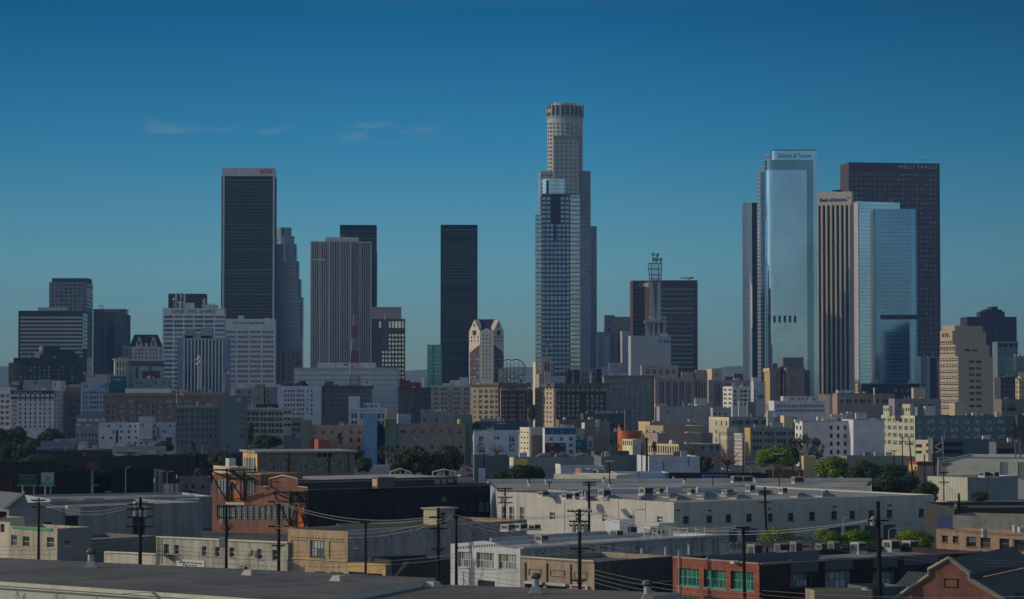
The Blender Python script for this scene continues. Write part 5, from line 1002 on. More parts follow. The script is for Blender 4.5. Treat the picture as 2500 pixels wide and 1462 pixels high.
b = B('blank_building', 'dark blue roofed low block between the tan block foot and white housing', 1160, 1290, 1028, 1300, 2, 16, m=(.06, .075, .12)); panel(b.root, b.F, (1172, 1021, 1215, 1027), .2, (.28, .25, .3)); boxes_on(b, [(1214, 1235, 1032, -30, 4)], m=(.5, .48, .4))
b = B('apartment_house', 'white rendered housing block with small blue balconies', 1157, 1268, 1050, 1240, 2, 18, m=(.52, .54, .60), win=[('c', [1172, 1178, 1210, 1216, 1246, 1253], [1067.5], 4.2, 7, 'dkr'), ('c', [1172, 1178, 1246, 1253], [1083], 4.2, 6, 'dkr'), ('c', [1246, 1253], [1098], 4.2, 6, 'dkr')]); [panel(b.root, b.F, r, .6, (.06, .13, .30), 'balcony') for r in ((1168, 1071, 1175, 1076), (1243, 1071, 1256, 1076), (1243, 1086, 1249, 1091))]; add(b, 1155, 1177, 1046, 1244, 'roof_house', m=(.12, .14, .14), dep=6)
b = B('apartment_house', 'cream and grey housing block with a sunlit stair tower of small balconies', 1290, 1332, 1060, 1200, 14, 14, L=1266, m=(.26, .22, .19)); add(b, 1292, 1297, 1042, 1196, 'stair_tower', base=0, ang=22, L=1269, m=(.56, .53, .42), dep=8, winL=[('m', 3, .42, 1048, 1100, 4, .3, 'dkr')]); add(b, 1296, 1330, 1042, 1215, 'upper_block', m=(.44, .44, .48), dep=8); q = None
b = B('apartment_house', 'modern housing block in teal, white and dark red panels', 1330, 1406, 1043, 1180, 3, 16, m=(.55, .55, .60), win=[('c', [1347, 1372, 1394], [1053], 8, 8, 'wide'), ('c', [1346, 1371], [1070], 8, 8, 'wide'), ('c', [1394], [1070, 1085.5, 1101], 9, 9, 'bl'), ('c', [1348, 1373], [1085, 1101], 12, 5.5, 'wide')], cor=(.2, .2, W((.3, .3, .3))))
rt = b.F; tm = W((.012, .12, .21)); f2 = Face(tuple(rt.at(0, 0, .1).xy), tuple(rt.at(rt.w, 0, .1).xy), rt.z(1335, 1059), b.z1 - .1); rects = [r for r, s_, p_ in expand(rt, [('c', [1347, 1372, 1394], [1053], 8, 8, 'wide')], 1330)]; mb = MB(); wall(mb, f2, rects, .1); mb.build('teal_panel', [tm], b.root)
f2 = Face(tuple(rt.at(rt.u(1330.3), 0, .1).xy), tuple(rt.at(rt.u(1381), 0, .1).xy), 0, rt.z(1335, 1080)); rects = [r for r, s_, p_ in expand(f2, [('c', [1348, 1373], [1085, 1101], 12, 5.5, 'wide')], 1330)]; mb = MB(); wall(mb, f2, rects, .1); mb.build('red_panel', [W((.09, .035, .035))], b.root)
c = add(b, 1406, 1427, 1072, 1178, 'teal_block', base=0, m=(.012, .095, .15), dep=14, win=[('c', [1411, 1416], [1083, 1101], 3.5, 9, 'lt')]); add(b, 1406, 1427, 1045, 1190, 'rear_block', base=0, m=(.40, .40, .40), dep=10, win=[('c', [1413], [1067], 6, 7, 'dk')]); boxes_on(b, [(1374, 1383, 1037, 5, 3), (1384, 1396, 1037, 6, 3), (1398, 1402, 1036, 5, 2)], m=(.5, .5, .5))
b = B('apartment_house', 'plain taupe slab with a glazed stair strip and white banner', 1428, 1489, 1030, 1190, 10, 16, L=1420, m=(.215, .175, .15), win=[('c', [1458.5], [1048, 1057.5, 1067, 1077, 1087, 1097], 9, 7, 'grn')]); q = b.F; panel(b.root, q, (1434, 1063, 1448, 1094), .2, FLAT((.45, .45, .52)), 'banner'); panel(b.root, q, (1437, 1075, 1445, 1090), .3, FLAT((.14, .16, .34)), 'banner_mark'); panel(b.root, b.L, (1420.3, 1031, 1427.8, 1055), .1, (.5, .5, .5), 'end_panel'); panel(b.root, q, (1453, 1029, 1463, 1042), .3, (.4, .42, .46), 'stair_head')
b = B('office_block', 'dark grey green block behind the taupe slab, with a pale roof corner', 1424, 1527, 1008, 1340, 3, 20, m=(.065, .085, .095), win=[('c', [1497, 1518], [1038], 6, 6, 'dk')]); add(b, 1455, 1488, 1002, 1346, 'upper_block', m=(.24, .22, .2), dep=8); add(b, 1526, 1541, 998, 1334, 'wing', base=0, m=(.12, .135, .14), dep=14, ang=10, L=1524)
B('shop_building', 'flat roofed tan block with a brick orange left end below the large dark hotel', 1365, 1465, 1023, 1290, 14, 14, L=1356, m=(.17, .13, .11), roof=RF_G)
B('office_block', 'low taupe block right of the plain taupe slab', 1489, 1540, 1052, 1200, 4, 14, m=(.22, .18, .16), win=[('c', [1492, 1507], [1074], 6, 6, 'dk')])
# --- left middle distance
b = B('shop_building', 'low grey green shop block with wide pale windows', 185, 258, 1012, 1500, 2, 14, m=(.16, .16, .15), win=[('c', [195, 207, 222, 237, 252], [1024], 12, 8, 'lt')]); boxes_on(b, [(212, 236, 1003, 6, 5)], m=(.15, .16, .15))
b = B('brick_building', 'mauve brick block with tall narrow windows left of the white module housing', 184, 241, 1038, 1400, 2, 14, m=(.25, .21, .235), win=[('c', [189, 202.5, 211, 218.5, 227, 235], [1061], 4.6, 9.5, 'dkr'), ('c', [211, 219, 227, 235], [1074], 4.6, 5, 'dkr')]); boxes_on(b, [(186, 196, 1033, 3, 3), (208, 222, 1035, 3, 3)], m=(.42, .42, .45))
b = B('apartment_house', 'white housing of stacked modules with small scattered square windows', 241, 420, 1031, 1310, 2, 18, m=(.46, .48, .54),
      win=[('r', [(x / 5.624 - 2.5, 880 + y / 5.624 - 3, x / 5.624 + 2.5, 880 + y / 5.624 + 3) for x, y in ((1495, 895), (1655, 895), (1785, 895), (1860, 895), (2125, 890), (2335, 890), (1560, 975), (1670, 970), (1770, 970), (1860, 970), (2010, 970), (2115, 970), (2260, 970), (1415, 1055), (1525, 1055), (1655, 1055), (1770, 1052), (1870, 1052), (1920, 1052), (2020, 1052), (2130, 1080), (1660, 1130), (1780, 1130), (1860, 1130), (1935, 1130), (2010, 1130))], 'dkr'), ('r', [(283, 1049, 288.5, 1084)], 'lou', 'recess'), ('r', [(385, 1040, 388, 1060)], 'lou', 'recess')])
add(b, 339, 371, 1016, 1306, 'raised_module', base=8, m=(.43, .45, .50), dep=12); panel(b.root, b.F, (347, 1032, 352.5, 1040), 5.2, FLAT((.02, .25, .5)), 'blue_panel'); panel(b.root, b.F, (371, 1064, 392, 1067), .5, (.12, .16, .25), 'ledge'); panel(b.root, b.F, (405, 1066, 420, 1092), .2, (.06, .06, .05), 'recess')
b = B('apartment_house', 'dark grey green hotel slab with rows of small windows', 431, 538, 990, 1260, 5, 20, L=421, m=(.12, .145, .15), win=[('c', [435, 446, 455, 469, 483.5, 495.5, 506, 515.5, 527], [1002, 1018, 1033, 1048, 1064, 1079], 5, 7.5, 'sashd')], cor=(.3, .2, W((.2, .21, .2)))); panel(b.root, b.F, (432, 987.5, 530, 993.5), .3, (.25, .27, .27), 'parapet_band')
c = add(b, 538, 599, 965, 1256, 'blank_wing', base=0, m=(.125, .155, .17), dep=22, ang=3, win=[('c', [592], [1002, 1018, 1033, 1048, 1064], 8, 4, 'dk')]); add(b, 577, 588, 978, 1250, 'vent_hood', base=30, m=(.3, .3, .3), dep=3)
b = B('office_block', 'grey block cluster with uneven roofline behind the dark grey green slab', 573, 670, 947, 1500, 2, 18, m=(.21, .225, .225), win=[('c', [582, 609, 655], [955, 967, 979], 5, 7, 'dk')]); add(b, 622, 644, 936, 1496, 'tower', base=0, m=(.21, .22, .21), dep=10, win=[('c', [632], [942, 972], 5, 5, 'dkr')]); add(b, 648, 673, 943, 1490, 'wing', base=0, m=(.17, .175, .175), dep=10, win=[('c', [655], [953, 965, 978], 5, 6, 'dk')]); boxes_on(b, [(563, 575, 931, 20, 5), (600, 612, 939, 12, 5)], m=(.36, .34, .3))
b = B('loft_building', 'white framed loft block with four rows of big black windows', 601, 713, 994, 1290, 4, 20, m=(.42, .43, .41), win=[('c', [608.5, 619, 628, 639, 647.5, 658, 666.5, 677, 686], [1008, 1022, 1036.5, 1051], 7.6, 9.5, 'sashd'), ('c', [697, 706], [1006, 1021, 1036], 8, 6, 'dkr')], cor=(1.0, .7, W((.46, .46, .40)))); add(b, 712, 735, 1018, 1280, 'side_block', base=0, m=(.19, .195, .2), dep=14, win=[('c', [708, 718, 728], [1034, 1048.5, 1062], 9, 6.5, 'dkr')]); boxes_on(b, [(713, 731, 995, 4, 6)], m=(.38, .33, .3)); boxes_on(b, [(625, 676, 985, 12, 8)], m=(.03, .035, .03))
q = b.F; c = add(b, 693, 736, 1062, 1268, 'numbered_front', base=0, m=(.12, .125, .14), dep=6); text(c.root, c.F, '20', (721, 1063 - 4, 733, 1067), (.5, .5, .5), rect=None)
b = B('blue_shed', 'low blue grey shed with a white corner box, behind the dark roofs at left', 99, 184, 1076, 1010, 2, 14, m=(.15, .185, .235), roof=RF_D); add(b, 190, 212, 1077, 1006, 'white_box', base=0, m=(.34, .35, .38), dep=8); add(b, 212, 233, 1076, 1012, 'dark_box', base=0, m=(.15, .155, .175), dep=8); add(b, 184, 191, 1075, 1018, 'dark_box', base=0, m=(.05, .08, .14), dep=6); add(b, 76, 130, 1092, 1000, 'lean_to', base=0, m=(.18, .22, .27), dep=8)
B('brick_building', 'dark brick row with pale window openings under the blue grey shed', 85, 274, 1097, 960, 2, 14, m=W((.045, .028, .027)), win=[('c', [160, 191, 206, 219, 234, 249], [1108], 8, 10, 'sashd'), ('c', [205.5], [1108], 9, 11, 'lt')], cor=(.4, .4, W((.09, .13, .18))))
b = B('pale_shed', 'low pale stucco shed with a faded beige wall, below the white module housing', 274, 400, 1089, 960, 3, 12, m=(.28, .27, .28)); add(b, 322, 380, 1098, 954, 'front_wall', base=0, m=(.34, .33, .36), dep=4); add(b, 282, 328, 1102, 950, 'garage', base=0, m=(.08, .085, .1), dep=3)
B('brick_building', 'long very dark brick warehouse with bare creepers on its wall', 243, 470, 1112, 880, 6, 20, m=W((.028, .024, .026))); B('brick_building', 'dark red brick warehouse with two grey windows, left of the yellow end building', 456, 596, 1107, 900, 4, 20, m=BRICK((.04, .022, .018), (.05, .03, .024), (.03, .025, .022), 2.0), win=[('c', [471, 491], [1130], 6, 9, 'dkr')])
b = B('black_wall_building', 'low black walled building with vines at one end and a pale pier at the other', 271, 376, 1143, 700, 2, 14, m=W((.010, .011, .013), .3, .1), roof=RF_D); add(b, 375, 393, 1145, 698, 'pale_pier', base=0, m=(.17, .18, .19), dep=4); 
b = B('black_wall_building', 'low black walled building behind the teal and cream billboard', 139, 223, 1148, 705, 2, 14, m=W((.010, .011, .013), .3, .1), roof=RF_D); add(b, 222, 227, 1147, 703, 'pale_pier', base=0, m=(.16, .18, .18), dep=2); add(b, 227, 271, 1147, 716, 'vine_wall', base=0, m=W((.014, .020, .010), .4, .2), dep=4)
# billboards
def billboard(label, x0, x1, y0, y1, d):
    q, q1 = P(x0, y1, d), P(x1, y0, d); o = thing('billboard', label, 'billboard', ((q.x + q1.x) / 2, d, 0)); mb = MB(); mb.box(q, (q1.x - q.x, 0, 0), (0, .5, 0), (0, 0, q1.z - q.z)); mb.build('board', [FLAT((.05, .05, .05))], o)
    mb = MB(); [mb.tube([(x, d + .8, 0), (x, d + .8, q1.z)], .22, 6) for x in (q.x + 1, q1.x - 1)]; mb.build('support', [FLAT((.3, .3, .3))], o)
    mb = MB(); mb.box((q.x - .3, d - 1.1, q.z - .25), (q1.x - q.x + .6, 0, 0), (0, 1.1, 0), (0, 0, .15)); mb.build('catwalk', [FLAT((.3, .3, .29))], o)
    return o, Face((q.x, d), (q1.x, d), q.z, q1.z)
o, f = billboard('cream billboard with an orange swoosh over a teal lower half', 100, 132, 1152, 1183, 640); panel(o, f, (100.4, 1152.4, 131.7, 1182.6), .12, FLAT((.30, .33, .27)), 'poster')
def wave(y0, y1, amp, m_, out, nm, full=False):
    mb = MB(); n = 14; a = [f.at(f.w * k / n, f.z(110, y0 + amp * math.sin(k / n * 4.2 - .4)), out) for k in range(n + 1)]; c = [f.at(f.w * k / n, f.z(110, y1 + (0 if full else amp * math.sin(k / n * 4.2 - .4))), out) for k in range(n + 1)]
    for k in range(n): mb.poly([c[k], c[k + 1], a[k + 1], a[k]])
    mb.build(nm, [m_], o)
wave(1170.5, 1173.5, 2.6, FLAT((.40, .26, .03)), .18, 'swoosh'); wave(1173.2, 1182.4, 2.6, FLAT((.01, .30, .38)), .16, 'wave', True)
for k in range(4): panel(o, f, (111.5 + k * 3, 1162, 112.6 + k * 3, 1172), .2, (.15, .15, .14), 'mark')
o, f = billboard('dark blue and green billboard with faint lettering on two posts', 45, 91, 1156, 1182, 660); panel(o, f, (45.3, 1156.3, 90.7, 1164), .12, FLAT((.02, .03, .10)), 'poster'); panel(o, f, (45.3, 1165.5, 90.7, 1181.6), .12, FLAT((.015, .075, .03)), 'poster'); panel(o, f, (47, 1166, 88, 1167.2), .2, FLAT((.20, .20, .03)), 'stripe'); [panel(o, f, (49 + k * 5.5, 1158, 53 + k * 5.5, 1161.5), .2, (.12, .13, .24), 'mark') for k in range(7)]

B('shed', 'long dark low shed at the left edge behind the two billboards', -80, 140, 1128, 780, 2, 14, m=W((.02, .018, .017)), roof=RF_D, win=[('c', [12, 44, 80, 112], [1142], 9, 9, 'dkr')])

b = B('shed', 'mauve stucco shed with two dark windows right of the black walled buildings', 440, 514, 1164, 690, 8, 12, m=(.15, .14, .16), win=[('c', [455, 472, 497], [1187], 7, 9, 'dk')])
B('shed', 'dark crimson shed end at the far left edge', -60, 14, 1181, 610, 2, 8, m=(.07, .012, .02))
# ================================================================ warehouses and foreground
def render_skin(b, f, m, specs=(), refx=1250, name='render'):
    mb = MB(); f2 = Face(tuple(f.at(0, 0, .1).xy), tuple(f.at(f.w, 0, .1).xy), 0, b.z1 - .05)
    wall(mb, f2, [r for r, s_, p_ in expand(f, specs, refx)], .1); return mb.build(name, [m], b.root)
def block_on(b, pts2, z0, z1, m, part, **k): return massp(b.root, pts2, z0, z1, m if not isinstance(m, tuple) else W(m), part=part, **k)
def orient(f, px, py, z, sx, sy):
    q = pz(px, py, z); return q, f.rot()
# --- rear white roofed warehouse and side walls
ww = W((.41, .40, .365), .06, .14); wr = ROOF((.26, .25, .232), .3)
b = B('warehouse', 'long blue white shed wall with a red ladder, behind the grey warehouse roof', 1504, 1634, 1153, 735, 3, 16, m=(.46, .54, .68)); mb = MB()
for x in (1556.5, 1560): mb.tube([P(x, 1172, 733), P(x + 1, 1151, 734)], .12, 5)
mb.build('ladder', [FLAT((.4, .03, .03))], b.root)
b = B('warehouse', 'low cream wall in full sun between the ficus hedge and the blue white wall', 1352, 1505, 1156, 722, -24, 14, m=(.62, .58, .44), roof=RF_W)
b = B('warehouse', 'low dark shed with a blue lettered banner along its wall', 1632, 1875, 1155.5, 728, 2, 12, m=(.022, .02, .022), roof=RF_L); panel(b.root, b.F, (1632, 1156, 1700, 1165), .1, (.05, .02, .02), 'red_panel'); panel(b.root, b.F, (1714, 1157.5, 1776, 1166.5), .15, FLAT((.20, .26, .40)), 'banner'); text(b.root, b.F, 'CENTRAL REPUBLICAN UNION', (1717, 1159.5, 1773, 1164.5), (.02, .04, .20), out=.2)
b = B('shed', 'blue white low shed with a cream lit end, below the long corrugated shed', 1369, 1477, 1136, 780, 12, 12, L=1356, m=(.42, .46, .54)); panel(b.root, b.L, (1356.3, 1131, 1368.7, 1141), .1, (.58, .54, .4), 'end_wall'); b = B('container', 'small orange and blue box standing on the rear flat roofs', 1419, 1446, 1144, 742, 10, 5, L=1405, m=(.28, .33, .42), cat='container'); panel(b.root, b.L, (1405.4, 1144, 1418.6, 1154), .1, (.42, .13, .07), 'end_panel')
b = B('roof_house', 'small grey box with dark louvres on the rear flat roofs', 1461, 1482, 1145, 740, 10, 5, L=1448, m=(.2, .2, .2), cat='roof house')
# --- big white warehouse
d = 517; b = B('warehouse', 'big white warehouse with a sunlit left wall and shaded right wall of small windows', 1645, 2281, 1225, d, 33, 30, L=1215, m=ww, roof=wr, par=.35, rec=.3, sub=True,
      winL=[('r', [(1225, 1235, 1236, 1272), (1243, 1235.5, 1254.5, 1273), (1269, 1236, 1280, 1274)], 'quad'), ('r', [(1342, 1249, 1355, 1268), (1405, 1251, 1418, 1270), (1470, 1253.5, 1483, 1272.5), (1536, 1256, 1549, 1275.5), (1604, 1259, 1618, 1275.5)], 'quad')],
      win=[('r', [(1668, 1259, 1682, 1276), (1725, 1257, 1739, 1274), (1772, 1254.5, 1786, 1273), (1822, 1253, 1836, 1272), (1875, 1252, 1887, 1271.5), (1924, 1251, 1937.5, 1270), (1976, 1248.5, 1990, 1268), (2030, 1246.5, 2043.5, 1266), (2075, 1245.5, 2088, 1265), (2121, 1244.5, 2135, 1264), (2165, 1243, 2178, 1262), (2243, 1240.5, 2256, 1260)], 'quadd')])
WH = b; A, C, D, E = b.pts; nA = P(1188, 1190, 640); nB = P(2128, 1185, 648); e1, e2 = (E - A).normalized(), (D - E).normalized(); o1, o2 = V((-e1.y, e1.x)) * .02, V((-e2.y, e2.x)) * .02; tt = (P(2128, 1190, 575).x - E.x) / e2.x
rp = [A + o1, E + (o1 + o2), E + e2 * min(tt, (D - E).length) + o2, V((nB.x, nB.y)), V((nA.x, nA.y))]; o = thing('warehouse', 'wide flat grey roofed warehouse with white parapet, behind the big white warehouse', 'warehouse', (E.x, E.y, 0)); massp(o, rp, 0, b.z1 + .02, W((.30, .34, .40)), roof=wr, par=.36); REAR = Bld(); REAR.z1 = b.z1 + .14; REAR.root = o
p0, p1 = V((nA.x, nA.y - .6, b.z1 - .3)), V((nB.x, nB.y - .6, b.z1 - .3)); mb = MB(); mb.box(p0, p1 - p0, (0, .3, 0), (0, 0, .95)); mb.build('parapet', [W((.56, .55, .49))], o)
f = b.L
for x in (1264, 1378, 1440, 1509, 1575): mb = MB(); u = f.u(x); mb.box(f.at(u, .1, .01), V((f.t.x, f.t.y, 0)) * .12, V((f.n.x, f.n.y, 0)) * .05, (0, 0, b.z1 - .3)); mb.build('wall_joint', [W((.25, .24, .22))], b.root)
u1 = f.u(1317); n2 = V((-f.n.x, -f.n.y)); a, c = V(f.at(0, 0).xy), V(f.at(u1, 0).xy); zt = f.z(1317, 1203.5); massp(b.root, [a, c, c + n2 * 14, a + n2 * 14], b.z1, zt, ww, part='high_bay', roof=wr, par=.3)
f = b.F
for r in ((1780, 1290, 1799, 1325), (1816, 1288.5, 1848, 1325), (1901, 1288, 1925, 1325), (2023, 1283.5, 2053, 1320), (2064, 1282, 2099, 1320), (2111, 1281, 2140, 1320), (2157, 1279.5, 2187, 1320)): panel(b.root, f, r, .06, FLAT((.05, .07, .085), .5), 'loading_door')
for x, y in ((1654, 1244), (1732, 1244.5), (1877, 1240), (2037, 1235.5), (2171, 1231.5)): panel(b.root, f, (x - 2.5, y - 1.4, x + 2.5, y + 1.4), .5, MBLK, 'wall_lamp')
for x, y in ((1910, 1234), (2100, 1229)):
    mb = MB(); u = f.u(x); zt = f.z(x, y); mb.tube([f.at(u, .5, .35), f.at(u, zt, .35)], .06, 5); mb.tube([f.at(u, zt, .35), f.at(u - .5, zt + .3, 1.2)], .1, 5); mb.build('wall_lamp', [FLAT((.4, .42, .45))], b.root)
for x, y in ((2106, 1237), (2192, 1228.5), (1866, 1222 + 6)): panel(b.root, f, (x - 1.5, y - 1, x + 1.5, y + 1), .4, (.6, .6, .6), 'wall_lamp')
mb = MB(); fl = b.L
# --- roof equipment
def ac_unit(label, px, py, z, w, h, dp=None, rot=R(33), group=None, louv=True, m=None):
    q = pz(px, py, z); dp = dp or w; o = thing('rooftop_unit', label, 'air conditioner', q, group); mb = MB(); mm = m or FLAT((.30, .295, .28), .6); mb.cbox(q + V((0, 0, .25)), w, dp, h, rot); mb.build('casing', [mm], o)
    mb = MB(); ca, sa = math.cos(rot), math.sin(rot); mb.cbox(q, w + .2, dp + .2, .25, rot); mb.build('base', [FLAT((.5, .5, .48))], o)
    if louv:
        mb = MB(); c1 = q + V((sa, -ca, 0)) * (dp / 2) + V((0, 0, .25 + h * .15)); c2 = q + V((-ca, -sa, 0)) * (w / 2) + V((0, 0, .25 + h * .25))
        mb.cbox(c1, w * .86, .06, h * .72, rot); mb.build('grille', [FLAT((.03, .03, .032))], o)
        mb = MB(); mb.cbox(c2, .06, dp * .7, h * .55, rot); mb.build('grille', [FLAT((.06, .06, .06))], o)
    return o
zr = WH.z1 - .33; zq = REAR.z1 - .48
ord_ = ('first', 'second', 'third', 'fourth', 'fifth', 'sixth', 'seventh', 'eighth', 'ninth', 'tenth', 'eleventh', 'twelfth', 'thirteenth', 'fourteenth')
ul = [(1327, 1211, 2.2, 1.2), (1384, 1217.5, 2.2, 1.2), (1405, 1214, 1.6, 1.2), (1425, 1209.5, 2.4, 1.3), (1476, 1213, 2.6, 1.9), (1577, 1208, 3, 2.0), (1611, 1203, 1.6, 1.2), (1688, 1205.5, 1.5, 1.3), (1776, 1205.5, 2.3, 1.1), (1832, 1199.5, 2.0, 1.8), (1912, 1204, 1.8, 1.4), (2014, 1206, 1.5, .9)]
for i, (x, y, w, h) in enumerate(ul): ac_unit('%s air unit from the left on the front slope of the white warehouse roof' % ord_[i], x, y, zr, w * .8, h * .8, group='air units on the white warehouse roof')
for i, (x, y) in enumerate(((1799, 1177), (1823, 1177), (1948, 1179))): ac_unit(('grey box unit with dark louvres, left one of the pair by the blue banner', 'grey box unit with dark louvres, right one of the pair by the blue banner', 'grey louvred box unit alone near the far right of the rear roof')[i], x, y, zq, 2.6, 1.5, rot=R(10), group='air units on the rear roof')
sk = [(1440, 1221.5, 3.4), (1493, 1218, 4.2), (1581, 1215.5, 4), (1573, 1222, 4), (1643, 1213.5, 4.2), (1662, 1220, 4.2), (1727, 1210, 4.2), (1728, 1217.5, 4.2), (1783, 1210.5, 4.2), (1808, 1216.5, 4.4), (1862, 1206, 4.6), (1956, 1212.5, 4.2), (2016, 1211.5, 4.2)]
for i, (x, y, w) in enumerate(sk):
    q = pz(x, y, zr); ca, sa = math.cos(R(33)), math.sin(R(33)); h = .28; mb = MB(); mb.cbox(q, w, w * .62, h, R(33)); mb.build('skylight', [FLAT((.33, .33, .31))], WH.root)
    e1, e2 = V((ca, sa, 0)) * (w * .47), V((-sa, ca, 0)) * (w * .29); z_ = V((0, 0, h)); tp = V((0, 0, h + .75)); mb = MB(); c4 = [q - e1 - e2 + z_, q + e1 - e2 + z_, q + e1 + e2 + z_, q - e1 + e2 + z_]; t4 = [q - e1 * .35 + tp, q + e1 * .35 + tp]
    mb.poly([c4[0], c4[1], t4[1], t4[0]]); mb.poly([c4[1], c4[2], t4[1]]); mb.poly([c4[2], c4[3], t4[0], t4[1]]); mb.poly([c4[3], c4[0], t4[0]]); mb.build('skylight_dome', [FLAT((.13, .135, .14), .35)], WH.root)
def monitor(root, x0, x1, y, z, h, dep, m, rot=R(6)):
    a, c = pz(x0, y, z), pz(x1, y, z); ln = (c - a).length; q = (a + c) / 2; mb = MB(); mb.cbox(q + V((0, dep / 2, 0)), ln, dep, h, math.atan2(c.y - a.y, c.x - a.x)); mb.build('roof_monitor', [m], root)
mm = W((.30, .36, .44)); ml = W((.34, .34, .33))
for x0, x1, y, h in ((1336, 1398, 1211, .9), (1437, 1475, 1203, 1.0), (1492, 1592, 1203, 1.0)): monitor(WH.root, x0, x1, y, zr, h, 6, mm)
for x0, x1, y in ((1630, 1665, 1201.5), (1703, 1792, 1202)): monitor(WH.root, x0, x1, y, zr, 1.3, 5, mm)
def turbine(label, px, py, z, s, group, rot=0, m=None):
    q = pz(px, py, z); o = thing('roof_vent', label, 'roof vent', q, group); mt = m or FLAT((.34, .335, .32), .5, .3); mb = MB(); k = .62 * s
    c8 = [(-k, -k), (k, -k), (k, k), (-k, k)]; mb.box(q + V((-k * 1.15, -k * 1.15, 0)), (k * 2.3, 0, 0), (0, k * 2.3, 0), (0, 0, .12 * s)); 
    for i in range(4):
        a, c = c8[i], c8[(i + 1) % 4]; mb.poly([q + V((a[0], a[1], .12 * s)), q + V((c[0], c[1], .12 * s)), q + V((c[0] * .55, c[1] * .55, .75 * s)), q + V((a[0] * .55, a[1] * .55, .75 * s))])
    mb.build('base', [mt], o); mb = MB(); mb.lathe(q + V((0, 0, .7 * s)), [(.36 * s, 0), (.36 * s, .75 * s)], 20); mb.build('neck', [mt], o, smooth=False)
    mb = MB(); n = 18
    for j in range(n):
        a0, a1 = 2 * math.pi * j / n, 2 * math.pi * (j + .72) / n; prev = None
        for kx in range(9):
            t = kx / 8; r_ = s * (.30 + .20 * math.sin(math.pi * t)); z_ = s * (1.42 + .62 * t); cur = [q + V((r_ * math.cos(a0), r_ * math.sin(a0), z_)), q + V((r_ * .86 * math.cos(a1), r_ * .86 * math.sin(a1), z_))]
            if prev: mb.poly([prev[0], prev[1], cur[1], cur[0]])
            prev = cur
    mb.lathe(q + V((0, 0, 1.4 * s)), [(.25 * s, 0), (.40 * s, .3 * s), (.24 * s, .62 * s), (.05 * s, .7 * s)], 18); mb.build('turbine', [FLAT((.20, .195, .18), .45, .4)], o); return o
for i, (x, y, lb) in enumerate(((1292, 1188.5, 'white roof vent at the far left of the flat grey warehouse roof, lower of two'), (1290, 1182, 'white roof vent at the far left of the flat grey warehouse roof, upper of two'), (1333, 1180, 'small roof vent beside the thin pole at the left of the grey roof'), (1474, 1179, 'small roof vent near the back parapet right of the ficus hedge'), (1488, 1191, 'white roof vent left of the tall double light pole'), (1645, 1175.5, 'small roof vent near the right end of the blue white wall'), (1671, 1182, 'round roof vent in front of the blue lettered banner'), (1843, 1178, 'small roof vent just right of the paired louvred units'))): turbine(lb, x, y, zq, .8, 'vents on the grey warehouse roofs', m=FLAT((.55, .55, .53), .5))
# --- red brick warehouse with orange doors
bk = BRICK((.29, .13, .09), (.25, .11, .075), (.22, .17, .14), 1.0); bk_shade = BRICK((.035, .023, .022), (.028, .02, .018), (.022, .018, .018), 1.0); lime = W((.50, .44, .33))  # second brick darkens the front brick to paint the side wall's shade
q0, q1, q2 = P(519, 1190, 572), P(752, 1190, 560), None
fb = Face((q1.x, q1.y), (q1.x + math.cos(R(36)) * 100, q1.y + math.sin(R(36)) * 100), 0, 10); w_ = fb.u(1197, 1180); B2 = V(fb.at(w_, 0).xy); A2, C2 = V((q0.x, q0.y)), V((q1.x, q1.y)); zl = zat(752, 1190, 560)
root = thing('brick_warehouse', 'red brick warehouse with orange doors, curved gable and long dark side wall', 'warehouse', (C2.x, C2.y, 0))
fs = massp(root, [A2, C2, B2, A2 + B2 - C2], 0, zl, bk_shade, {0: [('r', [(530 + k * 14.5, 1231.5, 530 + (k + 1) * 14.5 - .6, 1267.5)], 'ind') for k in range(13)], 1: [('r', [(1169, 1224, 1183, 1249), (1184.5, 1224, 1195, 1249)], 'multi'), ('r', [(1077, 1211, 1091, 1224)], 'multi'), ('r', [(1110 + k * 15, 1226, 1123 + k * 15, 1246)], 'dkr') if False else ('r', [(1113, 1226, 1126, 1247), (1129, 1225, 1142, 1246), (1145, 1225, 1158, 1246)], 'dk')]}, roof=ROOF((.10, .10, .11)), rec=.2)
f = fs[1]; skin(root, fs[0], bk, [('r', [(530 + k * 14.5, 1231.5, 530 + (k + 1) * 14.5 - .6, 1267.5) for k in range(13)], 'ind')], 752, 'brick_front', None, (0, zl - .02), .05); panel(root, f, (753, 1186.5, 1197, 1189.5), .25, (.10, .12, .17), 'coping')
f = fs[0]; n2 = -f.n; u1 = f.u(637); zt = f.z(560, 1156); a, c = V(f.at(0, 0).xy), V(f.at(u1, 0).xy)
ff = massp(root, [a, c, c + n2 * 18, a + n2 * 18], zl, zt, bk, part='tower_block', rec=.2); Cp = Face(a, c, 0, zt)
panel(root, Cp, (519.3, 1153.5, 636.5, 1156.5), .2, lime, 'coping', back=.4)
for xa, xb in ((531, 567), (588, 622)): panel(root, f, (xa, 1168, xb, 1202), .06, ST['ind'][0], 'window'); [panel(root, f, (xa + (xb - xa) * k / 5 - .35, 1167.5, xa + (xb - xa) * k / 5 + .35, 1202.5), .16, MBLK, 'mullion') for k in range(6)]; [panel(root, f, (xa, y - .25, xb, y + .25), .13, MBLK, 'glazing_bar') for y in (1175, 1182, 1189, 1196)]
od = FLAT((.58, .14, .035), .5); panel(root, f, (567.5, 1166, 588, 1221.5), .25, od, 'door'); panel(root, f, (566, 1176, 568.5, 1222), .5, MBLK, 'door_frame'); panel(root, f, (570, 1176, 586, 1206), .3, W((.40, .20, .14)), 'door_panel'); panel(root, f, (725.5, 1236, 743, 1285), .25, od, 'door'); panel(root, f, (723.5, 1235, 725.6, 1286), .5, MBLK, 'door_frame'); panel(root, f, (552, 1224.5, 598, 1231), .2, lime, 'lintel')
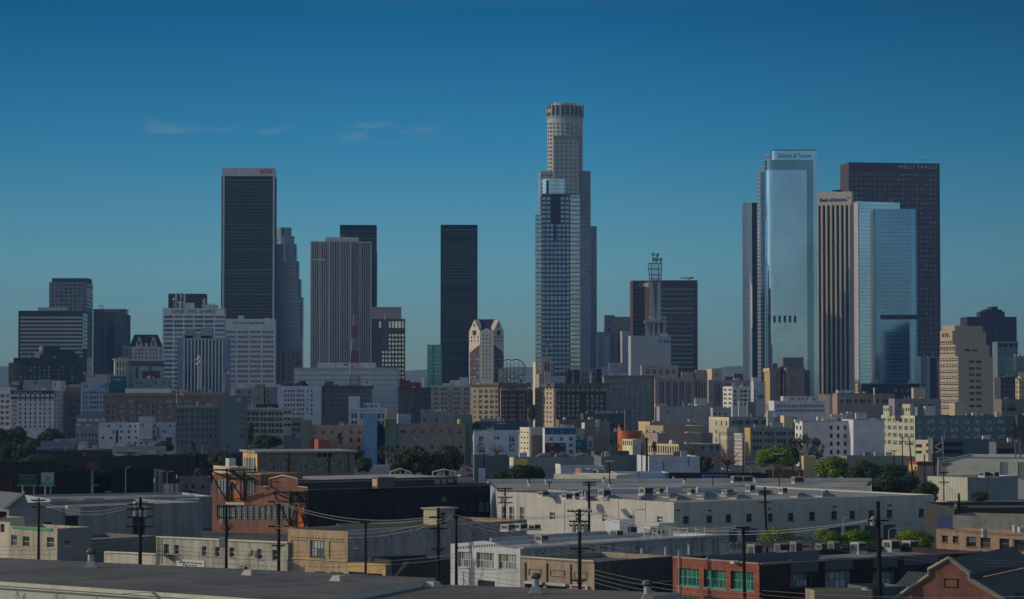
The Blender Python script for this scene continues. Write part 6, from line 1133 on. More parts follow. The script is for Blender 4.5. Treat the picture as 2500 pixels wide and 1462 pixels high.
mb = MB(); prof = [(636.5, 1190), (636.5, 1191), (659, 1187.5), (659, 1168), (676, 1164), (693, 1160), (710, 1163.5), (727, 1168), (727, 1187), (752, 1193)]
up = [(f.u(x), f.z(x, y)) for x, y in prof]
for i in range(1, len(up) - 1):
    (ua, za), (ub, zb) = up[i], up[i + 1]
    if ub - ua < .05: continue
    if min(za, zb) < zl: za, zb = max(za, zl + .02), max(zb, zl + .02)
    fr = [f.at(ua, zl, -.01), f.at(ub, zl, -.01), f.at(ub, zb, -.01), f.at(ua, za, -.01)]; bk_ = [p + V((n2.x, n2.y, 0)) * .4 for p in fr]; mb.poly(fr); mb.poly(bk_[::-1])
    for k in range(4): j = (k + 1) % 4; mb.poly([fr[k], bk_[k], bk_[j], fr[j]])
mb.build('gable', [bk], root); mb = MB(); mb.tube([f.at(u, max(z, zl) + .05, .12) for u, z in up[1:]], .22, 4); mb.build('coping', [lime], root)
def rig(x0, x1, y0, y1, xl, xr, out=3.2):
    mb = MB(); Q = lambda x, y, o: f.at(f.u(x), f.z(x, y), o); t = .16
    for x in (xl, xr): mb.tube([Q(x, y0, .3), Q(x, y1, .3)], t * 1.4, 5)
    mb.tube([Q(x0, y0 + 3, out), Q(x1, y0 + 3, out)], t, 5); mb.tube([Q(x0, y0 + 3, .3), Q(x1, y0 + 3, .3)], t, 5)
    for a, c in (((x0, y0 + 3, out), (xl, y1, .3)), ((x1, y0 + 26, out), (xr, y1, .3)), ((x0, y0 + 3, out), (xl + 6, y0 + 24, .3)), ((xl, y0, .3), (xr, y0 + 22, out)), ((xr, y0, .3), (x1, y0 + 26, out)), ((xl + 30, y0 + 32, out), (xl, y1, .3)), ((xl + 30, y0 + 32, out), (xr, y1, .3)), ((xl + 18, y0 + 4, out), (x1, y0 + 26, out)), ((x0, y0 + 3, out), (x0, y0 + 3, .3)), ((x1, y0 + 26, .3), (x1, y0 + 26, out)), ((xl, y0 + 25, .3), (x1, y0 + 26, .3))): mb.tube([Q(*a), Q(*c)], t, 5)
    mb.box(Q(xl + 4, y0 + 6, .5), Q(xl + 24, y0 + 6, .5) - Q(xl + 4, y0 + 6, .5), V((f.n.x, f.n.y, 0)) * 2.2, (0, 0, .25)); a, c = Q(xl + 22, y0 + 8, 1), Q(xr + 2, y0 + 27, 1); mb.box(a, c - a, V((f.n.x, f.n.y, 0)) * 1.2, (0, 0, .3)); mb.build('fire_stair', [FLAT((.02, .018, .018))], root)
rig(530, 624, 1142, 1222, 556, 598); rig(686, 750, 1196, 1282, 711, 749, 3.0)
b = Bld(); b.root = root; b.z1 = zl; b.d = 570
c = add(b, 727, 1116, 1171, 572, 'roof_monitor', ang=34, dep=26, m=W((.07, .055, .05)), roof=ROOF((.30, .295, .29)), par=.05, base=zl - .6, win=[('r', [(1061, 1168, 1075, 1180), (1078, 1168, 1092, 1180), (1094, 1167, 1108, 1180)], 'lt'), ('r', [(1012, 1170, 1050, 1174)], 'dk')]); panel(root, c.F, (726, 1170.2, 1117, 1173), .5, W((.22, .20, .19)), 'fascia')
c = add(b, 641, 728, 1161, 590, 'rear_monitor', ang=20, dep=20, m=W((.1, .1, .11)), roof=ROOF((.32, .315, .31)), par=.05, base=zl - .6)
c = add(b, 922, 962, 1164, 567, 'roof_cabin', ang=32, dep=5, L=909, m=(.10, .10, .11), base=zl - .4); panel(root, c.L, (909.5, 1168, 921.5, 1185), .08, (.46, .35, .2), 'end_wall'); panel(root, c.F, (922, 1163.5, 962, 1167), .4, (.13, .16, .2), 'fascia')
mb = MB()
for (xa, xm, xb, y0, y1) in ((663, 693, 727, 1160, 1152), (953, 977, 1003, 1151, 1142), (1056, 1084, 1112, 1151, 1144)): mb.tube([P(xa, y0, 585), P(xm, y1, 585), P(xb, y0, 585)], .16, 5); [mb.tube([P(x, y0 - (y0 - y1) * k, 585), P(x, y0 + 9, 585)], .09, 4) for x, k in ((xa, 0), (xm, 1), (xb, 0), ((xa + xm) / 2, .5), ((xm + xb) / 2, .5))]
mb.build('roof_rail', [FLAT((.5, .5, .5))], root)
# --- upper building with sunlit yellow end
b = B('office_building', 'flat roofed brown building with wide steel windows and a bright yellow sunlit end', 629, 865, 1104, 655, 17, 22, L=594, m=W((.19, .15, .125)), roof=RF_G, par=.1, rec=.2, win=[('r', [(632 + k * 18.2, 1121, 649 + k * 18.2, 1148)], 'multi') for k in range(4)] + [('r', [(716 + k * 18.2, 1121, 733 + k * 18.2, 1147)], 'multi') for k in range(8)])
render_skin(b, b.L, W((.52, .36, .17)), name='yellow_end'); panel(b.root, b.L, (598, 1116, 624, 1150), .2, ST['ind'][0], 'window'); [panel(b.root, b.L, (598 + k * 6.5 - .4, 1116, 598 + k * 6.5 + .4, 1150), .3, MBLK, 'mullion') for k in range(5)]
ov = [p for p in inset(b.pts, -.9)]; mb = MB(); mb.prism([(p.x, p.y) for p in ov], b.z1, b.z1 + .45); mb.build('roof_slab', [W((.30, .30, .3))], b.root)
for x in (780, 793, 806): mb = MB(); f = b.F; q = f.at(f.u(x), f.z(x, 1110), .02); mb.lathe((0, 0, 0), [(.01, 0), (.62, .05)], 16); mb.v = [tuple(q + V((f.t.x, f.t.y, 0)) * vx + V((0, 0, vy)) + V((f.n.x, f.n.y, 0)) * .05) for vx, vy, vz in mb.v]; mb.build('round_vent', [MBLK], b.root)
for x in (705, 804, 851): panel(b.root, b.F, (x - .8, 1104.5, x + .8, 1152), .35, MBLK, 'downpipe')
mb = MB(); [mb.tube([P(x, 1104, 662), P(x, 1096, 662)], .06, 4) for x in range(600, 760, 11)]; mb.tube([P(600, 1096.5, 662), P(750, 1096.5, 662)], .05, 4); mb.build('railing', [MSTEEL], b.root)
mb = MB(); [mb.tube([P(x, 1150, 652), P(x, 1090, 652)], .07, 4) for x in (605, 611)]; mb.tube([P(595, 1093, 655), P(628, 1091, 655)], .09, 4); mb.build('ladder', [MBLK], b.root)
b = B('shed', 'small yellow trimmed shed in front of the yellow ended building', 560, 600, 1139, 650, 20, 8, L=521, m=(.46, .38, .28), roof=RF_W); ac_unit('white box unit on the low roof left of the yellow ended building', 563, 1137, b.z1, 2.0, 1.9, m=FLAT((.45, .47, .5)), louv=False)
# --- left row
b = B('warehouse', 'long blue grey stucco warehouse wall with two dark recesses, left foreground', 22, 493, 1243, 462, 47, 22, m=W((.24, .245, .25), .14, .25), roof=RF_G)
for r, m_ in (((159, 1257, 190, 1283), MBLK), ((325, 1240, 353, 1309), MBLK), ((380, 1308, 406, 1312), MBLK), ((107, 1273, 126, 1283), MBLK)): panel(b.root, b.F, r, .06, m_, 'recess')  # black sheets paint in the shade of the recesses
for r in ((158.5, 1232, 190, 1257), (324, 1222, 354, 1240)): panel(b.root, b.F, r, .8, W((.50, .47, .37)), 'bulkhead')
b = B('warehouse', 'low roof with pale blue parapets behind the blue grey stucco wall', 123, 522, 1217, 570, 24, 26, m=W((.28, .32, .38)), roof=RF_G, par=.5); boxes_on(b, [(168, 200, 1217, -8, 3), (253, 350, 1216, -9, 3)], part='parapet_block', m=(.50, .48, .38))
mb = MB(); mb.tube([P(431, 1218, 520), P(487, 1217, 520)], .14, 5); mb.tube([P(461, 1203, 520), P(487, 1217, 520)], .14, 5); mb.build('guard_rail', [FLAT((.55, .53, .48))], b.root)
b = B('shop_building', 'cream building corner with dark windows at the left edge of the view', 24, 60, 1262, 420, 47, 10, L=-60, m=W((.46, .42, .33)), winL=[('r', [(1, 1278, 11, 1298)], 'sashd')]); panel(b.root, b.L, (-30, 1246, 16, 1259), 1.6, FLAT((.03, .012, .012)), 'shop_front_shade')
mb = MB(); d = 470; e0, e1, e2 = P(8, 1246, d), P(59, 1203, d + 5), P(75, 1243, d + 2); dv = V((-14, 22, 0)); mb.poly([e0, e2, e1]); mb.poly([e0, e1, e1 + dv, e0 + dv]); mb.poly([e1, e2, e2 + dv, e1 + dv]); mb.poly([e0, e0 + dv, (e0.x + dv.x, e0.y + dv.y, 0), (e0.x, e0.y, 0)]); mb.poly([(e0.x, e0.y, 0), (e2.x, e2.y, 0), e2, e0])
o = thing('gabled_building', 'grey gabled hall with a pale roof edge at the far left', 'building', (e0.x, e0.y, 0)); mb.build('wall', [W((.14, .15, .16))], o); mb = MB(); mb.tube([e0 + V((0, -.2, .2)), e1 + V((0, -.2, .2))], .35, 4); mb.build('roof_edge', [W((.5, .45, .33))], o)  # pale edge tube paints the sunlit ridge line
b = B('shop_building', 'low shop with a bright red sign board, cut by the left edge', 22, 30, 1224, 560, 60, 10, L=-60, m=W((.40, .34, .27))); panel(b.root, b.L, (-50, 1227, 20, 1236), .4, FLAT((.40, .01, .03)), 'sign_board'); panel(b.root, b.L, (4, 1231, 19, 1234), .5, FLAT((.18, .01, .015)), 'sign_mark')
b = B('shop_building', 'cream two storey front with a green strip under its parapet', 140, 222, 1289, 402, 47, 10, L=22, m=W((.36, .33, .255), .15, .3), sub=True, rec=.25, winL=[('r', [(27, 1305, 42, 1331), (55, 1308, 72, 1333), (114, 1310, 132, 1336)], 'sash')], win=[('r', [(156, 1318, 171, 1331)], 'sash')]); panel(b.root, b.L, (31, 1286, 128, 1291.5), .2, FLAT((.03, .26, .16)), 'green_strip'); render_skin(b, b.F, W((.20, .20, .20)), [('r', [(156, 1318, 171, 1331)], 'dk')], 140, 'side_wall')  # grey skin paints shade on the cream building's right side
b = B('warehouse', 'dull grey plastered side wall between the green trimmed front and the cream shed', 222, 384, 1316, 424, 50, 14, m=W((.17, .165, .16)))
b = B('shed', 'low cream block wall in the sun beside a utility pole, left foreground', 381, 388, 1350, 372, 58, 8, L=254, m=W((.55, .51, .40), .1, .3)); mb = MB(); f = b.L; mb.tube([f.at(.5, b.z1 - .15, .08), f.at(f.w - .2, b.z1 - .15, .08)], .14, 4); mb.build('coping', [W((.6, .57, .46))], b.root)
# --- long cream two storey building
b = B('brick_building', 'long stained cream building with seven sash windows behind the grey roof', 703, 720, 1323, 385, 55, 30, L=381, m=W((.40, .39, .32), .16, .35), roof=ROOF((.06, .065, .075)), par=.8, rec=.3, sub=True, winL=[('r', [(400, 1327, 412, 1351), (425.5, 1329, 436.5, 1352), (493, 1332, 504, 1356), (525, 1334, 536.5, 1358), (560, 1335, 571.5, 1359), (628, 1339, 640, 1364), (665, 1341, 677, 1366)], 'sash')])
f = b.L; panel(b.root, f, (432, 1366, 500, 1383), .1, FLAT((.55, .55, .52)), 'sign_board'); [panel(b.root, f, (438 + k * 9.5, 1370 + k * .5, 445 + k * 9.5, 1372.4 + k * .5), .16, MBLK, 'sign_mark') for k in range(6)]; [panel(b.root, f, (446 + k * 7.5, 1376.5 + k * .4, 451 + k * 7.5, 1378.6 + k * .4), .16, MBLK, 'sign_mark') for k in range(5)]
panel(b.root, f, (585, 1381, 602, 1388), .15, MBLK, 'sign_board'); text(b.root, f, '940', (587, 1382.6, 599.5, 1386.6), (.55, .55, .55), out=.2); mb = MB(); mb.tube([f.at(.1, b.z1 - .1, .08), f.at(f.w - .1, b.z1 - .1, .08)], .16, 4); mb.build('coping', [W((.56, .53, .40))], b.root)
mb = MB(); Q = lambda x, y, o: f.at(f.u(x), f.z(x, y), o)
for x in (385, 391.5): mb.tube([Q(x, 1309, .4), Q(x, 1372, .4)], .06, 4)
for y in range(1312, 1372, 6): mb.tube([Q(385, y, .4), Q(391.5, y, .4)], .045, 4)
mb.box(Q(398, 1353.5, .1), Q(427, 1355, .1) - Q(398, 1353.5, .1), V((f.n.x, f.n.y, 0)) * 1.2, (0, 0, .12)); [mb.tube([Q(399 + k * 5.5, 1354, 1.2), Q(399 + k * 5.5, 1342, 1.2)], .05, 4) for k in range(6)]; mb.tube([Q(398, 1342, 1.2), Q(427, 1343, 1.2)], .05, 4); mb.tube([Q(425, 1354, 1.2), Q(445, 1374, 1.2)], .1, 4); mb.build('fire_escape', [MBLK], b.root)
q = Q(617, 1347, .5); mb = MB(); mb.lathe((0, 0, 0), [(.05, .25), (.5, .1), (.62, 0)], 14); mb.v = [(q.x + y * 1 + z * .3, q.y - z * .9 - y * .2, q.z + x) for x, y, z in mb.v]; mb.build('satellite_dish', [FLAT((.42, .42, .40))], b.root)
boxes_on(b, [(535, 547, 1312, -1, 1.5)], part='vent_box', m=(.4, .4, .4)); [panel(b.root, f, (520 + k * 10, 1372 + k * .55, 521.3 + k * 10, 1374 + k * .55), .1, MBLK, 'tie_plate') for k in range(16)]
# --- yellow brick building and its long grey flank
b = B('brick_building', 'yellow brick building with a long grey flank dotted with dark tie plates', 849, 1285, 1296, 378, 52, 10, L=703, m=W((.39, .29, .18), .1, .2), roof=ROOF((.09, .10, .12)), par=.6, rec=.25, sub=True, winL=[('r', [(757, 1318, 794, 1358)], 'wide'), ('r', [(768, 1394, 794, 1420), (807, 1396, 838, 1420)], 'dkr', 'door')])
render_skin(b, b.F, W((.265, .262, .275), .16, .28), name='grey_flank'); f = b.F; rr = random.Random(3)
for row in range(3):
    for k in range(20): x = 860 + k * 21.5 + row * 7; y = 1301 - (x - 849) * .078 + 3 + row * 11 + rr.uniform(-1.5, 1.5); panel(b.root, f, (x - 1.2, y - 1.3, x + 1.2, y + 1.3), .2, MBLK, 'tie_plate')
panel(b.root, f, (857, 1336, 868, 1339), .5, (.55, .55, .55), 'wall_lamp'); fl = b.L
for x0, x1, y0, y1 in ((712, 748, 1316, 1356), (804, 840, 1320, 1361)): panel(b.root, fl, (x0, y0, x1, y0 + 1.2), .12, (.2, .14, .08), 'painted_panel_shade'); panel(b.root, fl, (x0, y0, x0 + 1, y1), .12, (.2, .14, .08), 'painted_panel_shade')  # dark top and left strips paint the shade of recessed panels
[panel(b.root, fl, (712 + k * 7.3, 1308.5 + k * .35, 714 + k * 7.3, 1311 + k * .35), .1, (.12, .08, .05), 'dentil') for k in range(18)]; [panel(b.root, fl, (714 + k * 14, 1377 + k * .7, 715.4 + k * 14, 1379 + k * .7), .1, MBLK, 'tie_plate') for k in range(9)]; panel(b.root, fl, (703.5, 1364, 848, 1366), .2, W((.5, .38, .22)), 'string_course')
c = add(b, 1070, 1110, 1242, 408, 'stair_house', ang=52, L=1035, dep=5, m=(.26, .25, .25), par=.1, win=[('r', [(1076, 1250, 1087, 1277)], 'dk', 'door')]); render_skin(c, c.L, W((.46, .38, .25)), name='painted_lit_wall'); ovr = inset(c.pts, -.4); mb = MB(); mb.prism([(p.x, p.y) for p in ovr], c.z1, c.z1 + .2); mb.build('roof_slab', [W((.36, .34, .32))], b.root)  # left skin paints the sunlit wall warmer than the grey side
c = add(b, 826, 1040, 1277, 398, 'rear_parapet', ang=52, dep=.4, m=(.10, .13, .15), base=9.5)
b2_ = B('shop_building', 'low yellow shop front with dark glazed doors below the grey flank', 942, 956, 1377, 352, 52, 6, L=849, m=W((.50, .36, .14)), rec=.25, winL=[('r', [(851, 1395, 892, 1420), (897, 1399, 934, 1420)], 'dkr', 'shop_window')]); render_skin(b2_, b2_.F, FLAT((.08, .14, .16)), name='teal_side')
b = B('shed', 'dark shed in the shade below the grey flank with a pale diagonal stripe', 955, 1102, 1366, 366, 30, 8, m=W((.045, .043, .045))); f = b.F; mb = MB(); mb.poly([f.at(f.u(x), f.z(x, y), .04) for x, y in ((957, 1412), (964, 1412), (1001, 1369), (988, 1369))]); mb.build('painted_stripe', [W((.2, .2, .21))], b.root)
f = b2_.F
b = B('yard_fence', 'low chain link yard fence with pale posts before the loading doors', 1780, 2010, 1325, 425, 33, 1, m=FLAT((.16, .17, .17)), cat='fence', par=.05, base=zat(1780, 1340, 425), thick=.05); [panel(b.root, b.F, (x - .5, 1322, x + .5, 1345), .1, (.4, .4, .38), 'post') for x in range(1784, 2008, 14)]
# --- white stucco building with grey concrete flank
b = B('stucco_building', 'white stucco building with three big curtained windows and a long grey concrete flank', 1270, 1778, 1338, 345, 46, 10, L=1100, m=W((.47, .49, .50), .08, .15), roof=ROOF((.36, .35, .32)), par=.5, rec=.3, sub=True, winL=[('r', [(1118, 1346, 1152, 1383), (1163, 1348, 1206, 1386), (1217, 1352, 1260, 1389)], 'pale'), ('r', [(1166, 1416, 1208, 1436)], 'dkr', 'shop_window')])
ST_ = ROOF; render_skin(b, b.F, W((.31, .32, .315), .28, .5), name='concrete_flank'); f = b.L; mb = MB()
prof = [(1100, 1326), (1145, 1323), (1153, 1321), (1180, 1319), (1200, 1322), (1225, 1331), (1270, 1338.5)]; up = [(max(f.u(x), 0), f.z(x, y)) for x, y in prof]
for i in range(len(up) - 1):
    (ua, za), (ub, zb) = up[i], up[i + 1]; z0 = b.z1 - .02; za, zb = max(za, z0 + .03), max(zb, z0 + .03); n2 = V((-f.n.x, -f.n.y, 0)); fr = [f.at(ua, z0, 0), f.at(ub, z0, 0), f.at(ub, zb, 0), f.at(ua, za, 0)]; bb_ = [p + n2 * .35 for p in fr]; mb.poly(fr); mb.poly(bb_[::-1]); mb.poly([fr[3], fr[2], bb_[2], bb_[3]])
mb.build('gable', [W((.47, .49, .50), .08, .15)], b.root)
for k in range(24): x = 1112 + k * 6.4; y = 1331 - 5 * math.sin((x - 1140) / 55) + max(0, x - 1215) * .13; panel(b.root, f, (x - .6, y, x + .6, y + 6), .12, (.22, .24, .27), 'corbel')
f = b.F; rr = random.Random(5)
for k in range(70): x = rr.uniform(1310, 1770); y = 1338 - (x - 1270) * .078 + rr.uniform(6, 26); panel(b.root, f, (x - 1, y - 1.2, x + 1, y + 1.2), .16, FLAT((.05, .05, .055)), 'tie_plate')
mb = MB(); mb.tube([f.at(.3, b.z1 + .02, .12), f.at(f.w - .3, b.z1 + .02, .12)], .2, 4); mb.build('coping', [W((.46, .45, .42))], b.root)
zm = b.z1 - .5; MB_ = b; pr = pz(1195, 1318, zm + .1); mb = MB(); pa, pb_ = pz(1198, 1320, zm), pz(1500, 1302, zm); mb.tube([pa + V((0, 0, .25)), pb_ + V((0, 0, .25))], .32, 8); mb.build('duct', [W((.22, .26, .32))], b.root)
def roof_box(root, px, py, z, w, dp, h, rot, m, part='roof_house'): mb = MB(); mb.cbox(pz(px, py, z), w, dp, h, rot); return mb.build(part, [m if not isinstance(m, tuple) else W(m)], root)
roof_box(b.root, 1514, 1303, zm, 3.6, 3.0, 2.4, R(46), (.50, .51, .53)); roof_box(b.root, 1612, 1299, zm, 4.4, 3.2, 1.6, R(46), (.52, .52, .50))
for i, (x, y, w, h, lb) in enumerate(((1322, 1324, 1.5, .9, 'grey box unit on the white stucco roof beside its curved gable'), (1505, 1310, 1.5, .8, 'low box unit at the front of the concrete flanked roof'), (1538, 1303, 1.6, 1.1, 'louvred box unit before the pale roof house'), (1604, 1305, 1.6, 1.2, 'louvred box unit beside the long pale roof house'), (1240, 1296, 1.7, .9, 'tan box unit, leftmost of the cluster behind the stucco roof'), (1270, 1294, 1.7, .9, 'tan box unit in the middle of the cluster behind the stucco roof'), (1305, 1293, 1.4, .7, 'tan box unit, rightmost of the cluster behind the stucco roof'))): ac_unit(lb, x, y, zm, w, h, rot=R(46), group='units on the stucco building roof', m=FLAT((.46, .42, .33)) if i in (4, 5, 6) else None)
mb = MB(); a = b.F
for k in range(8): q = a.at(a.u(1624 + k * 21), zm, -4.2); mb.tube([q, q + V((0, 0, 1.7))], .07, 5)
for h in (.85, 1.65): mb.tube([a.at(a.u(1624), zm + h, -4.2), a.at(a.u(1771), zm + h, -4.2)], .06, 5)
mb.build('roof_railing', [FLAT((.6, .6, .58))], b.root)
# --- brown brick shop and its flank with shade painted in dark
b = B('brick_building', 'tan brick shop block with framed panels, piers and a small red lettered sign', 1451, 1646, 1370, 320, 46, 10, L=1271, m=BRICK((.34, .26, .19), (.29, .22, .16), (.3, .26, .2)), roof=ROOF((.09, .11, .14)), par=.7, rec=.25, winL=[('r', [(1286, 1419, 1326, 1450), (1338, 1424, 1384, 1455), (1402, 1440, 1440, 1460)], 'dkr', 'shop_window')]); render_skin(b, b.F, W((.085, .078, .08), .25, .35), name='painted_shade_flank'); f = b.L
for x in (1283.5, 1336, 1394): panel(b.root, f, (x - 1.1, 1371 + (x - 1283) * .05, x + 1.1, 1445), .15, (.09, .07, .055), 'pier_shadow_gap')
for x0, x1, y0 in ((1291, 1321, 1388), (1344, 1379, 1391), (1402, 1433, 1395)): [panel(b.root, f, r, .08, (.12, .09, .07), 'panel_frame') for r in ((x0, y0, x1, y0 + 1), (x0, y0 + 15, x1, y0 + 16), (x0, y0, x0 + 1, y0 + 15), (x1 - 1, y0, x1, y0 + 15))]
panel(b.root, f, (1284, 1418, 1327, 1424), .4, (.45, .46, .46), 'fascia'); panel(b.root, f, (1338, 1422, 1385, 1429), .4, (.45, .46, .46), 'fascia'); panel(b.root, f, (1396, 1427, 1438, 1436), .4, (.5, .5, .5), 'sign_board'); text(b.root, f, 'RESTAURANT', (1401, 1428.5, 1433, 1434), (.42, .02, .03), out=.45)
mb = MB(); mb.tube([f.at(.1, b.z1, .1), f.at(f.w, b.z1, .1)], .18, 4); mb.build('coping', [W((.40, .37, .33))], b.root); panel(b.root, b.F, (1553, 1418, 1644, 1421), .9, (.22, .20, .2), 'canopy'); panel(b.root, b.F, (1480, 1421, 1643, 1455), .05, MBLK, 'shop_front')
for x, y in ((1567, 1362), (1625, 1358), (1682, 1352)): q = pz(x, y, b.z1 - .7); mb = MB(); mb.tube([q, q + V((0, 0, 1.25))], .16, 8); mb.lathe(q + V((0, 0, 1.2)), [(.24, 0), (.24, .1)], 8); mb.build('flue', [FLAT((.5, .5, .5), .4, .4)], b.root)
# --- red brick block with green glazing
rk = BRICK((.27, .075, .05), (.22, .06, .042), (.2, .12, .1)); b = B('brick_building', 'red brick block with green framed windows and a dark storefront flank', 1855, 2400, 1376, 303, 37, 10, L=1644, m=BRICK((.050, .034, .030), (.042, .03, .026), (.04, .035, .03)), roof=ROOF((.20, .20, .19)), par=.7, rec=.3, sub=True, winL=[('r', [(1655, 1386.5, 1708, 1429), (1720, 1390, 1774, 1434), (1785.5, 1394, 1841, 1439)], 'teal'), ('r', [(1655, 1453, 1709, 1496), (1720, 1458, 1774, 1502), (1785.5, 1463, 1841, 1508)], 'teal')],  # dark body brick paints shade on flank and parapets; front skin stays red
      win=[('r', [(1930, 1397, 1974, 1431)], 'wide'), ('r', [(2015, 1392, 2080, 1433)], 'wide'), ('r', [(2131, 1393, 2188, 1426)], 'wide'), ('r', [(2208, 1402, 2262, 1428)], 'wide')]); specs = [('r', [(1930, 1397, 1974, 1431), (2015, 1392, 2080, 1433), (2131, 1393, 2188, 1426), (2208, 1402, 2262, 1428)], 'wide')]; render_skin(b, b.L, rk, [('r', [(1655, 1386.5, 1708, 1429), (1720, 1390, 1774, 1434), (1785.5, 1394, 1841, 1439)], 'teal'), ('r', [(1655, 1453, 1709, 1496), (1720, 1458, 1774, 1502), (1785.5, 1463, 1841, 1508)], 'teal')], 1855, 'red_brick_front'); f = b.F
for r in ((1929, 1362, 1995, 1395), (2013, 1361, 2080, 1390), (2130, 1358, 2189, 1384), (2206, 1357, 2287, 1376), (1977, 1397, 1990, 1462)): panel(b.root, f, r, .16, FLAT((.085, .10, .135), .6), 'cladding_panel')
panel(b.root, f, (1978, 1398, 1990, 1445), .2, MBLK, 'door'); mb = MB()
for fc_, m_ in ((b.L, 0), (b.F, 0)): mb.tube([fc_.at(.1, b.z1, .1), fc_.at(fc_.w - .1, b.z1, .1)], .17, 4)
mb.build('coping', [W((.30, .20, .17))], b.root); mb = MB(); mb.tube([b.L.at(b.L.u(1661), b.z1 + .9, .35), b.L.at(b.L.u(1661), 0, .35)], .11, 6); mb.build('downpipe', [FLAT((.40, .36, .32))], b.root); panel(b.root, b.L, (1796, 1367.5, 1806, 1374), 1.0, (.5, .5, .5), 'floodlight'); zo = b.z1 - .7
for i, (x, y, w, h, lb) in enumerate(((1843, 1361, 1.5, 1.6, 'dark tall box unit nearest the red brick corner'), (1905, 1354, 1.2, 1.3, 'small box unit with a bright duct beside it'), (1920, 1353, 1.4, 1.3, 'louvred box unit right of the small ducted one'), (1944, 1358, 1.2, 1.8, 'tall dark box unit in the middle of the storefront roof'), (2006, 1347, 1.2, 1.0, 'low box unit beside the red and white placard'), (2036, 1350, 1.2, 1.4, 'tall dark box unit right of the red and white placard'), (2096, 1350, 1.6, 1.3, 'box unit on a pipe frame left of the thick pole'), (2176, 1345, 1.7, 1.3, 'pale box unit just right of the thick pole'), (2222, 1344, 1.6, 1.2, 'pale box unit, rightmost on the storefront roof'))): ac_unit(lb, x, y, zo, w, h, rot=R(37), group='units on the storefront roof', m=FLAT((.20, .20, .20)) if i < 6 else FLAT((.34, .33, .31)))
q = pz(1910, 1361, zo); mb = MB(); mb.tube([q + V((-.9, .2, .5)), q + V((.4, .2, .6)), q + V((1.7, .9, .45))], .42, 10); mb.build('duct', [FLAT((.45, .43, .38), .35, .6)], b.root); mb = MB(); a = b.F
a0 = a.at(a.u(1860, 1350), b.z1 - .7, -9); mb.box(a.at(0.5, b.z1 - .7, -10.2), a.at(20, 0) - a.at(.5, 0), V((-a.n.x, -a.n.y, 0)) * .3, (0, 0, 1.1)); mb.build('rear_parapet', [W((.10, .12, .15))], b.root)
q = pz(1968, 1349, zo); o = thing('placard', 'red and white placard leaning on the storefront roof', 'sign', q); mb = MB(); mb.cbox(q, 1.1, .08, 1.25, R(10)); mb.build('board', [FLAT((.5, .5, .5))], o); mb = MB(); mb.cbox(q + V((-.02, -.07, .72)), .9, .05, .42, R(10)); mb.build('red_field', [FLAT((.35, .03, .04))], o)
B('shed', 'low tan block wall with dark posts at the foot of the storefront flank', 1988, 2130, 1441, 285, 8, 4, m=CORR((.30, .27, .17), .5, .8, 0)); c = B('shed', 'grey flat shed roof between the tan wall and the brick gable', 2118, 2210, 1432, 292, 20, 5, m=(.10, .11, .13), roof=ROOF((.3, .29, .28)))
# --- brick gable hall lower right
d = 290; al = R(62); G0 = P(2317, 1362, d); e = V((math.sin(al), -math.cos(al))); f = Face((G0.x - e.x * 12, G0.y - e.y * 12), (G0.x + e.x * 20, G0.y + e.y * 20), 0, 13); o = thing('gabled_hall', 'brick hall with a stepped gable and dark ribbed metal roof, lower right', 'building', (G0.x, G0.y, 0))
gp = [(2150, 1500), (2150, 1478), (2186, 1460), (2269, 1404), (2268, 1390), (2317, 1362), (2367, 1399), (2367, 1413), (2447, 1462), (2480, 1484), (2480, 1500)]; U = [(f.u(x, y), f.z(x, y)) for x, y in gp]; U[0] = (U[1][0], 0); U[-1] = (U[-2][0], 0); mb = MB(); n3 = V((-f.n.x, -f.n.y, 0)); fr = [f.at(u, z, 0) for u, z in U]; bkk = [p + n3 * .4 for p in fr]; k0 = len(fr)
mb.poly(fr[::-1] if True else fr); mb.poly(bkk)
for i in range(k0): j = (i + 1) % k0; mb.poly([fr[i], fr[j], bkk[j], bkk[i]])
mb.build('gable_wall', [BRICK((.21, .085, .06), (.17, .07, .05), (.12, .09, .08))], o); mb = MB(); mb.tube([f.at(u, z + .04, .1) for u, z in U[1:-1]], .27, 4); mb.build('coping', [W((.26, .24, .18))], o)
dr = V((math.cos(al), math.sin(al), 0)) * 26; rm = CORR((.030, .034, .034), .5, 2.6, 0); mb = MB(); pk, rs, re, ls, le = fr[5], fr[6] - V((0, 0, .1)), fr[9] - V((0, 0, .25)), fr[4], fr[1] - V((0, 0, .25)); s_ = n3 * .3
mb.poly([rs + s_, rs + dr, pk + dr, pk + s_]); mb.poly([re + s_, re + dr, fr[7] - V((0, 0, .1)) + dr, fr[7] - V((0, 0, .1)) + s_]); mb.poly([fr[7] + s_, fr[7] + dr, rs + dr, rs + s_]); mb.poly([pk + s_, pk + dr, ls + dr, ls + s_]); mb.poly([fr[3] + s_, fr[3] + dr, le + dr, le + s_]); mb.build('roof', [rm], o)
for r in ((2304, 1411, 2338, 1413), (2304, 1431, 2338, 1433), (2304, 1411, 2306, 1433), (2336.5, 1411, 2338.5, 1433)): panel(o, f, r, .08, (.05, .025, .02), 'panel_frame')
for x0, x1, y0 in ((2186, 2250, 1427), (2428, 2496, 1444)): a = P(x0, y0 - 1, d + (8 if x0 < 2300 else 6)); c = P(x1, y0 + 3, d + (6 if x0 < 2300 else 3)); mb = MB(); mb.poly([a, c, c + V((2.5, 6, 1.2)), a + V((2.5, 6, 1.2))]); mb.poly([(a.x, a.y, a.z - .25), (c.x, c.y, c.z - .25), c, a]); mb.build('side_roof', [rm], o); mb = MB(); mb.poly([(a.x, a.y + .2, 0), (c.x, c.y + .2, 0), (c.x, c.y + .2, c.z - .2), (a.x, a.y + .2, a.z - .2)]); mb.build('side_wall', [W((.24, .24, .22))], o)
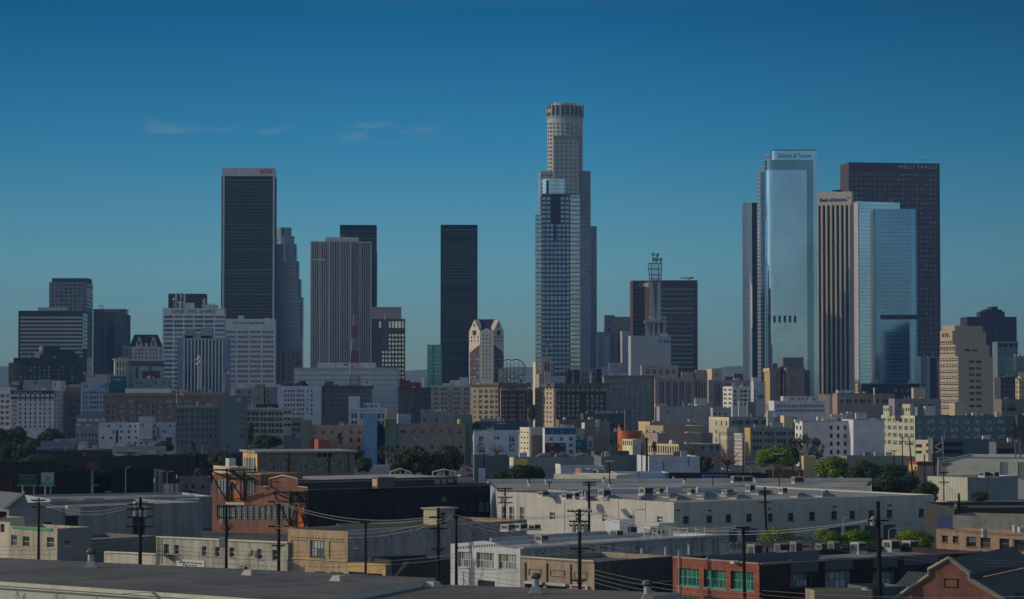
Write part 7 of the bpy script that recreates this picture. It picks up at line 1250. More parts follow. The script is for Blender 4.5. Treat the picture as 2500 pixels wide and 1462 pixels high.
# --- right edge
b = B('brick_building', 'brown stucco building with deep barred windows at the right edge', 2560, 2600, 1303, 382, 40, 10, L=2286, m=W((.27, .19, .135), .12, .2), roof=RF_G, rec=.35, sub=True, winL=[('r', [(2300, 1306, 2314, 1322.5), (2326, 1307.5, 2340, 1324), (2359, 1309, 2383, 1333.5), (2393.5, 1311, 2418, 1336), (2440, 1313.5, 2463.5, 1339), (2477, 1316, 2501, 1341.5)], 'sashd')]); boxes_on(b, [(2400, 2410, 1290, 4, 1.5), (2476, 2486, 1281, 8, 1.5), (2490, 2502, 1286, 6, 2)], m=(.36, .34, .32))
b = B('warehouse', 'grey wall painted with faded white capital letters at the right edge', 2560, 2600, 1262, 440, 62, 10, L=2326, m=W((.21, .215, .19), .1, .25), roof=RF_D); text(b.root, b.L, 'FACTORY', (2341, 1267, 2405, 1279), (.30, .30, .275), out=.02, ext=.04)
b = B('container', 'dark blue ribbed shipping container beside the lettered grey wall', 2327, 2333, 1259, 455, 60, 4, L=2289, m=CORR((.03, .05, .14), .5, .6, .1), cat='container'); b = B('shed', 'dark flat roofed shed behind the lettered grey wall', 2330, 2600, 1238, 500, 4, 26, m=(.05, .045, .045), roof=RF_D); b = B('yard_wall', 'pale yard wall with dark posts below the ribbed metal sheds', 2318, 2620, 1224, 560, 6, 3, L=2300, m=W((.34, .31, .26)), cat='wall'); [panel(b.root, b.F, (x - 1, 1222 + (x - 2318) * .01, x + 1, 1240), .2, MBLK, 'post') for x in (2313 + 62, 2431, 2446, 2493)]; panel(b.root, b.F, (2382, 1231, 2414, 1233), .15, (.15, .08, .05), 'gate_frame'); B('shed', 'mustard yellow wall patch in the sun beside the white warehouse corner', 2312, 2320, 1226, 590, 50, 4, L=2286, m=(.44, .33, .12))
b = B('metal_shed', 'ribbed cream metal shed with a blue grey shaded side', 2362, 2484, 1164, 640, 42, 10, L=2264, m=CORR((.44, .43, .34), .9, .8, 0), roof=RF_L); render_skin(b, b.F, CORR((.19, .235, .26), 4, .92, 0), name='painted_shade_side'); ac_unit('left of two dark louvred units on the ribbed metal shed roof', 2402, 1164, b.z1, 2.0, 1.2, rot=R(42), group='units on the ribbed shed'); ac_unit('right of two dark louvred units on the ribbed metal shed roof', 2426, 1164, b.z1, 2.0, 1.2, rot=R(42), group='units on the ribbed shed')  # side skin paints the shaded face of the cream metal blue grey
b = B('cold_store', 'long ribbed grey metal warehouse with a teal gutter and black company lettering', 2620, 2660, 1128, 745, 74, 20, L=2288, m=CORR((.40, .40, .35), .8, .86, 0), roof=ROOF((.36, .33, .28)), cat='warehouse'); f = b.L; panel(b.root, f, (2288.5, 1115, 2619, 1118.5), .35, FLAT((.08, .20, .23)), 'gutter')
for i, (s, x0, x1, y0, y1) in enumerate((('LOS ANGELES', 2299, 2319, 1123.5, 1127), ('COLD STORAGE CO.', 2295.5, 2323, 1128.5, 1132), ('(213) 624-1831', 2302, 2317, 1133.3, 1135.6))): 
    if i < 2: text(b.root, f, s, (x0, y0, x1, y1), (.05, .05, .045), out=.06)
    else: [panel(b.root, f, (x0 + k * 3.2, y0, x0 + k * 3.2 + 2.4, y1), .1, (.07, .07, .06), 'lettering_bar') for k in range(5)]
for x in (2291, 2440, 2484): panel(b.root, f, (x - 1.4, 1117, x + 1.4, 1165), .6, W((.42, .41, .37)), 'downpipe')
b = B('shop_building', 'small shop with a red band over a yellow sunlit end', 2241, 2288, 1126, 800, 30, 10, L=2219, m=(.26, .23, .23), roof=W((.10, .15, .22))); panel(b.root, b.F, (2241, 1126.5, 2287, 1135), .2, (.10, .03, .03), 'red_band'); render_skin(b, b.L, W((.50, .38, .17)), name='yellow_end'); panel(b.root, b.L, (2219.4, 1125.5, 2240.8, 1132), .25, FLAT((.42, .05, .03)), 'red_band'); panel(b.root, b.L, (2234, 1138, 2237.5, 1144), .2, MBLK, 'window')  # red band painted darker on the shaded side than on the end
b = B('parking_garage', 'dark blue grey garage with long open slots, behind the teal guttered warehouse', 2303, 2434, 1071, 1050, 3, 20, m=W((.10, .115, .14)), win=[('r', [(2304, 1078, 2351, 1088), (2304, 1096, 2351, 1106)], 'lou', 'opening')], roof=RF_D); B('shop_building', 'small cream block in the sun left of the garage stair tower', 2276, 2284, 1073, 1040, 40, 10, L=2235, m=(.50, .45, .33), winL=[('r', [(2236, 1083, 2251, 1091), (2261, 1081, 2274, 1089), (2236, 1099, 2251, 1106), (2261, 1097, 2274, 1105)], 'dkr')]); b = B('stair_tower', 'open stair tower with white flights beside the dark garage', 2275, 2302, 1067, 1035, 4, 8, m=(.09, .095, .11), win=[('r', [(2279, 1078, 2299, 1104)], 'lou', 'opening')], cat='stair tower'); mb = MB(); f = b.F
for a, c in (((2279, 1091), (2298, 1080)), ((2279, 1091), (2298, 1099)), ((2281, 1106), (2298, 1099))): q = f.at(f.u(a[0]), f.z(*a), .1); q2 = f.at(f.u(c[0]), f.z(*c), .1); mb.box(q, q2 - q, V((f.n.x, f.n.y, 0)) * .4, (0, 0, .7))
mb.build('stair_flight', [W((.46, .46, .44))], b.root); [panel(b.root, f, (x - 1.3, 1067, x + 1.3, 1106), .5, (.4, .41, .43), 'stair_post') for x in (2276, 2300)]; b = B('shop_building', 'low grey block with a dark opening beyond the garage', 2432, 2500, 1078, 1000, 3, 12, m=(.12, .13, .135), win=[('r', [(2435, 1093, 2478, 1105)], 'lou', 'opening')])
B('shed', 'low pale shed roof before the big blank white block', 2068, 2205, 1112, 930, 6, 14, m=(.22, .21, .185)); b = B('shed', 'low yellow walled shed behind the eucalyptus trunks', 1962, 1992, 1112, 820, 4, 8, m=(.46, .36, .18)); b = B('yard_wall', 'brown brick yard wall under the bright round tree', 1868, 1962, 1146, 790, 2, 3, m=BRICK((.17, .08, .055), (.14, .07, .05), (.1, .07, .05)), cat='wall')
# --- nearest flat roof with vents
zR = 10.0; eA, eB = pz(-140, 1353.5, zR), pz(1062, 1409.5, zR); nA, nB = pz(-140, 1409, zR), pz(752, 1469.5, zR)
o = thing('flat_roof_building', 'nearest low building with a broad grey felt roof and pale eaves wall', 'building', (nB.x, nB.y, 0)); rf = FELT((.088, .083, .074)); ring = [nA, nB, eB, eA]; mb = MB(); mb.poly(ring); mb.build('roof', [rf], o); mb = MB()
for i in range(4): a, c = ring[i], ring[(i + 1) % 4]; mb.poly([(a.x, a.y, 0), (c.x, c.y, 0), (c.x, c.y, zR - .01), (a.x, a.y, zR - .01)])
mb.build('wall', [W((.40, .43, .37), .06, .08)], o); f = Face((nA.x, nA.y), (nB.x, nB.y), 0, zR); mb = MB(); mb.box(f.at(0, zR - .42, .02), f.at(f.w, 0) - f.at(0, 0), V((f.n.x, f.n.y, 0)) * .25, (0, 0, .45)); mb.build('fascia', [W((.50, .48, .38))], o); mb = MB(); mb.tube([f.at(0, zR - .62, .32), f.at(f.w, zR - .62, .32)], .11, 6); mb.build('gutter', [W((.38, .38, .37))], o)
for x in (50, 146, 244, 346, 440, 540): 
    u = f.u(x, 1440); mb = MB()
    for du in (-1.1, 1.1): mb.tube([f.at(u, zR - .85, .5), f.at(u + du, zR - 2.7, .5)], .035, 5)
    for du in (-.28, .05, .3): mb.tube([f.at(u, zR - .9, .45), f.at(u + du, zR - 3, .45)], .02, 4)
    mb.build('truss_bracket', [FLAT((.22, .24, .22))], o)
for k, (x0, y0, x1, y1) in enumerate(((-40, 1402, 165, 1384), (120, 1421, 420, 1398), (300, 1448, 900, 1418))): a, c = pz(x0, y0, zR + .012), pz(x1, y1, zR + .012); mb = MB(); t_ = (c - a).normalized(); s_ = V((-t_.y, t_.x, 0)) * .35; mb.poly([a - s_, c - s_ * .4, c + s_ * .4, a + s_]); mb.build('roof_seam', [ROOF((.075, .073, .07), .3)], o)
zS = 9.25; a1, a2 = pz(1058, 1411, zS), pz(1641, 1448, zS); rv = (eB - nB); rv.z = 0; low = [V((eB.x, eB.y, zS)), a2 + V((1.2, 1.0, 0)), a2 + V((-8, -14, 0)), V((nB.x - 1, nB.y - 14, zS)), V((nB.x, nB.y, zS))]; mb = MB(); mb.poly(low[::-1]); o2 = thing('flat_roof_building', 'lower grey felt roof with turbine vents stepping down from the nearest roof', 'building', (a2.x, a2.y, 0)); mb.build('roof', [FELT((.11, .104, .094))], o2); mb = MB()
for i in range(len(low)): a, c = low[i], low[(i + 1) % len(low)]; mb.poly([(a.x, a.y, 0), (c.x, c.y, 0), (c.x, c.y, zS - .01), (a.x, a.y, zS - .01)])
mb.build('wall', [W((.3, .3, .28))], o2)
turbine('round turbine vent on the nearest roof, behind the left end of the view', 222, 1384.5, zR, 1.15, 'turbine vents on the near roofs'); turbine('big round turbine vent on the lower roof before the tan brick shop', 1308, 1448, zS, 1.15, 'turbine vents on the near roofs'); turbine('round turbine vent beside the red brick block, cut by the lower edge', 1581, 1468, zS, 1.15, 'turbine vents on the near roofs')
for i, (x, y, z_, lb) in enumerate(((612, 1402, zR, 'curb skylight left of the other two on the nearest roof'), (828, 1416, zR, 'curb skylight in the middle of the nearest roof'), (1057, 1431, zS, 'curb skylight beside the step between the two near roofs'))):
    q = pz(x, y, z_); oo = thing('curb_skylight', lb, 'skylight', q, 'skylights on the near roofs'); mb = MB(); ca, sa = math.cos(R(52)), math.sin(R(52)); E1, E2 = V((ca, sa, 0)), V((-sa, ca, 0)); k, k2 = .85, .55; lo = [q - E1 * k - E2 * k, q + E1 * k - E2 * k, q + E1 * k + E2 * k, q - E1 * k + E2 * k]; hi = [p + (q - p) * .38 + V((0, 0, .62)) for p in lo]
    for j in range(4): jj = (j + 1) % 4; mb.poly([lo[j], lo[jj], hi[jj], hi[j]])
    mb.build('curb', [FLAT((.33, .32, .28))], oo); mb = MB(); mb.poly(hi); mb.build('glazing', [FLAT((.38, .38, .35), .3)], oo)
q = pz(1134, 1432, zS); oo = thing('roof_mount', 'small bent antenna mount on ballast blocks on the lower near roof', 'antenna mount', q); mb = MB(); mb.tube([q + V((-.1, 0, .1)), q + V((-.1, 0, 1.75))], .04, 5); mb.tube([q + V((-.1, 0, .9)), q + V((.35, 0, .1))], .03, 5); mb.build('mast', [MBLK], oo); mb = MB(); mb.cbox(q + V((-.5, 0, 0)), .6, .4, .22); mb.cbox(q + V((.3, 0, 0)), .5, .4, .2); mb.build('ballast', [FLAT((.28, .26, .2))], oo)
# ================================================================ poles and wires
wood = W((.018, .013, .011), .2, .2); wood2 = W((.03, .02, .016), .2, .2); PT = {}
def pole(key, label, px, top, d, arms=(), tr=0, r=.17, lean=0, stub=None, m=None, base=0):
    q = P(px, top, d); g = V((q.x + lean, d, base)); o = thing('utility_pole', label, 'utility pole', g, 'utility poles'); mb = MB(); r *= 1.25; mb.tube([g, g + (q - g) * .5, q], [r * 1.15, r, r * .8], 8); mb.build('shaft', [m or wood], o); H = q.z
    for (dz, hw, hr) in arms:
        c = q - V((0, 0, dz)); mb = MB(); dx = V((math.cos(R(hr)), math.sin(R(hr)), 0)); mb.box(c - dx * hw + V((0, -.12 - r, -.07)), dx * hw * 2, (0, .14, 0), (0, 0, .19)); mb.tube([c - dx * hw * .55 + V((0, -.2, 0)), c - V((0, .1, .75))], .04, 4); mb.tube([c + dx * hw * .55 + V((0, -.2, 0)), c - V((0, .1, .75))], .04, 4); mb.build('crossarm', [wood2], o)
        mb = MB()
        for k in (-.95, -.6, -.25, .25, .6, .95): mb.lathe(c + dx * hw * k + V((0, -.12 - r + .05, .07)), [(.05, 0), (.085, .1), (.05, .2)], 6)
        mb.build('insulators', [FLAT((.10, .09, .085), .3)], o)
        PT.setdefault(key, []).extend([c + dx * hw * k + V((0, -.12 - r, .24)) for k in (-.9, -.3, .3, .9)])
    for k in range(tr):
        c = q + V((-.75 + k * .75 if tr > 1 else -.62, -.15, -2.9)); mb = MB(); mb.lathe(c, [(.27, 0), (.30, .1), (.30, .85), (.2, .95), (.06, 1.15)], 12); mb.build('transformer', [FLAT((.30, .31, .31), .45)], o)
    PT.setdefault(key + '_low', []).extend([q - V((0, r + .05, 2.6 + .35 * k)) for k in range(3)]); return o
pole('a', 'dark pole with two short arms before the cream green trimmed front', 95, 1215, 385, [(.35, 1.1, 15), (1.4, 1.1, 15)]); pole('b', 'heavily loaded dark pole with four arms and three transformers, left foreground', 343, 1213, 366, [(1.0, 1.9, 12), (1.7, 1.9, 12), (2.9, 1.9, 12), (4.3, 2.0, 0)], 3, .22)
pole('c', 'dark pole with a pale transformer before the orange door warehouse', 553, 1231, 374, [(.3, 1.5, -4), (2.0, 1.1, 0)], 1, .19); pole('d', 'dark pole with two wide arms at the right end of the cream building', 681, 1219, 372, [(.3, 1.7, -6), (4.0, 1.6, -4), (6.9, 1.0, 0)], 0, .2); pole('e', 'dark pole before the grey flank of the yellow building', 893, 1272, 352, [(.1, .9, -4)], 0, .14); pole('f', 'dark pole with four arms beside the small lit stair house', 1070, 1238, 352, [(1.4, 1.3, 5), (3.0, 1.3, 0), (5.9, 1.0, 0)], 0, .2); pole('g', 'plain dark pole at the left end of the white stucco building', 1114, 1259, 338, [(.1, .5, 0)], 0, .17)
pole('h', 'dark pole with two transformers before the left end of the white warehouse', 1233, 1189, 500, [(.2, 1.5, 0), (.75, 1.5, 0), (2.0, 1.5, 0), (3.1, 1.5, -5)], 2, .15); pole('i', 'dark pole carrying three black transformers above the tan brick shop', 1415, 1241, 311, [(.3, 1.55, -3), (1.6, 1.3, 0), (2.1, 1.3, 0), (5.0, 1.3, 0), (9, .9, 0)], 3, .19); pole('j', 'tall dark pole standing right behind the three transformer pole', 1438, 1174, 470, [(.2, 1.3, -3), (.7, 1.3, -3)], 1, .2)
pole('k', 'thin short pole on the left of the flat grey roof', 1341, 1174, 600, [(.2, .8, -4)], 0, .11, m=MBLK); pole('l', 'tall thin dark pole rising from the flat grey roof, right half', 1740, 1150, 600, [], 0, .12, m=MBLK); pole('m', 'tall dark pole standing before the shaded wall of the white warehouse', 1867, 1187, 470, [(.8, 1.4, -3), (1.2, 1.3, -3), (3.0, 1.3, -4)], 0, .2, lean=.4); pole('n', 'dark pole in front of the red brick block with green glazing', 1814, 1285, 288, [(.1, .8, 0)], 0, .17, lean=.35); pole('o', 'thickest pole at the right, one arm and a hanging transformer', 2143, 1222, 292, [(2.3, 1.25, 0)], 1, .24, lean=.3)
pole('p', 'dark pole with many arms before the lettered grey wall', 2341, 1203, 470, [(2.0, 1.8, 0), (2.6, 1.8, 0), (4.3, 1.8, 0)], 1, .2); pole('q', 'dark pole standing before the ribbed cream shed', 2304, 1150, 600, [(.2, 1.3, -4), (2.6, 1.2, 0)], 0, .13); pole('r', 'tall dark pole left of the ribbed cream shed', 2281, 1078, 690, [], 0, .2, m=wood2); pole('s', 'tall dark pole before the small red banded shop', 2257, 1108, 690, [], 0, .17, m=wood2); pole('t', 'tall leaning red brown pole by the yellow shop end', 2219, 1064, 800, [(2.5, .8, 20)], 0, .2, lean=1.6, m=wood2)
pole('u', 'leftmost of the thin poles before the blank white block shadow side', 2183, 1098, 860, [(.2, 1.1, 0)], 0, .15); pole('v', 'thin pole with pale insulators right of the blank white block', 2203, 1060, 880, [(1.2, .8, 20), (2.4, .8, 20)], 0, .15); pole('w', 'dark double pole beside the blue white shed', 1579, 1066, 800, [(.8, .8, 30)], 0, .3); pole('x', 'thinner pole left of the dark double pole', 1567, 1082, 790, [(3, .6, 30)], 0, .15); pole('y', 'tall dark pole with a square lamp head before the pink street front', 1814, 1068, 790, [], 0, .17)
pole('z', 'tallest dark pole of the far left pair', 39, 1060, 760, [(1.6, 1.2, 20)], 0, .22); pole('A', 'thinner dark pole of the far left pair', 29, 1078, 760, [(.6, 1.3, 0)], 0, .16); pole('B', 'dark pole before the dark red brick warehouse', 426, 1112, 720, [(.4, 1.2, 20), (1.1, 1.0, 20)], 0, .14); pole('C', 'dark pole beside the palm left of the yellow ended building', 452, 1095, 830, [], 0, .14); pole('D', 'dark pole left of the small yellow trimmed shed', 555, 1084, 760, [], 0, .2); pole('E', 'short dark pole with a white box before the two windowed brick warehouse', 438, 1142, 690, [], 1, .14); pole('F', 'dark pole in front of the pale pier of the black walled building', 384, 1150, 660, [], 1, .16); pole('G', 'dark pole left of the round tree clump in the centre', 1181, 1093, 720, [(.9, .5, 30)], 0, .15); pole('H', 'thin dark pole before the dark tree pair in the centre', 996, 1098, 760, [], 0, .13)
def wire(label, a, b_, sag, n=1, sp=.3, r=.028, m=None):
    a, b_ = V(a), V(b_); o = None; mb = MB()
    for k in range(n):
        off = V((0, 0, -sp * k)); pts = []
        for i in range(17): t = i / 16; p = a + (b_ - a) * t + off; p.z -= sag * 4 * t * (1 - t) * (1 + .12 * k); pts.append(p)
        w_ = MB(); w_.tube(pts, r, 4)
        if n == 1: o = w_.build('power_line', [m or WIRE], label=label, cat='power line', group='power lines'); return o
        if k == 0: o = thing('power_line', label, 'power line', a, 'power lines')
        w_.build('wire', [m or WIRE], o)
    return o
WIRE = FLAT((.28, .27, .26), .5); WD = FLAT((.06, .058, .055), .6); T = lambda k, i=0: PT[k][i]
wire('wires from the orange door warehouse pole across its dark flank to the stair house pole', T('d', 1), T('f', 1), 1.6, 2, .25, .04); wire('wires from the stair house pole towards the left end of the white warehouse', T('f', 2), P(1480, 1248, 470), .6, 2, .22, .035); wire('wires from the loaded left pole to the transformer pole before the orange door', T('b', 2), T('c', 0), 2.0, 2, .3, .03); wire('wires from the left edge pole to the loaded left pole', T('a', 1), T('b', 1), 1.6, 2, .3, .03)
wire('wires from the transformer pole before the orange door to the wide armed pole', T('c', 3), T('d', 0), .7, 2, .3, .028); wire('wires rising past the pierced grey flank to the plain pole', T('d', 5), T('g', 0), 1.9, 2, .35, .032); wire('three wires from the plain pole down across the pierced flank to the right', T('g', 2), P(1560, 1345, 330), .3, 3, .5, .03); wire('wires from the pole before the red brick block to the right edge', T('n', 2), P(2560, 1372, 300), .9, 3, .28, .03)
wire('wires from the three transformer pole to the pole before the red brick block', T('i', 2), T('n', 1), 1.2, 2, .25, .03); wire('pale cable swinging from the centre to the thickest pole', P(1420, 1236, 400), T('o', 1), 2.6, 2, .12, .04); wire('pale cable from the thickest pole to the right edge', T('o', 3), P(2560, 1304, 300), .5, 2, .15, .04); wire('dark wires low across the cream building front', T('b_low', 0) - V((0, 0, 4)), T('e_low', 0) - V((0, 0, 1.4)), .8, 3, .5, .025, WD); wire('dark wires across the yellow building and the lower shop', P(703, 1372, 355), P(1110, 1352, 350), .5, 2, .5, .03, WIRE); wire('dark wires across the lower part of the white stucco front', P(1112, 1390, 345), P(1420, 1432, 318), .4, 3, .55, .022, WD); wire('pale wires across the dark flank to the red brick block', P(1450, 1390, 300), P(1860, 1448, 282), .5, 4, .5, .022); wire('pale wires low before the storefront flank', P(1860, 1440, 280), P(2560, 1452, 262), .5, 3, .5, .02); wire('single dark wire over the white warehouse wall', T('j', 3), T('m', 0), .8, 1, r=.025, m=WD); wire('thin dark wires before the ribbed cream shed', T('q', 0), T('p', 3), 1.0, 2, .4, .025, WD); wire('dark wires across the left edge buildings', P(-60, 1330, 405), T('b_low', 1) - V((0, 0, 3)), .6, 3, .6, .025, WD)
def street_lamp(label, px, top, d, arm=1.6, m=None, group='street lamps', double=False):
    q = P(px, top, d); g = V((q.x, d, 0)); o = thing('street_lamp', label, 'street lamp', g, group); mb = MB(); mb.tube([g, q], [.11, .07], 6); mb.build('post', [m or FLAT((.30, .31, .32))], o)
    for s in ((-1, 1) if double else (1,)):
        mb = MB(); e = q + V((arm * s, 0, .35)); mb.tube([q, q + V((arm * s * .5, 0, .3)), e], .05, 5); mb.build('arm', [m or FLAT((.30, .31, .32))], o); mb = MB(); mb.box(e + V((-.1 if s > 0 else -.8, -.15, -.1)), (.9, 0, 0), (0, .3, 0), (0, 0, .16)); mb.build('lamp_head', [FLAT((.4, .4, .4))], o)
for i, (x, t, d_, a, lb) in enumerate(((1546, 1247, 470, 1.6, 'curved street lamp before the sunlit wall of the white warehouse'), (2058, 1267, 440, .3, 'thin grey post before the round clipped trees'), (2170, 1293, 420, .8, 'short pale lamp post right of the clipped trees'), (1064, 1106, 720, 1.4, 'tall pale lamp post before the dark tree pair'), (307, 1142, 690, .5, 'tall pale post before the black walled building'), (226, 1186, 660, .8, 'short lamp at the left pier of the black walled building'), (1833, 1142, 740, -1.4, 'lamp post on the avenue, leftmost under the bright round tree'), (1861, 1139, 745, -1.4, 'lamp post on the avenue near the bright round tree trunk'), (1887, 1138, 750, 1.4, 'lamp post on the avenue under the right of the bright round tree'), (1951, 1150, 740, -1.2, 'lamp post on the avenue by the eucalyptus trunks'), (408, 1152, 690, .9, 'twin headed lamp before the two windowed brick warehouse'), (255, 1202, 640, .9, 'small lamp at the foot of the black walled building'))): street_lamp(lb, x, t, d_, a, double=(x == 408))
for x, t, d_, lb in ((1488, 1125, 610, 'dark pole with a flat white lamp bar, centre of the flat grey roof'), (1902, 1107, 610, 'dark pole with a flat white lamp bar below the bright round tree')):
    q = P(x, t, d_); o = thing('floodlight_pole', lb, 'floodlight pole', (q.x, d_, 0), 'lamp bar poles'); mb = MB(); mb.tube([(q.x, d_, 0), q], [.16, .12], 7); mb.build('post', [wood], o); mb = MB(); mb.box(q + V((-1.1, -.15, -.05)), (2.2, 0, 0), (0, .3, 0), (0, 0, .22)); mb.build('lamp_bar', [FLAT((.55, .55, .53))], o)
for x, t, lb in ((1640 + 65, 1128, 'traffic light showing red, left on the avenue'), (1779, 1119, 'traffic light showing red, right on the avenue')):
    q = P(x + 34 if x < 1720 else x, t, 800); o = thing('traffic_light', lb, 'traffic light', (q.x, 800, 0), 'avenue traffic lights'); mb = MB(); mb.tube([(q.x, 800, 0), q], .09, 6); mb.build('post', [MBLK], o); mb = MB(); mb.box(q + V((-.35, -.25, -1.1)), (.7, 0, 0), (0, .4, 0), (0, 0, 1.5)); mb.build('housing', [FLAT((.05, .05, .02))], o); em = NT('red_lamp'); em.set(Emission_Strength=.6); em.b.inputs['Emission Color'].default_value = (1, .03, .02, 1); em.b.inputs['Base Color'].default_value = (.3, .01, .01, 1); mb = MB(); mb.box(q + V((-.2, -.34, -.1)), (.4, 0, 0), (0, .08, 0), (0, 0, .35)); mb.build('lamp', [em.m], o)
# ================================================================ planting
def crown_mesh(name, seed, lobes, n, size, flat=.75, core=True, droop=0, spread=1.0, lr=1.0):
    rr = random.Random(seed); mb = MB(); L = []
    for k in range(lobes):
        t = rr.uniform(-.75, 1); a = k * 2.4 + rr.uniform(-.4, .4); rad = math.sqrt(max(0, 1 - max(t, 0) ** 2)) * rr.uniform(.45, .72) * spread; L.append((rad * math.cos(a), rad * math.sin(a), t * flat * .62, rr.uniform(.26, .46) * lr))
    L.append((0, 0, .25, .55 * lr))
    for k in range(n):
        x, y, z, r_ = L[rr.randrange(len(L))]; v = V((rr.gauss(0, 1), rr.gauss(0, 1), rr.gauss(0, 1))).normalized(); q = V((x, y, z)) + V((v.x, v.y, v.z * flat)) * r_ * rr.uniform(.72, 1.08); q.z -= droop * rr.random() * r_
        nn = (v + V((rr.uniform(-.8, .8), rr.uniform(-.8, .8), rr.uniform(-.3, .9)))).normalized(); a = nn.cross(V((rr.random() - .5, rr.random() - .5, rr.random() - .5))).normalized(); b_ = nn.cross(a); s = size * rr.uniform(.6, 1.35)
        mb.poly([q - a * s - b_ * s * .6, q + a * s - b_ * s * .6, q + a * s * .7 + b_ * s * .7, q - a * s * .7 + b_ * s * .7])
    return mb
LM = {'dark': LEAF((.012, .022, .006), (.05, .075, .018)), 'bright': LEAF((.05, .10, .006), (.20, .28, .02)), 'olive': LEAF((.018, .026, .008), (.075, .085, .03)), 'brown': LEAF((.06, .035, .02), (.17, .10, .06)), 'grey': LEAF((.02, .026, .016), (.09, .10, .06)), 'pink': LEAF((.10, .03, .045), (.22, .08, .1)), 'palm': LEAF((.02, .03, .01), (.10, .11, .04)), 'lime': LEAF((.05, .08, .005), (.16, .20, .02))}
bark = W((.11, .08, .06), .2, .2); barkp = W((.34, .30, .25), .2, .2); CM = {}
def cmesh(kind, seed, **k):
    key = (kind, seed)
    if key not in CM: CM[key] = crown_mesh(kind, seed, **k).mesh('crown', [LM[kind.split('_')[0]]])
    return CM[key]
TK = {}
def tree(label, px, ytop, wpx, d, hc, kind='dark', seed=1, form='round', group=None, trunk=None, zc=None, cat='tree'):
    """ytop: photo row of the crown top, wpx: crown width in the photo, hc: crown height in photo pixels"""
    top = P(px, ytop, d); r_ = wpx * d / F / 2; h = hc * d / F / 2; base = V((top.x, d, zc or 0)); o = thing({'round': 'tree', 'airy': 'eucalyptus_tree', 'bare': 'bare_tree', 'bush': 'shrub', 'tall': 'cypress_tree'}[form], label, cat, base, group)
    cz = top.z - h * .95
    par = {'round': dict(lobes=22, n=9000, size=.036), 'airy': dict(lobes=26, n=2600, size=.03, spread=1.35, lr=.5), 'bare': dict(lobes=20, n=1500, size=.018, lr=.8), 'bush': dict(lobes=9, n=2500, size=.055), 'tall': dict(lobes=14, n=3500, size=.055, spread=.6)}[form]
    c = bpy.data.objects.new('crown', cmesh(kind + '_' + form, seed % 4, **par)); COL.objects.link(c); c.parent = o; c.location = (0, 0, cz - base.z); c.scale = (r_, r_, h / .8); c.rotation_euler.z = seed * 1.3
    if form != 'bush':
        mb = MB(); rr = random.Random(seed); tr = max(.14, r_ * .075); mb.tube([base, base + V((rr.uniform(-.2, .2), 0, (cz - base.z) * .6)), V((base.x, base.y, cz))], [tr * 1.3, tr, tr * .7], 7)
        for k in range(7 if form != 'bare' else 12): a = k * 2.4; s0 = V((base.x, base.y, cz - h * .5)); e = V((base.x + r_ * .68 * math.cos(a), base.y + r_ * .68 * math.sin(a), cz + h * rr.uniform(-.1, .7))); mb.tube([s0, (s0 + e) / 2 + V((0, 0, h * .08)), e], [tr * .55, tr * .35, tr * .1], 5)
        mb.build('trunk', [barkp if form == 'airy' else bark], o)
    return o
tree('dark evergreen, left one of the large pair in the centre', 1012, 1083, 128, 720, 92, 'olive', 1); tree('dark evergreen, right one of the large pair in the centre', 1092, 1082, 82, 720, 92, 'olive', 2); tree('small dark evergreen left of the white trailer roofs', 888, 1112, 50, 700, 50, 'olive', 3); tree('dark rounded tree behind the flat roofed yellow ended building', 845, 1092, 110, 790, 40, 'dark', 3)
tree('clipped dark ficus, left end of the hedge before the yellow billboard', 1232, 1143, 70, 665, 44, 'dark', 1); tree('clipped dark ficus, middle of the hedge before the yellow billboard', 1272, 1131, 80, 665, 56, 'dark', 2); tree('clipped dark ficus, right end of the hedge before the yellow billboard', 1306, 1133, 56, 665, 54, 'dark', 4)
tree('bright green dome shaped tree catching the sun beside the avenue', 1896, 1083, 104, 830, 66, 'bright', 1); tree('round green tree just right of the pale eucalyptus', 2034, 1109, 102, 800, 68, 'bright', 5); tree('round dark tree, second to the right of the eucalyptus', 2112, 1121, 92, 790, 66, 'dark', 6); tree('dark tree behind the second round tree, half hidden', 2180, 1129, 90, 800, 50, 'dark', 3)
tree('spreading dark tree, left of the clump behind the white warehouse', 2160, 1157, 92, 620, 70, 'olive', 2); tree('spreading dark tree, middle of the clump behind the white warehouse', 2215, 1155, 88, 622, 72, 'olive', 5); tree('dark tree at the right corner of the white warehouse', 2262, 1170, 66, 600, 66, 'dark', 7)
for i, (x, y, w, h, lb) in enumerate(((1896, 1285, 84, 54, 'clipped bright tree left of the row before the loading doors'), (1962, 1306, 56, 40, 'smallest clipped bright tree of the row before the loading doors'), (2018, 1289, 72, 52, 'clipped bright tree, third along the row before the loading doors'), (2090, 1288, 90, 54, 'clipped bright tree beside the thickest pole'), (2233, 1290, 110, 56, 'broad clipped bright tree before the white warehouse right end'))): tree(lb, x, y - 1, w * 1.06, 440, h * 1.15, 'bright', i + 2, group='clipped street trees')
tree('tall pale trunked eucalyptus before the blank white block', 1962, 1046, 84, 850, 100, 'grey', 1, 'airy'); tree('second loose eucalyptus right of the pale trunked one', 1990, 1062, 46, 860, 70, 'grey', 2, 'airy'); tree('dark drooping tree behind the bright green dome', 1935, 1064, 60, 880, 86, 'grey', 3)
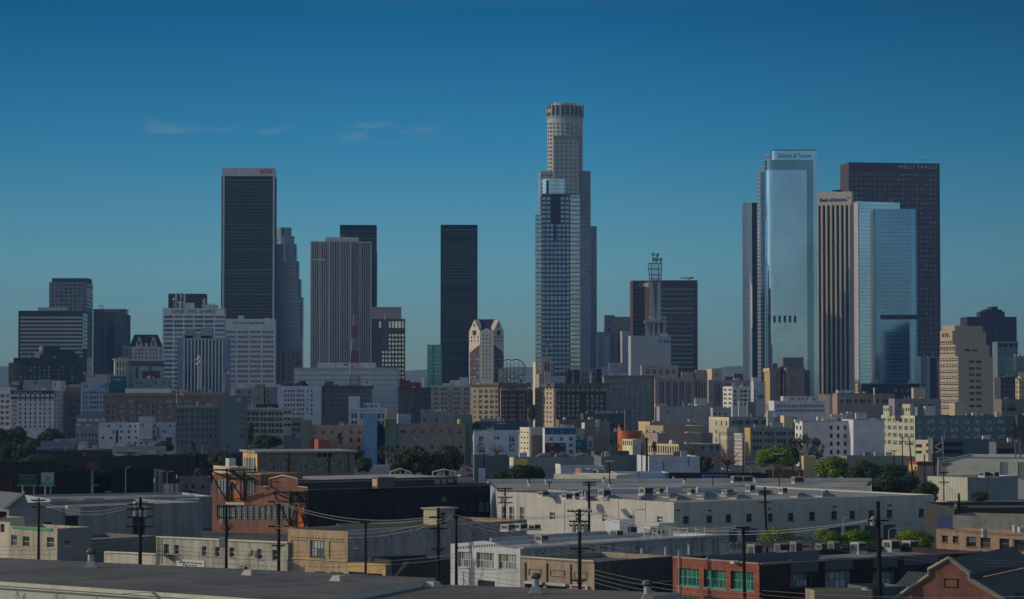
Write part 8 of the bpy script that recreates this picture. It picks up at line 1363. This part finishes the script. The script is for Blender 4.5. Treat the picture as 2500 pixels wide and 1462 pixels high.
tree('bare brown street tree before the pink street front', 1775, 1088, 90, 840, 66, 'brown', 1, 'bare'); tree('rust brown leafless tree before the grey yellow front', 1690, 1076, 56, 880, 50, 'brown', 2, 'bare'); tree('brown bare tree before the white housing block, left', 1172, 1078, 40, 1000, 36, 'brown', 3, 'bare'); tree('brown bare tree before the white housing block, right', 1212, 1078, 50, 1000, 40, 'brown', 4, 'bare'); tree('rusty bare tree under the bright green dome', 1905, 1118, 66, 780, 50, 'brown', 5, 'bare'); tree('green tree at the avenue corner behind the blue white shed', 1720, 1108, 50, 850, 50, 'dark', 4); tree('small pale bare tree before the round orange building', 1505, 1078, 40, 960, 30, 'brown', 2, 'bare')
tree('pink flowering tree before the dark brick warehouse', 228, 1121, 40, 800, 34, 'pink', 1, 'bare'); tree('dark cypress right of the dark grey green slab', 612, 1026, 22, 1050, 60, 'dark', 1, 'tall'); tree('broad dark tree with an orange flower patch before the white framed lofts', 655, 1058, 78, 1000, 40, 'dark', 4); tree('dark tree at the far left below the pale hotel', 40, 1038, 90, 1150, 60, 'dark', 1); tree('dark tree under the right end of the pale hotel', 125, 1042, 66, 1150, 60, 'dark', 2); tree('dark tree mass at the left edge', -5, 1040, 60, 1120, 60, 'dark', 5); tree('dark tree under the lawn strip at the left', 62, 1078, 60, 940, 60, 'dark', 7); tree('dark tree at the left edge behind the pole pair', 12, 1072, 80, 950, 66, 'dark', 4); tree('dark tree before the blue grey shed at the left', 85, 1068, 60, 1060, 50, 'dark', 6); tree('low dark tree before the dark brick row', 100, 1104, 110, 830, 56, 'dark', 3); tree('small dark tree before the dark brick row, right of the low one', 152, 1124, 44, 800, 30, 'dark', 7)
tree('green tree below the white module housing', 400, 1074, 50, 1100, 38, 'dark', 2); tree('bushy tree before the dark red brick warehouse', 552, 1098, 90, 860, 46, 'olive', 4); tree('small tree left of the small yellow trimmed shed', 490, 1140, 44, 780, 40, 'olive', 6); tree('grey green thin tree before the green stair tower', 945, 1078, 46, 900, 50, 'grey', 4, 'airy'); tree('small dark tree before the blue grey shaded metal shed', 2392, 1196, 52, 560, 34, 'olive', 3); tree('dark tree behind the blue balconied white housing', 1158, 1028, 44, 1260, 40, 'dark', 5); tree('dark green trees filling the street gap by the heart sign hotel', 1294, 946, 34, 2000, 70, 'dark', 6, 'tall'); tree('dark street tree below the gap trees', 1300, 985, 30, 1800, 50, 'dark', 2, 'tall'); tree('roof garden shrub on the blue white block, left', 705, 932, 26, 1606, 14, 'olive', 1, 'bush', zc=39.0, cat='shrub'); tree('roof garden shrub on the blue white block, right', 738, 927, 34, 1606, 18, 'olive', 2, 'bush', zc=39.0, cat='shrub'); tree('olive shrub on the kerb before the grey gabled hall', 27, 1205, 40, 560, 32, 'olive', 3, 'bush', cat='shrub'); tree('yellow green shrub at the foot of the black walled building', 325, 1200, 34, 620, 26, 'lime', 1, 'bush', cat='shrub'); tree('bare dark shrub at the corner of the orange door warehouse', 557, 1266, 48, 470, 40, 'brown', 3, 'bare', cat='shrub'); tree('olive shrub before the two windowed mauve shed', 455, 1190, 50, 660, 30, 'olive', 4, 'bush', cat='shrub'); tree('small shrub between the black walled blocks', 247, 1146, 44, 712, 24, 'dark', 5, 'bush', cat='shrub')
def palm(label, px, top, d, wpx, seed, skirt=True, hp=None):
    q = P(px, top, d); r_ = wpx * d / F / 2; g = V((q.x, d, 0)); o = thing('palm_tree', label, 'palm tree', g, 'palm trees'); c = V((q.x, d, q.z - r_ * .75)); mb = MB(); mb.tube([g, V((g.x + .2, d, c.z * .5)), c], [.34, .26, .3], 8); mb.build('trunk', [W((.13, .10, .075), .2, .3)], o); rr = random.Random(seed); mb = MB()
    for k in range(46):
        a = k * 2.4; el = rr.uniform(-.5, 1.35); ln = r_ * rr.uniform(.8, 1.1); dx = V((math.cos(a), math.sin(a), 0)); prev = c; 
        for s in range(1, 6): t = s / 5; p = c + dx * ln * t * math.cos(el) + V((0, 0, ln * (t * math.sin(el) - .55 * t * t * math.cos(el)))); w_ = .34 * r_ * math.sin(math.pi * min(t * .85 + .12, 1)) * .5; sd = V((-dx.y, dx.x, 0)) * w_; mb.poly([prev - sd, prev + sd, p + sd * .8 + V((0, 0, .05)), p - sd * .8]); prev = p
    if skirt:
        for k in range(40): a = k * 2.4; r2 = r_ * .28; p = c + V((r2 * math.cos(a), r2 * math.sin(a), -rr.uniform(.2, 1.2) * r_)); mb.poly([p + V((-.15, 0, 0)), p + V((.15, 0, 0)), p + V((.1, 0, .8)), p + V((-.1, 0, .8))])
    mb.build('crown', [LM['palm']], o)
palm('stout palm before the peach housing block', 829, 1052, 900, 34, 1); palm('fan palm before the dark grey green slab, left', 473, 1078, 900, 26, 2); palm('fan palm at the foot of the dark cypress', 609, 1060, 900, 26, 3); palm('skirted palm behind the blue white shed', 1597, 1075, 880, 26, 4); palm('tall slim palm at the right edge, left of two', 2478, 1058, 820, 20, 5, False); palm('tall slim palm at the right edge, right of two', 2490, 1056, 830, 20, 6, False)
# ================================================================ vehicles and trailers
def car_proto(label, loc, rz, body, kind='car', group='cars parked in the yard'):
    o = thing('parked_car', label, 'car', loc, group); return fill_car(o, loc, rz, body)
CARM = {}
def fill_car(o, loc, rz, body):
    if not CARM:
        mb = MB(); sec = [(-2.1, .35, .75), (-2.0, .35, .95), (-.9, .32, 1.0), (-.9, .32, 1.0), (1.0, .32, .98), (2.0, .35, .85), (2.15, .4, .6)]
        for i in range(len(sec) - 1):
            (x0, a0, b0), (x1, a1, b1) = sec[i], sec[i + 1]
            if x1 - x0 < .01: continue
            mb.poly([(x0, -.85, a0), (x1, -.85, a1), (x1, -.85, b1), (x0, -.85, b0)]); mb.poly([(x0, .85, b0), (x1, .85, b1), (x1, .85, a1), (x0, .85, a0)]); mb.poly([(x0, -.85, b0), (x1, -.85, b1), (x1, .85, b1), (x0, .85, b0)])
        mb.poly([(-2.1, .85, .35), (-2.1, -.85, .35), (-2.1, -.85, .75), (-2.1, .85, .75)]); mb.poly([(2.15, -.85, .4), (2.15, .85, .4), (2.15, .85, .6), (2.15, -.85, .6)]); CARM['body'] = mb
        mb = MB(); b4 = [(-1.6, -.8, .97), (1.0, -.8, .97), (1.0, .8, .97), (-1.6, .8, .97)]; t4 = [(-1.0, -.62, 1.42), (.35, -.62, 1.42), (.35, .62, 1.42), (-1.0, .62, 1.42)]; mb.poly(t4, 1)
        for i in range(4): j = (i + 1) % 4; mb.poly([b4[i], b4[j], t4[j], t4[i]], 0)
        CARM['cabin'] = mb; mb = MB(); mb.tube([(0, -.1, 0), (0, .1, 0)], .33, 12); CARM['wheel'] = mb.mesh('wheel', [FLAT((.015, .015, .015))])
    pm = FLAT(body, .3); gm = GLASS((.02, .025, .03), (.05, .06, .07))
    for nm, mats in (('body', [pm]), ('cabin', [gm, pm])):
        key = (nm, body)
        if key not in CARM: CARM[key] = CARM[nm].mesh(nm, mats)
        c = bpy.data.objects.new(nm, CARM[key]); COL.objects.link(c); c.parent = o
    for x in (-1.35, 1.35):
        for y in (-.78, .78): c = bpy.data.objects.new('wheel', CARM['wheel']); COL.objects.link(c); c.parent = o; c.location = (x, y, .33)
    o.rotation_euler.z = rz; return o
cols = [('white', (.6, .6, .6)), ('black', (.02, .02, .02)), ('silver', (.35, .36, .37)), ('red', (.25, .02, .02)), ('grey', (.15, .15, .16)), ('blue', (.03, .06, .16))]; rr = random.Random(9); k = 0
for row, (y, x0, x1) in enumerate(((1139, 1130, 1195), (1150, 1140, 1212), (1163, 1125, 1190))):
    xs = [x0 + (x1 - x0) * i / 3 for i in range(4)]
    for i, x in enumerate(xs): nm, cc = cols[(k * 5 + row) % 6]; q = pz(x, y, 0); car_proto('%s car, %s in the %s row of the yard by the ficus hedge' % (nm, ord_[i], ('far', 'middle', 'near')[row]), q, R(70 + rr.uniform(-8, 8)), cc); k += 1
for i, (x, y) in enumerate(((1722, 1148), (1738, 1146), (1752, 1149), (1768, 1147), (1784, 1150))): nm, cc = cols[(i * 2) % 6]; q = pz(x, y, 0); car_proto('%s car on the avenue, %s from the left' % (nm, ord_[i]), q, R(95), cc, group='cars on the avenue')
for x0, x1, t, lb in ((912, 952, 1134, 'white trailer between the small evergreen and the large tree pair'), (1168, 1185, 1142, 'white box truck body in the yard behind the pole')):
    a = P(x0, t, 690); c = P(x1, t, 690); q = V(((a.x + c.x) / 2, 690, 0)); o = thing('box_trailer', lb, 'trailer', q); mb = MB(); w_ = c.x - a.x; mb.cbox(q + V((0, 0, 1)), w_, 2.5, max(2.2, a.z - 1), 0); mb.build('body', [FLAT((.42, .44, .48))], o); mb = MB(); [mb.tube([q + V((w_ * s, -1.3, .5)), q + V((w_ * s, 1.3, .5))], .5, 10) for s in (-.3, .3)]; mb.build('axle', [MBLK], o)
# roads and yards
mb = MB(); a, c = pz(1700, 1160, .006), pz(1800, 1160, .006); mb.poly([(a.x - 2, 700, .006), (c.x + 1, 700, .006), (c.x + 26, 1250, .006), (a.x + 26, 1250, .006)]); mb.build('road', [ROOF((.06, .06, .062))], kind='structure')
mb = MB(); rr = random.Random(2)
for k in range(900): x, y = rr.uniform(-190, -150), rr.uniform(820, 900); s = rr.uniform(.3, .7); mb.poly([(x, y, 0), (x + s, y, 0), (x + s * .5, y + .1, rr.uniform(.3, .6))])
mb.build('grass', [LM['olive']], kind='stuff')
# ================================================================ ground, air, light, camera
flush_rest()
t = NT('asphalt_ground'); geo = t.new('ShaderNodeNewGeometry')
a = t.rng(t.noise(geo.outputs['Position'], .02, detail=6), .7, 1.3); b_ = t.rng(t.noise(geo.outputs['Position'], .3, detail=4), .85, 1.15)
t.base(t.mix(1.0, (.055, .054, .052), t.gray(t.math('MULTIPLY', a, b_)), 'MULTIPLY')); t.set(Roughness=.9)
mb = MB(); mb.poly([(-9000, -2500, 0), (9000, -2500, 0), (9000, 16000, 0), (-9000, 16000, 0)]); mb.build('ground', [t.m], kind='structure')

hz = bpy.data.materials.new('air'); hz.use_nodes = True; nt = hz.node_tree
for nd in list(nt.nodes):
    if nd.type != 'OUTPUT_MATERIAL': nt.nodes.remove(nd)
pv = nt.nodes.new('ShaderNodeVolumePrincipled'); pv.inputs['Density'].default_value = HAZE; pv.inputs['Color'].default_value = (.24, .52, 1.0, 1); pv.inputs['Anisotropy'].default_value = 0.0
out = [x for x in nt.nodes if x.type == 'OUTPUT_MATERIAL'][0]; nt.links.new(pv.outputs[0], out.inputs['Volume'])
mb = MB(); mb.box((-5200, -600, -1.0), (10400, 0, 0), (0, 11300, 0), (0, 0, 480)); mb.build('haze', [hz], kind='stuff')

EL, AZ = R(SUN_EL), SUN_DIR     # AZ: plan vector pointing towards the sun
sv = V((AZ[0], AZ[1], 0)).normalized() * math.cos(EL) + V((0, 0, math.sin(EL)))
sl = bpy.data.lights.new('sun', 'SUN'); sl.energy = SUN_E; sl.angle = R(.5); sl.color = (1.0, .86, .65)
so = bpy.data.objects.new('sun', sl); COL.objects.link(so); so.rotation_euler = sv.to_track_quat('Z', 'Y').to_euler(); so.location = (0, 0, 400)
w = bpy.data.worlds.new('World'); S.world = w; w.use_nodes = True; nt = w.node_tree; nt.nodes.clear()
sk = nt.nodes.new('ShaderNodeTexSky'); sk.sky_type = 'NISHITA'; sk.sun_disc = False; sk.sun_elevation = EL; sk.sun_rotation = math.atan2(sv.x, sv.y); sk.air_density = 1.0; sk.dust_density = .4; sk.ozone_density = 2.5
class WN(NT):
    def __init__(s): s.t = nt; s.n = nt.nodes
t = WN(); tc = t.new('ShaderNodeTexCoord'); sp = t.new('ShaderNodeSeparateXYZ'); t.ln(tc.outputs['Generated'], sp.inputs[0])
# the clear winter sky deepens quickly above the horizon and away from the sun
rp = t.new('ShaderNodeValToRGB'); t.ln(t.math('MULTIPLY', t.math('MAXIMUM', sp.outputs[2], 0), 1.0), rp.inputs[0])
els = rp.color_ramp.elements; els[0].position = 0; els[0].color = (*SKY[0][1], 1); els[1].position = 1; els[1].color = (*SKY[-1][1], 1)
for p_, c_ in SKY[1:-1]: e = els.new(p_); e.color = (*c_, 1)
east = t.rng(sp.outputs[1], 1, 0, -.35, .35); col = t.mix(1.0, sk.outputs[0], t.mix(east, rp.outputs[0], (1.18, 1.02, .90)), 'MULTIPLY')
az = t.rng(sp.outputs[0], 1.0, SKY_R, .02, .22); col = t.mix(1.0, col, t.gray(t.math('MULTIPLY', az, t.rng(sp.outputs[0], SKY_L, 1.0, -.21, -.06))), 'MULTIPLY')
# faint pink wisps of high cloud
mp = t.new('ShaderNodeMapping'); t.ln(tc.outputs['Generated'], mp.inputs[0]); mp.inputs['Scale'].default_value = (30, 1, 120)
nz = t.new('ShaderNodeTexNoise'); nz.inputs['Scale'].default_value = 1.3; nz.inputs['Detail'].default_value = 5; t.ln(mp.outputs[0], nz.inputs[0])
bd = t.math('MULTIPLY', t.rng(sp.outputs[2], 0, 1, .100, .1045), t.rng(sp.outputs[2], 1, 0, .106, .111))
lf = t.rng(sp.outputs[0], 1, 0, -.06, -.02); cl = t.math('MULTIPLY', t.math('MULTIPLY', bd, lf), t.rng(nz.outputs[0], 0, .24, .52, .72))
col = t.mix(cl, col, WISP)
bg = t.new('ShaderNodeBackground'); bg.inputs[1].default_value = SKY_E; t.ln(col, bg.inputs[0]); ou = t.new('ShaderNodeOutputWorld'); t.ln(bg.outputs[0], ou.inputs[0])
cam = bpy.data.cameras.new('camera'); cam.sensor_width = 36; cam.lens = F / 2500 * 36; cam.clip_end = 40000; cam.clip_start = 1
co = bpy.data.objects.new('camera', cam); COL.objects.link(co); co.location = (0, 0, HC); co.rotation_euler = (math.pi / 2 + TH, 0, 0); S.camera = co
S.view_settings.view_transform = 'Standard'; S.view_settings.look = 'None'; S.view_settings.exposure = EXPO; S.view_settings.gamma = 1
S.cycles.volume_bounces = 0; S.cycles.max_bounces = 5; S.cycles.diffuse_bounces = 3; S.cycles.glossy_bounces = 3; S.cycles.transmission_bounces = 2
S.cycles.volume_step_rate = 4; S.cycles.use_denoising = True
